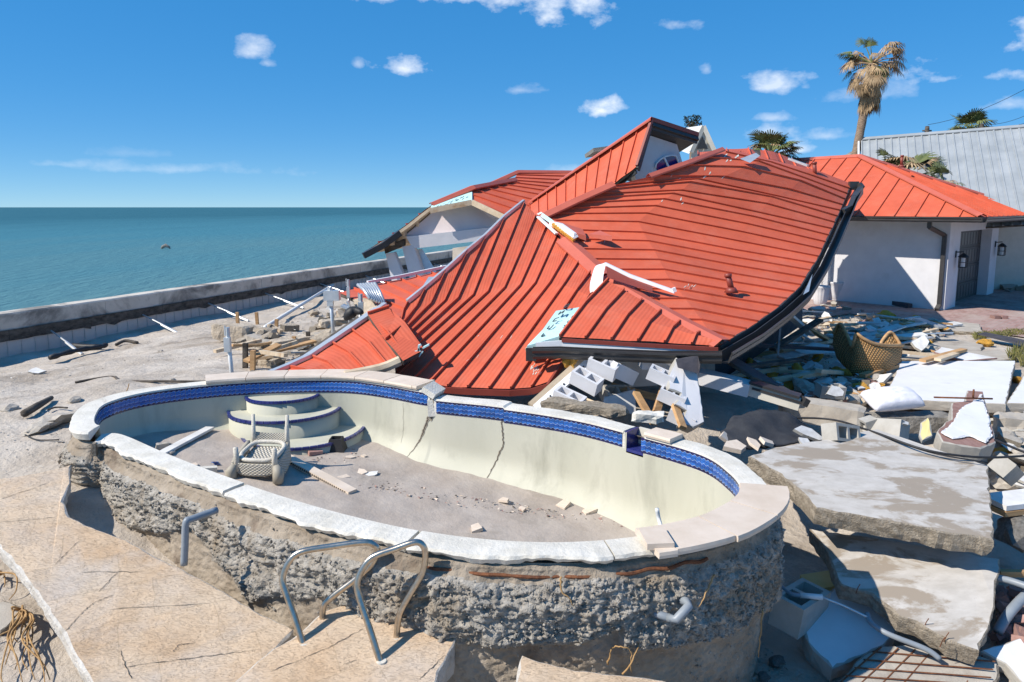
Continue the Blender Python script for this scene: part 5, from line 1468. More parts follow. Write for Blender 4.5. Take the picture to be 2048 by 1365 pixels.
# leaning pole and wires
for (px, py, d_, h_, lab) in [(1854, 262, 40, .5, 'thin utility pole top showing over the grey ribbed roof ridge'), (1964, 256, 44, .5, 'second utility pole top beside a palm crown above the grey roof')]:
    b = D(px, py, d_); m = MB(); m.tube([Vector((b.x, b.y, 0)), b + up * .1, b + up * .25], [.12, .12, .1], 8); m.beam(b + Vector((-.25, 0, .0)), b + Vector((.25, 0, .0)), .06, .08); tag(m.build('utility_pole', M['wooddark'], None, True), lab, 'pole')
for k, (a, b) in enumerate([((1856, 250, 40), (2100, 150, 34)), ((1962, 250, 44), (2100, 205, 40)), ((1972, 252, 44), (2100, 225, 40))]):
    A_, B2 = D(*a), D(*b); m = MB(); m.tube([A_.lerp(B2, i / 10) - up * .35 * (1 - (2 * i / 10 - 1) ** 2) for i in range(11)], .012, 4)
    tag(m.build('power_line', M['black']), ['power line rising steeply from the thin utility pole', 'upper power line from the pole beside the palm crown', 'lower power line from the pole beside the palm crown'][k], 'wire')

# ------------------------------------------------------------------ palms
def fan_leaf(mb, base, dirn, size, droop, nseg=22, mi=0, fold=.0, spread=1.9):
    dirn = dirn.normalized(); sd = dirn.cross(up)
    if sd.length < .05: sd = Vector((1, 0, 0))
    sd.normalize(); nn_ = sd.cross(dirn)
    for k in range(nseg):
        a = (k / (nseg - 1) - .5) * 2 * spread
        L = size * (1 - .22 * abs(a) / spread) * random.uniform(.85, 1.08)
        d_ = (dirn * math.cos(a) + sd * math.sin(a)).normalized()
        w = size * .036
        p1 = base + d_ * L * .5 - up * droop * .12 * L + nn_ * fold * abs(math.sin(a)) * L
        p2 = base + d_ * L * .8 - up * droop * .5 * L
        p3 = base + d_ * L * .92 - up * droop * 1.0 * L
        t_ = d_.cross(nn_).normalized()
        mb.add([base, p1 - t_ * w, p1 + t_ * w, p2 - t_ * w * .7, p2 + t_ * w * .7, p3], [(0, 1, 2), (1, 3, 4, 2), (3, 5, 4)], mi)
def palm(root, base, top, r0, r1, label, fronds, group=None, skirt=0, dead=.5, size=.8, petiole=.9, seed=3):
    random.seed(seed)
    t = thing(root, base, label, 'palm', group)
    m = MB(); n = 26; pts = []
    for k in range(n + 1):
        f = k / n; p = base.lerp(top, f); p.x += (math.sin(f * 1.57) - f) * (top.x - base.x) * .35; pts.append(p)
    m.tube(pts, [r0 + (r1 - r0) * (k / n) + (.012 if k % 2 else 0) for k in range(n + 1)], 12); m.build('trunk', M['trunk'], t, True)
    for k in range(fronds):
        dd = random.random() < dead
        el = random.uniform(-.5, 1.35) if not dd else random.uniform(-.9, .9)
        az = random.uniform(0, 2 * math.pi)
        d_ = Vector((math.cos(az) * math.cos(el), math.sin(az) * math.cos(el), math.sin(el)))
        pl = petiole * random.uniform(.6, 1.1); e = top + d_ * pl - up * .1 * pl
        mb = MB(); mb.tube([top + d_ * .05, top + d_ * pl * .5, e], [.03, .022, .014], 5)
        fan_leaf(mb, e, (d_ - up * random.uniform(.1, .5)).normalized(), size * random.uniform(.75, 1.15), random.uniform(.25, .8) if dd else random.uniform(.05, .35), 22, 0, .15, random.uniform(1.1, 1.9))
        mb.build('frond', M['deadfrond' if dd else 'frond'], t)
    for k in range(skirt):
        az = random.uniform(0, 2 * math.pi); h = random.uniform(.15, 1.9); rr_ = r1 + .05 + .3 * math.sin(min(1, h / 1.2) * 2.3)
        b_ = top + Vector((math.cos(az) * r1 * .9, math.sin(az) * r1 * .9, -h * .55)); d_ = Vector((math.cos(az) * .22, math.sin(az) * .22, -1))
        mb = MB(); e = b_ + d_ * random.uniform(.3, .6); mb.tube([b_, e], [.03, .02], 4)
        fan_leaf(mb, e, d_, random.uniform(.5, .9), .2, 9, 0, .1, .5); mb.build('dead_frond', M['deadfrond'], t)
    return t
tp_ = D(1744, 128, 30); bs_ = D(1699, 330, 30); bs_ = bs_ + (bs_ - tp_) * .9; bs_.z = 0
palm('palm_tree', bs_, tp_, .18, .15, 'tall wind-beaten fan palm with brown fronds and shaggy skirt', 44, skirt=60, dead=.75, size=.62, petiole=1.0, seed=5)
for (px, py, d_, h, lab, sd_, sz, nfr) in [(1540, 316, 26, 3, 'green fan palm crown rising behind the broken ridge', 8, .72, 40), (1822, 352, 27, 3, 'fan palm crown in front of the grey ribbed roof beside a red vent', 9, .95, 34),
                                          (1778, 345, 27.6, 3, 'small spiky fan palm tuft by the red vent pipe', 12, .65, 16), (1890, 375, 26, 3, 'low ragged palm tuft at the hip edge of the garage roof', 13, .6, 16), (1940, 262, 46, 5, 'drooping palm crown far behind the grey roof ridge', 10, 1.1, 26)]:
    tp2 = D(px, py, d_); palm('palm_tree', Vector((tp2.x, tp2.y, 0)), tp2, .2, .17, lab, nfr, size=sz, petiole=.75, dead=.3, seed=sd_)
random.seed(99)
# far dark tree
ft = thing('tree', Vector((D(1385, 245, 60).x, 60, 0)), 'dark bushy tree crown above the shingled gable house', 'tree')
c_ = D(1385, 246, 60); m = MB(); m.tube([Vector((c_.x, 60, 0)), c_], [.3, .12], 8)
for k in range(8):
    a = random.uniform(0, 6.28); m.tube([c_ - up * .5, c_ + Vector((math.cos(a) * .5, math.sin(a) * .4, random.uniform(-.3, .4)))], [.06, .02], 5)
m.build('trunk', M['trunk'], ft)
lf_ = MB()
for k in range(900):
    r_ = random.random() ** .5; a = random.uniform(0, 6.28); e = random.uniform(-1, 1)
    p = c_ + Vector((math.cos(a) * r_ * .75, math.sin(a) * r_ * .75, e * .55 + .05)); 
    if mnoise.noise(p * 2.2) < -.12: continue
    d_ = Vector((random.uniform(-1, 1), random.uniform(-1, 1), random.uniform(-1, 1))).normalized() * .11; e_ = d_.cross(Vector((.3, .5, .8))).normalized() * .05
    lf_.add([p - e_, p + d_, p + e_, p - d_ * .3], [(0, 1, 2, 3)])
lf_.build('crown', M['leafdark'], ft)
# ------------------------------------------------------------------ steel grab rails
def rail(pts, ia, ib, label):
    a, b = P(*pts[0], ia), P(*pts[-1], ib)
    L = [0]
    for p, q in zip(pts, pts[1:]): L.append(L[-1] + math.hypot(q[0] - p[0], q[1] - p[1]))
    out = [a - up * .03]
    for q, l_ in zip(pts[1:-1], L[1:-1]):
        f = l_ / L[-1]; out.append(D(*q, a.y + (b.y - a.y) * f + .10 * math.sin(f * math.pi)))
    out.append(b - up * .03)
    t = thing('grab_rail', a, label, 'rail', None)
    m = MB(); m.tube(cr(out, 6), .0215, 14); m.build('tube', M['steel'], t, True)
    for q in (a, b):
        m = MB(); m.tube([q - up * .01, q + up * .012], .032, 12); m.build('flange', M['mortar'], t)
rail([(608, 1289), (590, 1238), (572, 1186), (565, 1158), (578, 1124), (603, 1104), (665, 1093), (728, 1085), (748, 1090), (755, 1102), (744, 1128), (712, 1158), (672, 1188), (652, 1206), (646, 1220), (644, 1243)], .115, .135, 'steel grab rail rooted at the torn edge of the tilted deck slab')
rail([(763, 1325), (740, 1260), (720, 1200), (714, 1170), (724, 1140), (745, 1115), (790, 1098), (830, 1085), (846, 1092), (851, 1112), (845, 1146), (822, 1186), (803, 1220), (796, 1245), (792, 1277)], .085, .105, 'steel grab rail nearer the chipped grey corner of the tilted deck slab')

# ------------------------------------------------------------------ patches
def patch(name, rows, mat, parent=None, thick=.025, sub=6, us=1.0, vs_=1.0, label=None, cat=None, bend=0, crumple=0.0):
    R = [cr(r, sub) for r in rows]; n = len(R[0]); grid = []
    cols = [cr([R[k][i] for k in range(len(R))], sub) for i in range(n)]; m_ = len(cols[0])
    if crumple:
        cols = [[p + Vector((0, mnoise.noise(p * 4.5) * crumple, (mnoise.noise(p * 3.7 + Vector((5, 0, 0))) + .6 * mnoise.noise(p * 9)) * crumple)) for p in c_] for c_ in cols]
    top = []; N_ = []
    for i in range(n):
        for k in range(m_): top.append(cols[i][k])
    nm = []
    for i in range(n):
        for k in range(m_):
            a = cols[min(i + 1, n - 1)][k] - cols[max(i - 1, 0)][k]; b = cols[i][min(k + 1, m_ - 1)] - cols[i][max(k - 1, 0)]
            v = a.cross(b); v = v.normalized() if v.length > 1e-9 else up
            nm.append(v)
    if sum(v.y for v in nm) > 0: nm = [-v for v in nm]
    vs = top + [p - v * thick for p, v in zip(top, nm)]; fs = []; off_ = n * m_
    for i in range(n - 1):
        for k in range(m_ - 1):
            q = (i * m_ + k, i * m_ + k + 1, (i + 1) * m_ + k + 1, (i + 1) * m_ + k); fs.append(q); fs.append(tuple(off_ + e for e in reversed(q)))
    ring_ = [i * m_ for i in range(n)] + [(n - 1) * m_ + k for k in range(1, m_)] + [i * m_ + m_ - 1 for i in range(n - 2, -1, -1)] + [k for k in range(m_ - 2, 0, -1)]
    for a, b in zip(ring_, ring_[1:] + ring_[:1]): fs.append((a, b, b + off_, a + off_))
    o = mk(name, vs, fs, mat, parent, smooth=True)
    u = o.data.uv_layers.new(name='UVMap')
    for l_ in o.data.loops:
        e = l_.vertex_index % off_; u.data[l_.index].uv = (e // m_ / (n - 1) * us, e % m_ / (m_ - 1) * vs_)
    if label: tag(o, label, cat)
    return o
# tan wicker lounge chair on its side
wc = thing('wicker_chair', P(1735, 748, .02), 'tan woven wicker lounge chair tipped on its back among the rubble', 'chair')
patch('wing', [DL([(1667, 668, 12.8), (1674, 655, 12.75), (1682, 650, 12.6), (1694, 672, 12.35), (1706, 695, 12.1)]), DL([(1666, 690, 12.75), (1674, 690, 12.6), (1684, 698, 12.4), (1695, 708, 12.2), (1704, 715, 12.05)]),
               DL([(1673, 716, 12.6), (1681, 726, 12.4), (1690, 735, 12.3), (1697, 741, 12.1), (1702, 747, 12.0)])], M['wicker'], wc, us=.7, vs_=1.0)
patch('seat', [DL([(1704, 697, 12.1), (1712, 670, 12.05), (1726, 678, 12.0), (1746, 688, 12.0), (1772, 692, 12.1), (1806, 692, 12.4)]),
               DL([(1702, 722, 12.0), (1714, 714, 11.9), (1730, 716, 11.85), (1752, 718, 11.85), (1776, 718, 11.95), (1804, 710, 12.3)]),
               DL([(1700, 749, 11.98), (1712, 751, 11.9), (1730, 751, 11.85), (1752, 749, 11.85), (1778, 740, 11.95), (1801, 724, 12.25)])], M['wicker'], wc, us=1.3, vs_=1.0)
patch('backrest', [DL([(1758, 694, 12.7), (1768, 678, 12.75), (1780, 666, 12.8), (1790, 674, 12.8), (1802, 694, 12.7)]), DL([(1758, 715, 12.5), (1768, 715, 12.5), (1780, 712, 12.5), (1790, 710, 12.5), (1802, 708, 12.5)])], M['wicker'], wc, us=.5, vs_=.5)
for c_ in (DL([(1667, 668, 12.78), (1674, 654, 12.73), (1682, 649, 12.58), (1694, 671, 12.33), (1705, 695, 12.08), (1712, 669, 12.03), (1726, 677, 11.98), (1746, 687, 11.98), (1772, 691, 12.08), (1806, 691, 12.38)]), DL([(1758, 694, 12.68), (1768, 677, 12.73), (1780, 665, 12.78), (1790, 673, 12.78), (1802, 692, 12.68)])):
    m = MB(); m.tube(cr(c_, 4), .03, 7); m.build('rolled_edge', M['wood'], wc, True)

# white wicker armchair upside down in the pool
base = pool_floor(512, 962); base.y -= .0
pc = thing('wicker_armchair', base, 'white wicker armchair upside down on the pool floor', 'chair')
yaw = -.08
Rz = Matrix.Rotation(yaw, 3, 'Z')
def lc(x, y, z): return base + Rz @ Vector((x * .86, y * .8, z * .8))
def lpatch(name, rows, mat, **k): return patch(name, [[lc(*p) for p in r] for r in rows], mat, pc, **k)
lpatch('skirt', [[(-.25, .0, .24), (-.1, -.02, .235), (.1, -.02, .235), (.25, .0, .24)], [(-.25, .0, .09), (-.1, -.025, .07), (.1, -.025, .07), (.25, .0, .09)]], M['wickerw'], us=1.0, vs_=.6)
lpatch('back_panel', [[(-.21, .5, .50), (-.07, .53, .475), (.07, .53, .475), (.21, .5, .50)], [(-.22, .46, .36), (-.07, .5, .35), (.07, .5, .35), (.22, .46, .36)]], M['wickerw'], us=1.0, vs_=.6)
for s in (-1, 1):
    lpatch('arm', [[(s * .25, .0, .25), (s * .275, .15, .28), (s * .26, .48, .38)], [(s * .29, .0, .02), (s * .31, .2, .05), (s * .28, .46, .12)]], M['wickerw'], us=.8, vs_=.8, thick=.04)
    m = MB(); m.tube([lc(s * .235, .02, .12), lc(s * .24, .02, .3), lc(s * .245, .01, .44)], [.032, .03, .026], 8); m.build('leg', M['wicker_white'], pc, True)
    m = MB(); m.tube([lc(s * .22, .5, .3), lc(s * .22, .5, .5), lc(s * .225, .52, .74)], [.03, .024, .019], 8); m.build('leg', M['wicker_white'], pc, True)
    m = MB(); m.tube([lc(s * .29, -.03, .0), lc(s * .3, -.03, .13), lc(s * .26, .0, .22)], [.055, .06, .03], 9); m.build('arm_front', M['wickerw'], pc, True)
ring_ = [lc(.235 * math.copysign(abs(math.cos(a)) ** .55, math.cos(a)), .25 + .23 * math.copysign(abs(math.sin(a)) ** .55, math.sin(a)), .27 + .1 * (.5 + .5 * math.sin(a))) for a in np.linspace(0, 2 * math.pi, 33)]
m = MB(); m.tube(ring_, .024, 8, cap=False); m.build('seat_frame', M['wicker_white'], pc, True)
lpatch('seat', [[(-.2, .06, .23), (0, .04, .22), (.2, .06, .23)], [(-.22, .25, .25), (0, .25, .24), (.22, .25, .25)], [(-.2, .45, .31), (0, .47, .31), (.2, .45, .31)]], M['wickerw'], us=.9, vs_=.9)

# things lying in the pool
def plank(p0, p1, w, h, mat, label, name='plank', cat='plank', group=None, up_=(0, 0, 1)):
    m = MB(); m.beam(p0, p1, w, h, up=up_); o = m.build(name, M[mat]); return tag(o, label, cat, group)
plank(pool_floor(322, 908, .03), pool_floor(420, 856, .03), .11, .03, 'drywall', 'long pale board across the shadow edge on the pool floor')
rough_beam('stone', pool_floor(312, 893, .03), pool_floor(338, 889, .03), .1, .06, 'concrete', 'rounded stone lying in the shaded corner of the pool floor', 5, 'stone', .02)
# perforated drain channel
a, b = pool_floor(566, 912, .05), pool_floor(705, 986, .02)
dr = thing('drain_channel', a, 'beige slotted drain channel slanting past the upturned chair', 'drain')
m = MB(); m.beam(a, b, .11, .05); m.build('channel', M['travertine'], dr)
m = MB(); d_ = (b - a); s_ = d_.cross(up).normalized()
for k in range(34):
    p = a + d_ * (.03 + k * .028) + s_ * -.058; m.beam(p - up * .005, p + up * .014, .014, .006, up=s_)
    p = a + d_ * (.03 + k * .028) + s_ * .058; m.beam(p - up * .005, p + up * .014, .014, .006, up=s_)
m.build('slots', M['wooddark'], dr)
m = MB(); c_ = pool_floor(673, 902, 0)
m.add([c_ + Vector((x, y, 0)) for x, y in ((-.11, -.09), (.11, -.09), (.11, .11), (-.11, .11))] + [c_ + Vector((x, y, .16)) for x, y in ((-.07, -.06), (.07, -.06), (.07, .08), (-.07, .08))] + [c_ + Vector((x, y, .16)) for x, y in ((-.055, -.045), (.055, -.045), (.055, .065), (-.055, .065))] + [c_ + Vector((x, y, .02)) for x, y in ((-.06, -.05), (.06, -.05), (.06, .07), (-.06, .07))],
      [(0, 1, 5, 4), (1, 2, 6, 5), (2, 3, 7, 6), (3, 0, 4, 7), (4, 5, 9, 8), (5, 6, 10, 9), (6, 7, 11, 10), (7, 4, 8, 11), (8, 9, 13, 12), (9, 10, 14, 13), (10, 11, 15, 14), (11, 8, 12, 15), (12, 13, 14, 15)])
tag(m.build('plant_pot', M['black']), 'small square black plant pot upside down beside the pool steps', 'pot')

# shared small meshes ------------------------------------------------------
def blob_mesh(name, mat, seed, flat=.7, rough=.35, sub=3):
    bm = bmesh.new(); bmesh.ops.create_icosphere(bm, subdivisions=sub, radius=1)
    for v in bm.verts:
        n0 = v.co.normalized(); s = 1 + mnoise.noise(n0 * 1.3 + Vector((seed * 7.1, 0, 0))) * rough + mnoise.noise(n0 * 3.5 + Vector((0, seed * 3.3, 0))) * rough * .55 + mnoise.noise(n0 * 9 + Vector((0, 0, seed))) * rough * .25
        v.co = n0 * s; v.co.z *= flat
    me = bpy.data.meshes.new(name); bm.to_mesh(me); bm.free(); me.materials.append(mat); return me
FOAM = [blob_mesh('foam_lump', M['foam'], s, .75, .42) for s in range(4)]
ROCK = [blob_mesh('concrete_chunk', M['rock'], s + 10, .6, .5, 2) for s in range(4)]
CHUNK = [blob_mesh('concrete_chunk', M['concrete'], s + 20, .6, .5, 2) for s in range(4)]
def shard_mesh(name, mats, seed, th=.02, n=6):
    R = random.Random(seed); pts = []
    for k in range(n):
        a = 2 * math.pi * (k + R.uniform(-.3, .3)) / n; r_ = R.uniform(.55, 1.0); pts.append((math.cos(a) * r_, math.sin(a) * r_ * .65))
    vs = [(x, y, th) for x, y in pts] + [(x * 1.02, y * 1.02, -th) for x, y in pts]
    fs = [tuple(range(n)), tuple(reversed(range(n, 2 * n)))] + [(k, k + n, (k + 1) % n + n, (k + 1) % n) for k in range(n)]
    me = bpy.data.meshes.new(name); me.from_pydata(vs, [], fs)
    for m_ in mats: me.materials.append(m_)
    if len(mats) > 1: me.polygons.foreach_set("material_index", [0] + [1] * (len(fs) - 1))
    me.update(); return me
SH_W = [shard_mesh('wall_fragment', [M['drywall'], M['block']], s, .09, 5 + s % 3) for s in range(6)]
SH_T = [shard_mesh('stone_tile', [M['travertine']], s + 30, .12, 4 + s % 2) for s in range(5)]
SH_C = [shard_mesh('concrete_fragment', [M['concrete'], M['conc_rough']], s + 50, .3, 6) for s in range(5)]
def box_mesh(name, x, y, z, mat):
    m = MB(); m.box(-x, x, -y, y, -z, z); o = m.build(name, M[mat]); me = o.data; bpy.data.objects.remove(o); return me
BRICK = box_mesh('brick', .1, .05, .03, 'brick')
PLK = [box_mesh('lath', 1, .06, .02, 'wood'), box_mesh('lath', 1, .05, .03, 'woodpale')]
STRIP = [box_mesh('metal_strip', 1, .05, .012, 'galv'), box_mesh('metal_strip', 1, .09, .02, 'drywall')]
def cmu(name='cinder_block'):
    m = MB(); m.box(-.195, .195, -.095, -.063, -.095, .095); m.box(-.195, .195, .063, .095, -.095, .095)
    for x0, x1 in ((-.195, -.16), (-.018, .018), (.16, .195)): m.box(x0, x1, -.063, .063, -.095, .095)
    o = m.build(name, M['block']); me = o.data; bpy.data.objects.remove(o); return me
CMU = cmu()
CMUW = CMU.copy(); CMUW.materials.clear(); CMUW.materials.append(M['stucco'])

def put(me, loc, rot, sc, label, cat, group=None, name=None):
    o = link_mesh(name or me.name.split('.')[0], me, None, loc, rot, sc if isinstance(sc, (tuple, list)) else (sc, sc, sc)); return tag(o, label, cat, group)
def rnd(a, b): return random.uniform(a, b)
random.seed(42)
PF = 'fragments on the pool floor'
for (px, py, s) in [(930, 1020, .14)]: pass
for (px, py, s, mk_, lab) in [(952, 1058, .13, 1, 'flat beige stone tile alone on the sand below the near rim'), (744, 948, .1, 0, 'white broken tile leaning on a stone shard near the crack foot'), (1128, 1010, .14, 1, None), (1178, 1022, .14, 1, None), (1225, 1026, .09, 1, None), (1255, 1034, .1, 1, None), (1008, 1000, .1, 1, None),
                             (655, 878, .08, 1, None), (645, 893, .1, 1, None), (700, 915, .08, 1, None), (690, 955, .1, 1, None), (725, 945, .1, 1, None), (728, 912, .07, 1, None), (385, 932, .1, 1, None), (340, 905, .1, 1, None), (600, 890, .06, 0, None), (585, 903, .05, 0, None), (1045, 1018, .07, 1, None)]:
    p = pool_floor(px, py, .02); me = random.choice(SH_T if mk_ else SH_W)
    put(me, p, (rnd(-.15, .15), rnd(-.15, .15), rnd(0, 6)), s, lab or 'small broken beige stone shard half sunk in the pool sand', 'fragment', None if lab else PF)
plank(pool_floor(368, 942, .03), pool_floor(434, 938, .03), .07, .05, 'mortar', 'white mortar stick lying near the chair on the pool floor', 'mortar_strip', 'fragment')
for (px, py) in [(430, 924), (434, 928)]: put(tmesh[1], pool_floor(px, py, .02), (1.4, .2, rnd(0, 3)), 1.1, 'blue tile chip on the pool sand beside the chair', 'tile', 'loose blue tiles')
put(FOAM[0], pool_floor(626, 896, .04), (0, 0, 1), .06, 'orange foam lump by the pool steps', 'foam'); put(BRICK, pool_floor(630, 905, .03), (.1, .1, .6), .8, 'red paver stone by the foam lump at the pool steps', 'brick')
put(SH_T[0], pool_floor(520, 938 + 50, .0), (0, 0, 1), .01, 'tiny pale chip in the sand in front of the chair', 'fragment')
bpy.data.objects.remove([o for o in C.objects if o.get("label") == 'tiny pale chip in the sand in front of the chair'][0])
# displaced coping stones on the rim
plank(P(1285, 1078, .76), P(1338, 1076, .76), .24, .045, 'travertine', 'loose coping stone shifted on the broken white rim', 'coping_stone', 'stone')

# ------------------------------------------------------------------ beach side
def post(px0, py0, px1, py1, d_, r, mat, label, extra=True):
    b, t_ = D(px1, py1, d_), D(px0, py0, d_); b.z = min(b.z, g1(b.x, b.y) - .05)
    t = thing('service_post', b, label, 'post')
    m = MB(); m.tube([b, b.lerp(t_, .5), t_], r, 9); m.build('pipe', M[mat], t, True)
    m = MB(); m.beam(t_ - up * .22 - Vector((0, .03, 0)), t_ - up * .02 - Vector((0, .03, 0)), r * 3, r * 2.2, up=(0, 1, 0)); m.tube([t_ - up * .05, t_ + up * .12], r * 1.1, 8); m.tube([t_ + Vector((-.04, 0, 0)), t_ + Vector((-.04, 0, .14))], r * .4, 6); m.build('fitting', M['galv'], t)
post(456, 672, 466, 756, 9.6, .028, 'pvcwhite', 'white riser pipe with valve box at the far pool rim')
post(661, 588, 667, 642, 12.6, .035, 'galv', 'grey meter post with box standing by the concrete chunks')
post(697, 572, 697, 625, 13.2, .02, 'galv', 'thin grey pipe standing behind the upright broken block')
post(722, 602, 714, 640, 12.2, .03, 'galv', 'short bent grey pipe in front of the upright broken block')
CB = [((432, 662, .42), (500, 668, .40), .34, .34, 'tanconc', 'square tan concrete stump with a wooden stake by the leaning pipe'),
      ((498, 678, .30), (545, 692, .26), .3, .22, 'concrete', 'short broken concrete curb next to the tan stump'),
      ((545, 692, .32), (645, 676, .34), .4, .2, 'tanconc', 'long pale concrete beam lying on timber stubs'),
      ((640, 678, .36), (720, 655, .4), .4, .18, 'concrete', 'grey concrete beam continuing behind the folded roof piece'),
      ((640, 648, .45), (730, 640, .45), .3, .14, 'tanconc', 'pale flat concrete strip below the meter post'),
      ((480, 700, .2), (516, 712, .2), .25, .22, 'tanconc', 'pebbly tan concrete lump below the concrete curb'),
      ((495, 722, .42), (560, 728, .42), .3, .14, 'tanconc', 'tan concrete ledge on dark wooden legs near the pool rim'),
      ((580, 710, .28), (650, 702, .3), .3, .1, 'concrete', 'thin broken slab under the long pale beam')]
for k, (a, b, w, h, mt, lab) in enumerate(CB): rough_beam('concrete_beam', P(*a), P(*b), w, h, mt, lab, 20 + k, jit=.035)
for px, py, h, lab in [(490, 735, .35, 'dark timber leg below the tan ledge'), (505, 738, .25, 'pale timber leg below the tan ledge'), (618, 690, .22, 'dark stub post under the long pale beam'), (588, 694, .16, 'short pale stub post under the long beam'), (476, 652, .3, 'slim wooden stake rising from the tan stump'), (552, 660, .2, 'wooden stub beside the leaning white pipe'), (677, 640, .18, 'wooden block beside the meter post'), (515, 648, .25, 'splintered stake behind the leaning pipe')]:
    b = on_ground(px, py); b.z -= .1
    plank(b, b + Vector((rnd(-.03, .03), 0, h + .15)), .07, .07, 'wood' if 'dark' not in lab else 'wooddark', lab, 'timber_post', 'post', up_=(0, 1, 0))
# upright broken block with ribbed sheet
o = slab('broken_block', DL([(705, 600, 12.9), (722, 592, 12.9), (745, 600, 12.7), (762, 620, 12.4), (748, 642, 12.2), (722, 640, 12.4)]), .3, M['tanconc'], M['conc_rough'], .05, .06, seed=31); tag(o, 'jagged pale block standing in front of the low red roof piece', 'block')
slope_t = thing('ribbed_sheet', D(735, 590, 13), 'pale corrugated sheet bent over the jagged block', 'sheet')
for k in range(7):
    m = MB(); a = D(716 + k * 5.5, 570 - k * .5, 13.0); b = D(740 + k * 5, 598 + k * 2, 12.5); m.tube([a, a.lerp(b, .5) + up * .04, b], .035, 6); m.build('rib', M['galv'], slope_t, True)
m = MB(); q = cr(DL([(690, 640, 12), (700, 628, 12), (712, 622, 12), (725, 626, 11.9)]), 4); m.tube(q, [.03, .06, .08, .09, .1, .1, .1, .09, .08, .07, .06, .05, .03][:len(q)], 8); tag(m.build('black_bucket', M['black'], None, True), 'dark rubber tub half buried by the grey posts', 'tub')
# mangled metal box
for k, (px, py, s) in enumerate([(660, 575, .2), (672, 592, .16), (682, 604, .2)]): pass
m = MB(); c_ = D(664, 590, 12.6); m.beam(c_ - up * .1, c_ + up * .08, .28, .15, up=(0, 1, 0)); m.beam(c_ + Vector((.2, -.1, -.18)), c_ + Vector((.5, -.1, -.3)), .25, .03); m.beam(c_ + Vector((.3, -.1, -.1)), c_ + Vector((.45, -.1, -.5)), .1, .03); tag(m.build('meter_box', M['galv']), 'bent grey metal meter box on the grey post', 'box')
# sticks, weeds and stones on the sand
m = MB(); m.tube([on_ground(48, 828, .05), on_ground(75, 812, .07), on_ground(103, 796, .05)], [.05, .045, .03], 7); tag(m.build('driftwood_log', M['wooddark'], None, True), 'grey driftwood log on the sand near the pool', 'driftwood')
for k, (px, py, s) in enumerate([(88, 852, .16), (110, 840, .2), (72, 860, .12), (128, 838, .16)]): put(CHUNK[k], on_ground(px, py, .03), (rnd(-.3, .3), rnd(-.3, .3), rnd(0, 6)), (s * 1.4, s, s * .6), 'grey concrete rubble lump on sand against the outside of the pool', 'rubble', 'rubble lumps by the pool end')
for pts, lab, mt, r_ in [([(50, 870), (75, 880), (118, 880)], 'thin black cable on sand beside the pool end', 'black', .008), ([(150, 765), (195, 757), (228, 754), (245, 762), (330, 763), (415, 764)], 'half-buried dark edging strip winding behind the pool', 'wooddark', .02), ([(252, 785), (256, 776), (258, 768)], 'small dry weed stem beside the edging strip', 'root', .006), ([(95, 820), (112, 815), (135, 816)], 'dark curled root on sand', 'wooddark', .012)]:
    m = MB(); m.tube(cr([on_ground(x, y, .03 + .05 * (i == 1 and 'stem' in lab) + .15 * (i == 2 and 'stem' in lab)) for i, (x, y) in enumerate(pts)], 5), r_, 5); tag(m.build('cable' if 'cable' in lab else 'stick', M[mt], None, True), lab, 'cable' if 'cable' in lab else 'stick')
put(SH_W[2], on_ground(73, 743, .05), (.4, .1, 0), .16, 'white fragment alone on the pale sand', 'fragment')
for (px, py, s) in [(322, 703, .05), (20, 818, .1), (300, 810, .05), (150, 800, .08), (345, 760, .04), (180, 905, .05), (200, 870, .04)]: put(random.choice(CHUNK), on_ground(px, py, .01), (0, 0, rnd(0, 6)), s, 'small stone on the beach sand left of the pool', 'stone', 'small stones on the sand')
# bits of litter on sand (uncountable)
lv = MB(); random.seed(5)
for k in range(2600):
    px, py = rnd(-20, 620), rnd(700, 950)
    if py > 780 + .1 * px and px > 130: continue
    p = P(px, py, .3); p.z = g1(p.x, p.y) + .012; s = rnd(.004, .016) * (1 + 1.5 * (random.random() < .05))
    d_ = Vector((rnd(-1, 1), rnd(-1, 1), rnd(-.2, .2))) * s; e = Vector((-d_.y, d_.x, 0)) * rnd(.3, .9)
    lv.add([p - d_, p + e, p + d_, p - e], [(0, 1, 2, 3)], 0 if random.random() < .6 else 1)
o = lv.build('beach_litter', [M['wooddark'], M['mortar']]); o["kind"] = "stuff"; tag(o, 'scattered shell and twig litter over the beach sand', 'litter')

# roots by the deck slab and in the pit
def roots(px, py, spots, label, name='tree_roots', r=.007):
    c_ = on_ground(px, py, .04); t = MB()
    for k, (x, y) in enumerate(spots):
        e = on_ground(x, y, .015); mid = c_.lerp(e, .5) + Vector((rnd(-.08, .08), rnd(-.06, .06), rnd(.03, .09)))
        q = cr([c_ + Vector((rnd(-.02, .02), 0, 0)), c_.lerp(e, .25) + Vector((rnd(-.05, .05), 0, .07)), mid, e.lerp(mid, .3) + Vector((rnd(-.05, .05), rnd(-.04, .04), .02)), e], 6)
        t.tube(q, [r * (1.4 - i / len(q)) for i in range(len(q))], 5)
    return tag(t.build(name, M['root'], None, True), label, 'roots')
random.seed(8)
roots(48, 1222, [(5, 1260), (20, 1300), (30, 1340), (45, 1365), (70, 1360), (90, 1375), (60, 1310), (35, 1285), (10, 1330), (85, 1330), (25, 1250), (55, 1340), (15, 1380), (100, 1360), (-20, 1290)], 'tangle of orange-brown roots on sand beside the deck slab')
roots(0, 1150, [(8, 1175), (18, 1200), (-5, 1190)], 'short root sprig above the grey slab corner', 'root_sprig')
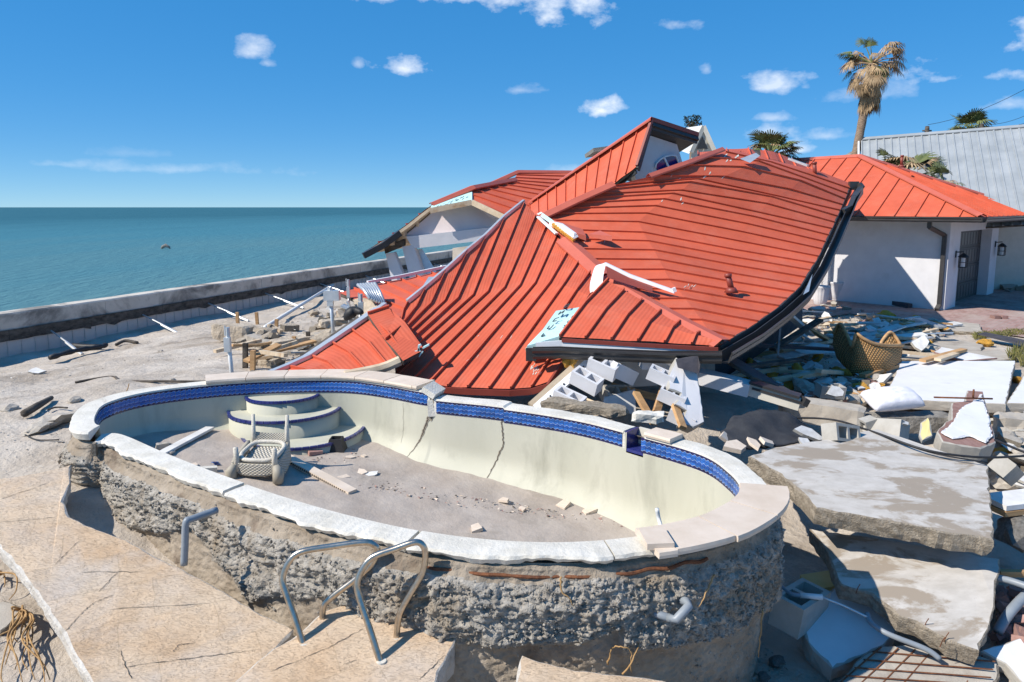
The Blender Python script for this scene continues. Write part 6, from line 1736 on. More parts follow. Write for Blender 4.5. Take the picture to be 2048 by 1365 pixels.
for k, (pts, lab) in enumerate([([(1222, 1195, 4.5), (1205, 1260, 4.42), (1195, 1315, 4.4)], 'pale hanging root against the lower pool wall'), ([(1215, 1330, 4.35), (1225, 1297, 4.33), (1245, 1295, 4.3), (1262, 1305, 4.3), (1262, 1345, 4.28)], 'looped root rising from the pit'), ([(1245, 1350, 4.25), (1265, 1320, 4.28), (1285, 1270, 4.4)], 'straight forked root leaning on the pool wall'),
                               ([(1122, 1155, 4.3), (1122, 1182, 4.28), (1138, 1195, 4.27), (1147, 1212, 4.27)], 'thin forked rootlet on the rough gunite'), ([(1428, 1150, 4.55), (1410, 1190, 4.45), (1397, 1215, 4.4)], 'dark hanging root under the right end of the rim'), ([(1525, 1220, 4.85), (1520, 1270, 4.8), (1517, 1315, 4.8)], 'long dangling root at the pool corner')]):
    m = MB(); q = cr(DL(pts), 6); q = [p + Vector((rnd(-.006, .006), 0, rnd(-.004, .004))) for p in q]; m.tube(q, [.006 * (1.2 - .7 * i / len(q)) for i in range(len(q))], 5); tag(m.build('root', M['root'], None, True), lab, 'root')
# soil and rubble in the pit
random.seed(12)
for k in range(26):
    px, py = rnd(930, 1560), rnd(1290, 1360)
    put(random.choice(CHUNK + ROCK), on_ground(px, py, .02), (rnd(-.4, .4), rnd(-.4, .4), rnd(0, 6)), rnd(.03, .09), 'crumbled gunite lump in the pit at the foot of the pool wall', 'rubble', 'crumbled lumps in the pit')

# ------------------------------------------------------------------ wreckage under the front eave
random.seed(21)
a, b = D(1072, 818, 8.75), D(1204, 702, 9.3)
ch = thing('steel_channel', a, 'white perforated steel channel on a plank leaning under the front gutter', 'channel')
m = MB(); m.beam(a, b, .11, .05, up=(-.5, -1, .6)); m.build('channel', M['whitemetal'], ch)
m = MB(); fn = Vector((0, -1, .45)).normalized(); dch = (b - a).normalized(); fn = (fn - dch * fn.dot(dch)).normalized()
mh = MB()
for k in range(9): p = a.lerp(b, .1 + k * .1); mh.tube([p + fn * .028, p + fn * .045], .012, 8)
mh.build('holes', M['black'], ch)
m.beam(a + Vector((-.07, .04, .03)), b + Vector((-.09, .04, .03)), .09, .06, up=fn); m.build('plank', M['woodpale'], ch)
for k, (px, py, d_, rot, w, lab) in enumerate([(1207, 735, 8.95, (.25, .3, -.5), 1, 'white faced cinder block hanging beside the leaning steel channel top'), (1173, 762, 8.85, (.25, .35, -.55), 1, 'white faced cinder block midway along the leaning steel channel'), (1138, 800, 8.7, (.2, .3, -.5), 1, 'white faced cinder block at the foot of the leaning steel channel'),
                                               (1243, 745, 9.0, (.15, .45, .5), 1, 'cinder block turned with its open end out under the gutter'), (1310, 722, 9.1, (.1, .05, .1), 1, 'cinder block wedged tight under the gutter beside the leaning wall piece'), (1232, 790, 9.2, (.6, .1, .4), 0, 'grey cinder block lying deep under the front eave')]):
    put(CMUW if w else CMU, D(px, py, d_), rot, 1.0, lab, 'block')
o = slab('wall_piece', DL([(1336, 752, 8.55), (1352, 716, 8.75), (1396, 748, 8.6), (1409, 845, 8.25), (1386, 858, 8.2), (1362, 846, 8.2), (1372, 822, 8.3), (1350, 808, 8.3), (1362, 786, 8.4), (1338, 778, 8.4)]), .2, M['stucco'], M['block'], .012, .06, seed=33); tag(o, 'white stucco wall piece with a stepped edge leaning at the pool rim', 'wall piece')
for px, py, d_, lab in [(1330, 758, 8.5, 'block corner jutting from the top step of the leaning wall piece'), (1352, 800, 8.35, 'block corner jutting from the middle step of the leaning wall piece'), (1372, 842, 8.25, 'block corner jutting from the bottom step of the leaning wall piece')]:
    put(CMUW, D(px, py, d_) + Vector((-.02, .12, .0)), (.15, .35, -.35), .85, lab, 'block')
for a_, b_, lab in [((1272, 786, 8.8), (1308, 848, 8.15), 'fresh cut wooden stud leaning against the pool rim'), ((1328, 775, 8.7), (1312, 826, 8.4), 'splintered wooden stud behind the leaning stud'), ((1350, 812, 8.4), (1366, 856, 8.0), 'short stud wedged below the leaning wall piece'), ((1222, 772, 9.3), (1330, 800, 9.2), 'brown joist lying deep under the eave'), ((1105, 812, 8.8), (1135, 790, 8.9), 'wooden offcut below the steel channel')]:
    plank(D(*a_), D(*b_), .09, .045, 'wood', lab, 'wood_stud', 'stud', up_=(.3, -1, .3))
m = MB(); m.tube(DL([(1155, 792, 8.8), (1214, 815, 8.7), (1252, 830, 8.6)]), .018, 8); tag(m.build('conduit', M['woodpale'], None, True), 'thin pale conduit slanting down behind the pool rim', 'pipe')
poly = poly_plate('wall_sheet', DL([(1208, 796, 8.95), (1270, 780, 9.1), (1272, 828, 8.9), (1205, 826, 8.8)]), .05, 'drywall', None); tag(poly, 'white wallboard sheet in shade behind the conduit', 'wallboard')
poly = poly_plate('wall_sheet', DL([(1225, 710, 9.6), (1320, 708, 9.6), (1330, 770, 9.7), (1260, 775, 9.7)]), .05, 'drywall', None); tag(poly, 'large wallboard sheet hanging in the dark under the gutter', 'wallboard')
m = MB(); q = cr(DL([(1255, 706, 8.95), (1268, 716, 8.9), (1290, 716, 8.9), (1305, 706, 8.95)]), 4); m.tube(q, .009, 5); tag(m.build('yellow_cable', M['foam'], None, True), 'yellow cable looping under the gutter', 'cable')
rough_beam('mortar_lump', P(1265, 832, .68), P(1325, 838, .68), .18, .1, 'mortar', 'crumbled white mortar ridge at the foot of the studs', 41, 'rubble', .04)
rough_beam('mortar_lump', P(1090, 806, .56), P(1250, 824, .54), .2, .1, 'conc_rough', 'dark soil ridge behind the broken pool rim', 42, 'rubble', .05)
fm = blob_mesh('crumpled_paper', M['foam'], 60, .9, .7)
put(fm, D(1142, 722, 9.2), (0, 0, 0), (.1, .1, .14), 'crumpled yellow paper tucked beside the steel channel', 'paper')
# long lintel with window track
a, b = D(1396, 752, 9.4), D(1500, 778, 9.1); c2_ = D(1600, 808, 8.8)
lt = thing('lintel', D(1500, 790, 9.1), 'white window lintel with metal track fallen beneath the eave corner', 'lintel')
m = MB(); m.beam(a, b, .3, .17); m.build('header', M['stucco'], lt)
m = MB(); m.beam(b, c2_, .14, .16); m.build('jamb', M['cream'], lt)
m = MB(); m.beam(b + up * .1, c2_ + up * .1, .2, .03); m.beam(b + Vector((0, -.08, .03)), c2_ + Vector((0, -.08, .03)), .03, .03); m.beam(c2_ + Vector((0, -.02, .06)), c2_ + Vector((.06, -.02, .03)), .22, .1); m.build('track', M['bronze'], lt)
o = slab('felt_panel', DL([(1440, 712, 9.6), (1475, 716, 9.8), (1590, 786, 9.2), (1505, 752, 9.2)]), .05, M['tarpaper'], M['wooddark'], .01, .1, seed=35); tag(o, 'dark felt-covered board sliding off the lintel', 'board')
o = poly_plate('curtain_flap', DL([(1352, 720, 8.6), (1396, 712, 8.7), (1400, 730, 8.55), (1398, 748, 8.5), (1356, 736, 8.5)]), .04, 'tarpaper', None); tag(o, 'dark rubber flap hanging over the leaning wall piece', 'flap')
# dark sheet and tiles
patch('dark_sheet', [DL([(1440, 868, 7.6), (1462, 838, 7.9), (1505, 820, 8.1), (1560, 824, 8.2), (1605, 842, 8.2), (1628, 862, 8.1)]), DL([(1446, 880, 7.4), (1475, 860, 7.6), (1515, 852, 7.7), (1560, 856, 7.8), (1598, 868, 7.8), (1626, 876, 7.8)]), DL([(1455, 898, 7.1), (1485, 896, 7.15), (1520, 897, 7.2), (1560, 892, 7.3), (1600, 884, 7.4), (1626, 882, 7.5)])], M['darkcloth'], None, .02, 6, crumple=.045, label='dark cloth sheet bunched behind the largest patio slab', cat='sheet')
for px, py, s, rot, me, lab in [(1470, 893, .2, (.2, .1, .2), SH_T[1], 'beige floor tile propped at the dark sheet edge'), (1535, 885, .16, (.3, .2, 1), SH_T[2], 'triangular beige tile on the dark sheet'), (1508, 888, .13, (.1, -.3, 2), SH_T[3], 'small upright beige tile on the dark sheet'), (1450, 876, .15, (.7, .2, .8), SH_T[0], 'beige tile leaning against the dark sheet'), (1617, 868, .2, (.5, .3, 0), SH_W[1], 'white wedge fragment on the corner of the dark sheet'), (1608, 884, .14, (.2, 0, 1), SH_W[3], 'white fragment at the back edge of the largest patio slab')]:
    p = P(px, py, .5); put(me, p, rot, s, lab, 'fragment')
put(CMU, P(1682, 868, .55), (1.2, .25, .45), 1.0, 'grey cinder block showing two cells behind the largest patio slab', 'block')
put(CMU, P(1772, 860, .4), (.5, .2, 2.2), 1.1, 'grey cinder block with a white paint patch next to the yellow plaster piece', 'block')
put(SH_W[0], P(1808, 846, .53), (.4, .2, .3), .09, 'white paint flake on the grey cinder block', 'fragment')
put(CMU, P(2012, 940, .2), (.5, .5, .7), 1.0, 'grey cinder block tipped beside the end of the largest patio slab', 'block')
put(CMU, P(1740, 862, .35), (.1, 1.3, .2), .8, 'half hidden cinder block under the black cable', 'block')
o = slab('plaster_piece', DL([(1838, 870, 7.5), (1842, 845, 7.6), (1856, 836, 7.65), (1862, 850, 7.55), (1864, 872, 7.45), (1845, 880, 7.4)]), .06, M['yellowpaint'], M['block'], .012, .05, seed=37); tag(o, 'yellow painted plaster piece standing between blocks', 'plaster piece')
# stepped painted block piece
ps_ = [P(1874, 862, .33), P(1893, 842, .36), P(1903, 838, .37), P(1903, 806, .44), P(1930, 802, .45), P(1934, 782, .5), P(1966, 783, .5), P(1980, 835, .36), P(1993, 885, .24), P(1962, 897, .22), P(1925, 892, .24), P(1885, 884, .26)]
o = slab('block_wall_piece', ps_, .19, M['brick'], M['block'], .012, .06, seed=38); tag(o, 'stepped block wall piece with peeling white paint over pink render', 'wall piece')
nn2 = up
pw = [P(1884, 866, .325), P(1900, 852, .345), P(1912, 836, .375), P(1925, 818, .41), P(1945, 806, .44), P(1963, 790, .48), P(1976, 835, .365), P(1984, 872, .28), P(1972, 888, .25), P(1940, 876, .275), P(1905, 880, .27)]
w_o = slab('paint_layer', [p + up * .016 for p in pw], .012, M['whitewall'], M['whitewall'], .03, .04, parent=o, seed=39)
m = MB(); m.tube([P(1868, 795, .5), P(1985, 798, .5)], .012, 6); m.tube([P(1946, 797, .5), P(1946, 797, .5) + up * .12], .012, 6); tag(m.build('rebar', M['rust'], None, True), 'thin rusty rod lying across the stepped block piece', 'rod')
# cables
for pts, r_, lab in [([(1500, 838, .45), (1650, 838, .45), (1740, 862, .52), (1850, 900, .5), (1960, 915, .46), (2060, 912, .42)], .012, 'black cable running over the back edge of the largest patio slab'), ([(1750, 868, .5), (1860, 905, .48), (1975, 926, .44)], .008, 'thin black wire along the largest patio slab edge'), ([(1990, 880, .3), (2050, 905, .3), (2080, 908, .3)], .014, 'black cable beyond the stepped block piece')]:
    m = MB(); m.tube(cr([P(*q) for q in pts], 6), r_, 6); tag(m.build('cable', M['black'], None, True), lab, 'cable')
# pillow
bm = bmesh.new(); bmesh.ops.create_grid(bm, x_segments=28, y_segments=20, size=1)
top_v = list(bm.verts); mp_ = {}
for v in top_v:
    x, y = v.co.x, v.co.y; e = max(0, (1 - x * x) * (1 - y * y)) ** .42; k_ = 1 - .10 * (1 - abs(x)) - 0
    v.co = Vector((x * .36 * (1 - .07 * (1 - y * y) * 0), y * .2, .0)); v.co.z = .15 * e ** .8 + .02 * mnoise.noise((x * 3, y * 5, 2)) * e + .006 * math.sin(x * 38 + y * 3) * e * (1 - e) * 2
ret = bmesh.ops.duplicate(bm, geom=bm.verts[:] + bm.edges[:] + bm.faces[:])
for e in ret['geom']:
    if isinstance(e, bmesh.types.BMVert): e.co.z = -e.co.z * .55
bmesh.ops.reverse_faces(bm, faces=[e for e in ret['geom'] if isinstance(e, bmesh.types.BMFace)])
bmesh.ops.remove_doubles(bm, verts=bm.verts, dist=.002)
pl_ = bm_obj('pillow', bm, M['fabric'], None, True); pl_.location = P(1784, 800, .40); pl_.rotation_euler = (.35, -.06, .12); tag(pl_, 'crumpled white pillow resting at the corner of the flat white wall panel', 'pillow')

# right edge wreckage
plank(P(1985, 1005, .12), P(2110, 990, .12), .3, .05, 'drywall', 'white painted board at the end of the largest patio slab', 'board', 'board')
plank(P(1985, 1018, .06), P(2110, 1003, .06), .28, .05, 'wood', 'brown plank below the white painted board', 'plank')
put(ROCK[1], P(2045, 1065, -.1), (0, 0, 1), (.28, .22, .22), 'large grey boulder of broken concrete beyond the patio slabs', 'rubble')
plank(P(1998, 1146, -.2), P(2110, 1150, -.2), .05, .05, 'wood', 'reddish stick beyond the second patio slab', 'stick')
pipe('pipe', cr([P(1995, 1265, -.5), P(2020, 1225, -.38), P(2060, 1185, -.3), P(2120, 1150, -.2)], 5), .04, 'fat grey pipe beyond the second patio slab')
pipe('pipe', cr([P(1990, 1155, -.2), P(2020, 1162, -.2), P(2060, 1175, -.2)], 5), .03, 'grey pipe elbow under the reddish stick')
random.seed(31)
for k in range(24):
    px, py = rnd(1995, 2060), rnd(1180, 1290); put(BRICK, on_ground(px, py, .05 + rnd(0, .08)), (rnd(-.7, .7), rnd(-.7, .7), rnd(0, 6)), rnd(.9, 1.1), 'reddish paver brick tumbled beside the fat grey pipe', 'brick', 'tumbled bricks by the grey pipe')
pp2 = cr([P(1556, 1168, -.35), P(1580, 1188, -.35), P(1600, 1192, -.35)], 4)
pipe('conduit', cr([P(1556, 1168, -.3), P(1580, 1188, -.3), P(1606, 1192, -.3)], 4), .02, 'blue-grey conduit stub at the pool corner')
pipe('conduit', [P(1600, 1191, -.3), P(1645, 1195, -.3)], .024, 'white conduit sleeve between two conduits', 'pvcwhite')
m = MB(); m.tube(cr([P(1645, 1195, -.3), P(1690, 1213, -.33), P(1735, 1235, -.36)], 4), .01, 6); tag(m.build('wire', M['galv'], None, True), 'bare wire strung between conduits over the white block piece', 'wire')
pipe('conduit', cr([P(1734, 1228, -.36), P(1742, 1246, -.38), P(1775, 1268, -.4), P(1850, 1298, -.45), P(1880, 1318, -.5)], 5), .022, 'grey conduit curving over the white block piece')
put(CMU, P(1600, 1215, -.45), (.1, .1, .75), 1.4, 'dark shaded block beneath the pool corner', 'block')
o = poly_plate('wall_sheet', [P(1600, 1150, -.55), P(1665, 1140, -.5), P(1672, 1172, -.5), P(1615, 1182, -.55)], .04, 'yellowpaint', None, Vector((0, 0, -1))); tag(o, 'yellow board in deep shade under the patio slabs', 'board')
m = MB()
for px, py, z in [(1712, 1183, -.24), (1848, 1252, -.33), (1888, 1280, -.36), (1880, 1290, -.36)]:
    p = P(px, py, z); m.tube([p - up * .02, p + Vector((.01, -.01, .04)), p + Vector((.02, -.02, .075))], .0035, 5)
tag(m.build('tie_wires', M['rust']), 'rusty tie wires poking from the second patio slab edge', 'wire')

# ------------------------------------------------------------------ rubble field between house and garage
random.seed(77)
slab_r = slab('broken_slab', [P(1720, 690, .12), P(1790, 672, .14), P(1860, 668, .16), P(1968, 690, .1), P(1960, 704, .08), P(1830, 700, .1)], .16, M['concrete'], M['conc_rough'], .05, .09, seed=51); tag(slab_r, 'pale broken concrete slab lying across the rubble behind the wicker chair', 'slab')
o = slab('broken_slab', [P(1880, 640, .1), P(1960, 648, .1), P(1965, 665, .08), P(1900, 662, .08), P(1862, 652, .1)], .14, M['concrete'], M['conc_rough'], .05, .09, seed=52); tag(o, 'pale broken slab at the edge of the brick driveway', 'slab')
o = slab('broken_slab', [P(1800, 718, .1), P(1830, 706, .12), P(2000, 700, .12), P(2040, 716, .1), P(1980, 724, .1)], .12, M['concrete'], M['conc_rough'], .05, .09, seed=53); tag(o, 'broken slab strip between the white panel and pale slab', 'slab')
o = slab('board', [P(1868, 704, .24), P(1882, 694, .28), P(1995, 716, .18), P(1930, 722, .16)], .03, M['drywall'], M['brick'], .006, .2, seed=54); tag(o, 'pale blue board with wood sticks resting on it', 'board')
plank(P(1845, 722, .25), P(1928, 700, .27), .12, .05, 'wood', 'brown stick lying on the pale blue board'); plank(P(1875, 720, .27), P(1912, 708, .28), .12, .05, 'woodpale', 'shorter pale stick on the pale blue board')
plank(P(1724, 752, .16), P(1792, 732, .2), .12, .06, 'wood', 'brown timber leaning at the base of the wicker chair'); plank(P(1545, 742, .16), P(1672, 746, .14), .05, .05, 'woodpale', 'long thin wooden pole pointing at the wicker chair')
o = slab('roof_sheet', [P(1955, 668, .2), P(1970, 664, .22), P(2070, 684, .16), P(2060, 694, .14)], .02, M['tarpaper'], M['tarpaper'], .01, .2, seed=55); tag(o, 'dark roofing sheet in the weeds by the driveway', 'sheet')
m = MB(); m.beam(P(1828, 638, .3), P(1880, 656, .2), .4, .04); m.beam(P(1828, 638, .33), P(1880, 656, .23), .1, .05); tag(m.build('aluminium_tray', M['galv']), 'ribbed aluminium sheet on the bright rubble near the driveway', 'sheet')
WHITE_G = 'white wall fragments in the rubble field'
def region(n, poly, fn):
    k = 0
    xs_ = [p[0] for p in poly]; ys_ = [p[1] for p in poly]; pa = [(float(a), float(b)) for a, b in poly]
    while k < n:
        x, y = rnd(min(xs_), max(xs_)), rnd(min(ys_), max(ys_))
        if inside(pa, np.array([x]), np.array([y]))[0]: fn(x, y); k += 1
ZA = [(1590, 625), (1660, 605), (1740, 630), (1860, 640), (1890, 660), (1720, 690), (1670, 680), (1600, 660)]
ZB = [(1450, 700), (1560, 640), (1660, 690), (1675, 740), (1760, 770), (1745, 810), (1600, 790), (1500, 760)]
ZC = [(1720, 655), (1840, 645), (1900, 670), (1840, 690), (1720, 690)]
ZD = [(1620, 755), (1760, 755), (1770, 800), (1740, 812), (1610, 800)]
ZE = [(1800, 690), (1880, 700), (1870, 720), (1800, 722)]
ZF = [(1985, 820), (2060, 820), (2060, 1010), (1995, 960)]
for z, n, nm in ((ZA, 42, 'in the shade of the fallen eave near the planters'), (ZB, 34, 'in the dark hollow under the wide roof eave'), (ZC, 34, 'on the sunlit rubble behind the pale broken slab'), (ZD, 16, 'in front of the wicker chair by the foam lumps'), (ZF, 10, 'beyond the stepped block piece')):
    region(n, z, lambda x, y: put(random.choice(SH_W), on_ground(x, y, rnd(.03, .22)), (rnd(-.5, .5), rnd(-.5, .5), rnd(0, 6)), rnd(.1, .3), 'broken white wallboard fragment ' + nm, 'fragment', 'wallboard fragments ' + nm))
for z, n, nm in ((ZA, 16, 'in the shade near the planters'), (ZB, 14, 'in the hollow under the wide roof eave'), (ZC, 46, 'on the sunlit rubble heap'), (ZD, 34, 'in front of the wicker chair'), (ZF, 24, 'beyond the stepped block piece')):
    region(n, z, lambda x, y: put(random.choice(SH_C + CHUNK), on_ground(x, y, rnd(.02, .15)), (rnd(-.4, .4), rnd(-.4, .4), rnd(0, 6)), rnd(.07, .2), 'grey concrete rubble ' + nm, 'rubble', 'concrete rubble ' + nm))
for z, n, nm in ((ZA, 12, 'in the shade near the planters'), (ZB, 12, 'in the hollow under the wide roof eave'), (ZC, 8, 'on the sunlit rubble heap'), (ZE, 3, 'beside the pale blue board')):
    region(n, z, lambda x, y: put(random.choice(PLK), on_ground(x, y, rnd(.08, .25)), (rnd(-.15, .15), rnd(-.2, .2), rnd(-.5, .9)), (rnd(.25, .7), 1, 1), 'broken timber lath ' + nm, 'timber', 'timber laths ' + nm))
for z, n, nm in ((ZA, 14, 'in the shade near the planters'), (ZB, 8, 'in the hollow under the wide roof eave'), (ZC, 8, 'on the sunlit rubble heap')):
    region(n, z, lambda x, y: put(random.choice(STRIP), on_ground(x, y, rnd(.08, .25)), (rnd(-.2, .2), rnd(-.2, .2), rnd(-.4, .6)), (rnd(.3, .8), rnd(.8, 1.6), 1), 'bent pale metal trim ' + nm, 'trim', 'metal trims ' + nm))
region(16, ZB, lambda x, y: put(random.choice(FOAM), on_ground(x, y, .08), (rnd(0, 1), rnd(0, 1), rnd(0, 6)), (rnd(.08, .26), rnd(.08, .2), rnd(.06, .14)), 'orange foam insulation lump in the dark hollow under the wide eave', 'foam', 'foam lumps under the eave'))
for px, py, s, lab in [(1716, 780, .17, 'largest round orange foam lump below the wicker chair'), (1737, 763, .13, 'orange foam lump behind the largest round one'), (1715, 762, .09, 'small orange foam lump beside the round one'), (1757, 772, .09, 'orange foam lump touching the flat white panel'), (1768, 750, .1, 'orange foam lump at the corner of the flat white panel'), (1676, 742, .12, 'orange foam curl at the foot of the wicker chair'), (1838, 686, .14, 'orange foam lump on the front of the pale slab'), (1856, 686, .12, 'second orange foam lump beside it on the pale slab front'),
                       (1890, 660, .13, 'orange foam lump by the ribbed aluminium sheet'), (1772, 630, .2, 'dull orange foam lump in shade by the garage wall'), (1972, 686, .15, 'orange foam lump at the end of the dark roofing sheet'), (1830, 634, .08, 'small orange foam crumb above the ribbed sheet'), (2042, 965, .12, 'orange foam lump beyond the tipped cinder block'), (2005, 905, .1, 'orange foam lump beneath the far black cable'), (2035, 760, .1, 'orange foam crumb in the gap between white wall panels')]:
    put(random.choice(FOAM), on_ground(px, py, s * .5), (rnd(-.3, .3), rnd(-.3, .3), rnd(0, 6)), (s, s * .9, s * .75), lab, 'foam')
region(22, ZD, lambda x, y: put(BRICK, on_ground(x, y, rnd(.03, .15)), (rnd(-.6, .6), rnd(-.6, .6), rnd(0, 6)), 1.1, 'reddish paver brick tumbled below the foam lumps', 'brick', 'tumbled bricks below the foam lumps'))
put(CMU, P(1660, 782, .25), (.1, .1, .1), 1.0, 'pale cinder block at the edge of the dark hollow', 'block'); put(SH_W[4], P(1672, 784, .33), (.9, 0, .2), .2, 'upright white slab piece beside the pale cinder block', 'fragment')
t = thing('brick_pair', on_ground(1998, 636), 'pair of brown bricks stuck together on the driveway', 'brick')
for k in (-1, 1): link_mesh('brick', BRICK, t, on_ground(1998, 636, .07) + Vector((.1 * k, 0, 0)), (0, 0, 1.5), (1.1, 1.6, 2.2))
# joists sticking out of the shade
for a_, b_, mt, lab in [((1545, 700, .5), (1640, 640, .9), 'wooddark', 'dark joist propped under the high end of the eave'), ((1568, 622, 1.2), (1620, 668, .5), 'drywall', 'pale board sliding down from the high eave'), ((1590, 640, .9), (1670, 690, .15), 'wood', 'brown rafter sliding down from the high eave'), ((1480, 735, .5), (1600, 720, .4), 'wooddark', 'long dark rafter lying in the hollow'), ((1500, 690, .6), (1680, 700, .35), 'tarpaper', 'dark flat batten crossing the hollow'), ((1556, 712, .5), (1562, 640, 1.0), 'galv', 'thin pale strut standing in the hollow')]:
    plank(P(*a_), P(*b_), .14 if 'strut' not in lab else .03, .05 if 'strut' not in lab else .03, mt, lab, 'timber', 'timber')
o = slab('wallboard', [P(1590, 700, .3), P(1625, 685, .35), P(1660, 690, .32), P(1650, 706, .25), P(1605, 708, .25)], .02, M['drywall'], M['drywall'], .02, .06, seed=61); tag(o, 'large bluish wallboard scrap in the hollow left of the wicker chair', 'wallboard')
o.data  # noqa
o["label"] = 'large bluish wallboard scrap in the hollow beside the wicker chair'
# back of the hollow: added dark sheet standing for its shade, and a block wall
for pts, mt, lab in [([(1420, 700, 12.0), (1580, 625, 14.0), (1605, 620, 15.0), (1605, 650, 15.0), (1430, 770, 12.0)], 'tarpaper', 'added dark sheet standing for the shade beneath the wide roof'), ([(1120, 690, 11.0), (1430, 690, 11.0), (1430, 800, 11.0), (1120, 800, 11.0)], 'block', 'inner block wall in darkness beneath the front hip')]:
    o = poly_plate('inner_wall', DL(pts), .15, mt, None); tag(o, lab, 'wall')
# planters
def planter(px, py, h, r_, label):
    b = P(px, py, .01); t = thing('planter', b, label, 'planter'); vs, fs = [], []; n = 48; prof = [(.62, 0), (.66, .02), (.78, .3), (.92, .65), (.97, .85), (1.06, .93), (1.08, 1.0), (.95, 1.0), (.9, .9), (.85, .82)]
    for k in range(n):
        a = 2 * math.pi * k / n
        for j, (rr_, z) in enumerate(prof):
            f = 1 + (.045 * math.cos(a * 16) if 1 < j < 5 else 0); vs.append(b + Vector((math.cos(a) * rr_ * r_ * f, math.sin(a) * rr_ * r_ * f, z * h)))
    m_ = len(prof)
    for k in range(n):
        for j in range(m_ - 1): k2 = (k + 1) % n; fs.append((k * m_ + j, k2 * m_ + j, k2 * m_ + j + 1, k * m_ + j + 1))
    mk('pot', vs, fs, M['stucco'], t, smooth=True)
    c_ = b + up * h * .83; mk('soil', [c_ + Vector((math.cos(a) * r_ * .85, math.sin(a) * r_ * .85, 0)) for a in np.linspace(0, 2 * math.pi, 20, endpoint=False)], [tuple(range(20))], M['wooddark'], t)
planter(1640, 609, .58, .26, 'white fluted planter tucked against the torn eave flashing'); planter(1673, 600, .6, .31, 'larger white fluted planter standing by the garage wall')
o = poly_plate('board', [P(1733, 604, 0), P(1772, 604, 0), P(1770, 604, 0) + up * .28, P(1758, 604, 0) + up * .28], .06, 'black', None); tag(o, 'black plastic wedge leaning at the garage wall', 'board')
plank(P(1778, 604, .1), P(1820, 612, .08), .18, .12, 'tarpaper', 'dark crumpled bag beside the black wedge', 'bag', 'bag')
put(CHUNK[0], on_ground(1700, 598, .05), (0, 0, 0), .16, 'rubble stone behind the larger planter', 'stone')
# things beyond the garage
t = thing('white_trailer', P(2040, 520, .5), 'white box and pale beam glimpsed beyond the garage pier', 'trailer')
m = MB(); p0 = D(2003, 492, 27); m.beam(p0, D(2100, 494, 27), .4, .25); m.build('beam', M['whitemetal'], t)
m = MB(); m.beam(D(2024, 545, 26.2) - up * .35, D(2024, 545, 26.2) + up * .35, .75, .6, up=(0, 1, 0)); m.build('box', M['cream'], t)
random.seed(3)
for k in range(12): put(random.choice(SH_W + SH_C), on_ground(rnd(2008, 2060), rnd(555, 582), .1), (rnd(-.5, .5), rnd(-.5, .5), rnd(0, 6)), rnd(.15, .4), 'debris glimpsed past the garage pier under the carport', 'debris', 'debris under the carport')
# grass and weeds
def tufts(spots, label, n, h, mats=None):
    g = MB()
    for (px, py, rx) in spots:
        for k in range(n):
            p = on_ground(px + rnd(-rx, rx), py + rnd(-5, 5)); a = rnd(0, 6.28); l_ = Vector((math.cos(a), math.sin(a), 0)) * rnd(.03, .12); hh = h * rnd(.5, 1.2); w = Vector((-l_.y, l_.x, 0)).normalized() * .006
            g.add([p - w, p + w, p + l_ * .4 + up * hh * .6 + w * .7, p + l_ + up * hh, p + l_ * .4 + up * hh * .6 - w * .7], [(0, 1, 2, 3, 4)])
    o = g.build('grass', M['grass']); o["kind"] = "stuff"; return tag(o, label, 'grass')
tufts([(1985, 672, 22), (2030, 668, 22), (1960, 675, 12)], 'strip of dry green grass along the brick driveway', 260, .1)
tufts([(2040, 712, 14), (2025, 722, 8), (2046, 730, 8)], 'tall weeds beside the white wall panels', 50, .3)

# scored joints and cracks in the stamped deck
random.seed(17)
deck_objs = [o for o in C.objects if o.name.startswith('deck_slab')]
dk1, dk2 = deck_objs[0], deck_objs[1]
from mathutils.bvhtree import BVHTree
def on_obj(o, pts):
    bv = BVHTree.FromPolygons([v.co for v in o.data.vertices], [tuple(p.vertices) for p in o.data.polygons]); out = []
    for q in pts:
        h = bv.ray_cast(Vector((0, 0, CAMZ)), ray(*q).normalized())
        if h[0]: out.append(h[0])
    return out
for o, lines in ((dk1, [[(0, 1000), (98, 966)], [(0, 1045), (115, 1035)], [(108, 1132), (160, 1080)], [(160, 1145), (280, 1145)], [(198, 1185), (235, 1145)], [(130, 1265), (165, 1225), (190, 1205), (230, 1190)], [(210, 1220), (425, 1207)], [(250, 1335), (400, 1315), (520, 1300)], [(345, 1305), (358, 1290), (390, 1288)], [(240, 1300), (262, 1360)]]),
                 (dk2, [[(540, 1345), (650, 1300), (728, 1258)], [(838, 1362), (890, 1310)], [(690, 1330), (712, 1320)]])):
    for l_ in lines:
        dense = []
        for a, b in zip(l_, l_[1:]): dense += [(a[0] + (b[0] - a[0]) * k / 6, a[1] + (b[1] - a[1]) * k / 6) for k in range(6)]
        q = on_obj(o, dense + [l_[-1]])
        if len(q) > 2: groove_line(o, q, .004, .0024)

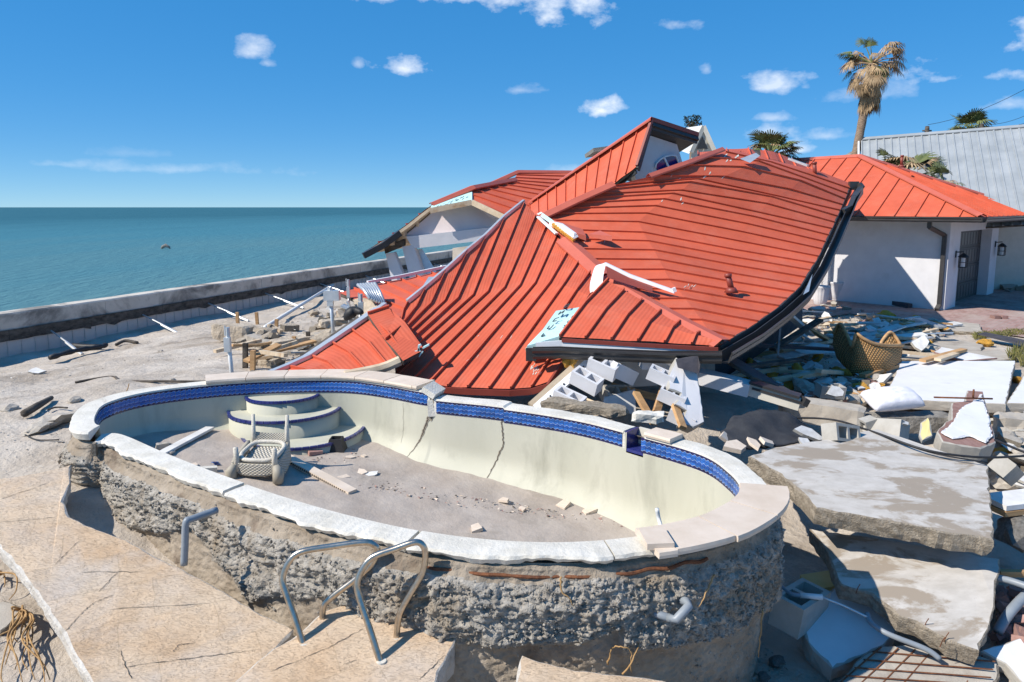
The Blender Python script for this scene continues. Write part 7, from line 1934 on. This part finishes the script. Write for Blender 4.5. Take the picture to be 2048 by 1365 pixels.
# denser wreckage between the sea wall and the folded roof piece
random.seed(57)
ZL = [(440, 650), (520, 660), (640, 620), (770, 600), (790, 612), (690, 680), (560, 745), (500, 745), (470, 700)]
TAN = [blob_mesh('concrete_chunk', M['tanconc'], s_ + 70, .6, .5, 2) for s_ in range(4)]
SH_TC = [shard_mesh('concrete_fragment', [M['tanconc'], M['conc_rough']], s_ + 80, .28, 6) for s_ in range(4)]
region(46, ZL, lambda x, y: put(random.choice(TAN + SH_TC), on_ground(x, y, rnd(.03, .16)), (rnd(-.5, .5), rnd(-.5, .5), rnd(0, 6)), rnd(.08, .26), 'tan concrete rubble heaped between the sea wall and the folded roof piece', 'rubble', 'tan rubble by the folded roof piece'))
region(14, ZL, lambda x, y: put(random.choice(PLK), on_ground(x, y, rnd(.1, .25)), (rnd(-.3, .3), rnd(-.3, .3), rnd(-.6, 1.2)), (rnd(.2, .5), 1, 1), 'broken lath among the tan rubble by the folded roof piece', 'timber', 'laths in the tan rubble'))
region(8, [(600, 690), (690, 650), (720, 690), (600, 740)], lambda x, y: put(random.choice(SH_W), on_ground(x, y, rnd(.1, .3)), (rnd(-.4, .4), rnd(-.4, .4), rnd(0, 6)), rnd(.15, .3), 'white board scrap against the pale edge of the folded roof piece', 'fragment', 'board scraps at the folded roof piece'))
# fine crumbs between the larger pieces (uncountable)
def crumbs(zones, label, mats, s0, s1):
    g = MB()
    for poly, n in zones:
        def one(x, y):
            p = on_ground_fast(x, y); s_ = rnd(s0, s1) * (1 + 2 * (random.random() < .06)); v = [p + Vector((rnd(-1, 1), rnd(-1, 1), rnd(-.2, .9))) * s_ for _ in range(4)]
            g.add(v, [(0, 1, 2), (0, 3, 1), (1, 3, 2), (2, 3, 0)], random.randrange(len(mats)))
        region(n, poly, one)
    o = g.build('rubble_crumbs', mats); o["kind"] = "stuff"; return tag(o, label, 'rubble')
def on_ground_fast(x, y):
    p = P(x, y, 0.0); z = g1(p.x, p.y); p = P(x, y, z); return Vector((p.x, p.y, g1(p.x, p.y) + .01))
cm = [M['drywall'], M['concrete'], M['tanconc'], M['brick'], M['wood'], M['block']]
crumbs([(ZA, 700), (ZB, 500), (ZC, 800), (ZD, 700), (ZE, 200), (ZF, 500)], 'fine broken crumbs and splinters strewn through the rubble field', cm, .02, .07)
crumbs([(ZL, 700)], 'fine tan crumbs strewn by the folded roof piece', [M['tanconc'], M['concrete'], M['mortar']], .02, .05)
crumbs([([(930, 1300), (1560, 1280), (1600, 1360), (930, 1365)], 500)], 'soil crumbs in the pit at the foot of the pool wall', [M['conc_rough'], M['shell_low'], M['gunite']], .01, .03)
ZP = [(560, 880), (700, 890), (760, 950), (900, 985), (1080, 1015), (1280, 1040), (1250, 1055), (900, 1010), (640, 960)]
g = MB()
def one(x, y):
    p = pool_floor(x, y, .01); s_ = rnd(.008, .028); v = [p + Vector((rnd(-1, 1), rnd(-1, 1), rnd(-.2, .6))) * s_ for _ in range(4)]; g.add(v, [(0, 1, 2), (0, 3, 1), (1, 3, 2), (2, 3, 0)], random.randrange(3))
region(420, ZP, one)
o = g.build('pool_crumbs', [M['travertine'], M['brick'], M['wooddark']]); o["kind"] = "stuff"; tag(o, 'fine crumbs and twigs scattered along the pool floor', 'litter')

# paint scuffs and scratches on the fallen panels
pans = []
for dk in [o for o in C.objects if o.parent == mr_ and o.name.split('.')[0] in ('front_slope', 'wide_slope', 'corner_hip')]: pans += [o for o in dk.children]
pv, pf = [], []
for o in pans:
    b0 = len(pv); pv += [v.co.copy() for v in o.data.vertices]; pf += [tuple(b0 + i for i in p.vertices) for p in o.data.polygons]
rb_ = BVHTree.FromPolygons(pv, pf)
random.seed(71)
sg = MB()
def scuff(px, py, n, sx, sy, w):
    for _ in range(n):
        x, y = px + rnd(-sx, sx), py + rnd(-sy, sy); dx, dy = rnd(2, 7), rnd(-9, -3)
        q = [rb_.ray_cast(Vector((0, 0, CAMZ)), ray(x + dx * k / 3, y + dy * k / 3).normalized()) for k in range(4)]
        if any(h[0] is None for h in q): continue
        pts = [h[0] + (h[1] if h[1].dot(-h[0]) > 0 else -h[1]) * .004 for h in q]
        if max((a - b).length for a, b in zip(pts, pts[1:])) > .2: continue
        s_ = (pts[-1] - pts[0]).cross(q[0][1]).normalized(); vs = []
        for k, p in enumerate(pts): ww = w * (.3 + random.random()) * (.3 if k in (0, 3) else 1); vs += [p - s_ * ww, p + s_ * ww]
        sg.add(vs, [(k * 2, k * 2 + 1, k * 2 + 3, k * 2 + 2) for k in range(3)])
scuff(1070, 742, 16, 9, 9, .007); scuff(1376, 578, 8, 10, 4, .006); scuff(1465, 320, 10, 30, 6, .02); scuff(1400, 350, 8, 60, 10, .012); scuff(1190, 480, 6, 30, 12, .005); scuff(960, 700, 5, 60, 30, .003); scuff(1330, 405, 3, 40, 6, .012)
sg.build('paint_scuffs', M['mortar'], mr_)

for o in C.objects:
    if o.type == 'MESH' and o.name.split('.')[0] in ('print', 'slots', 'holes', 'paint_scuffs'): o["kind"] = "stuff"
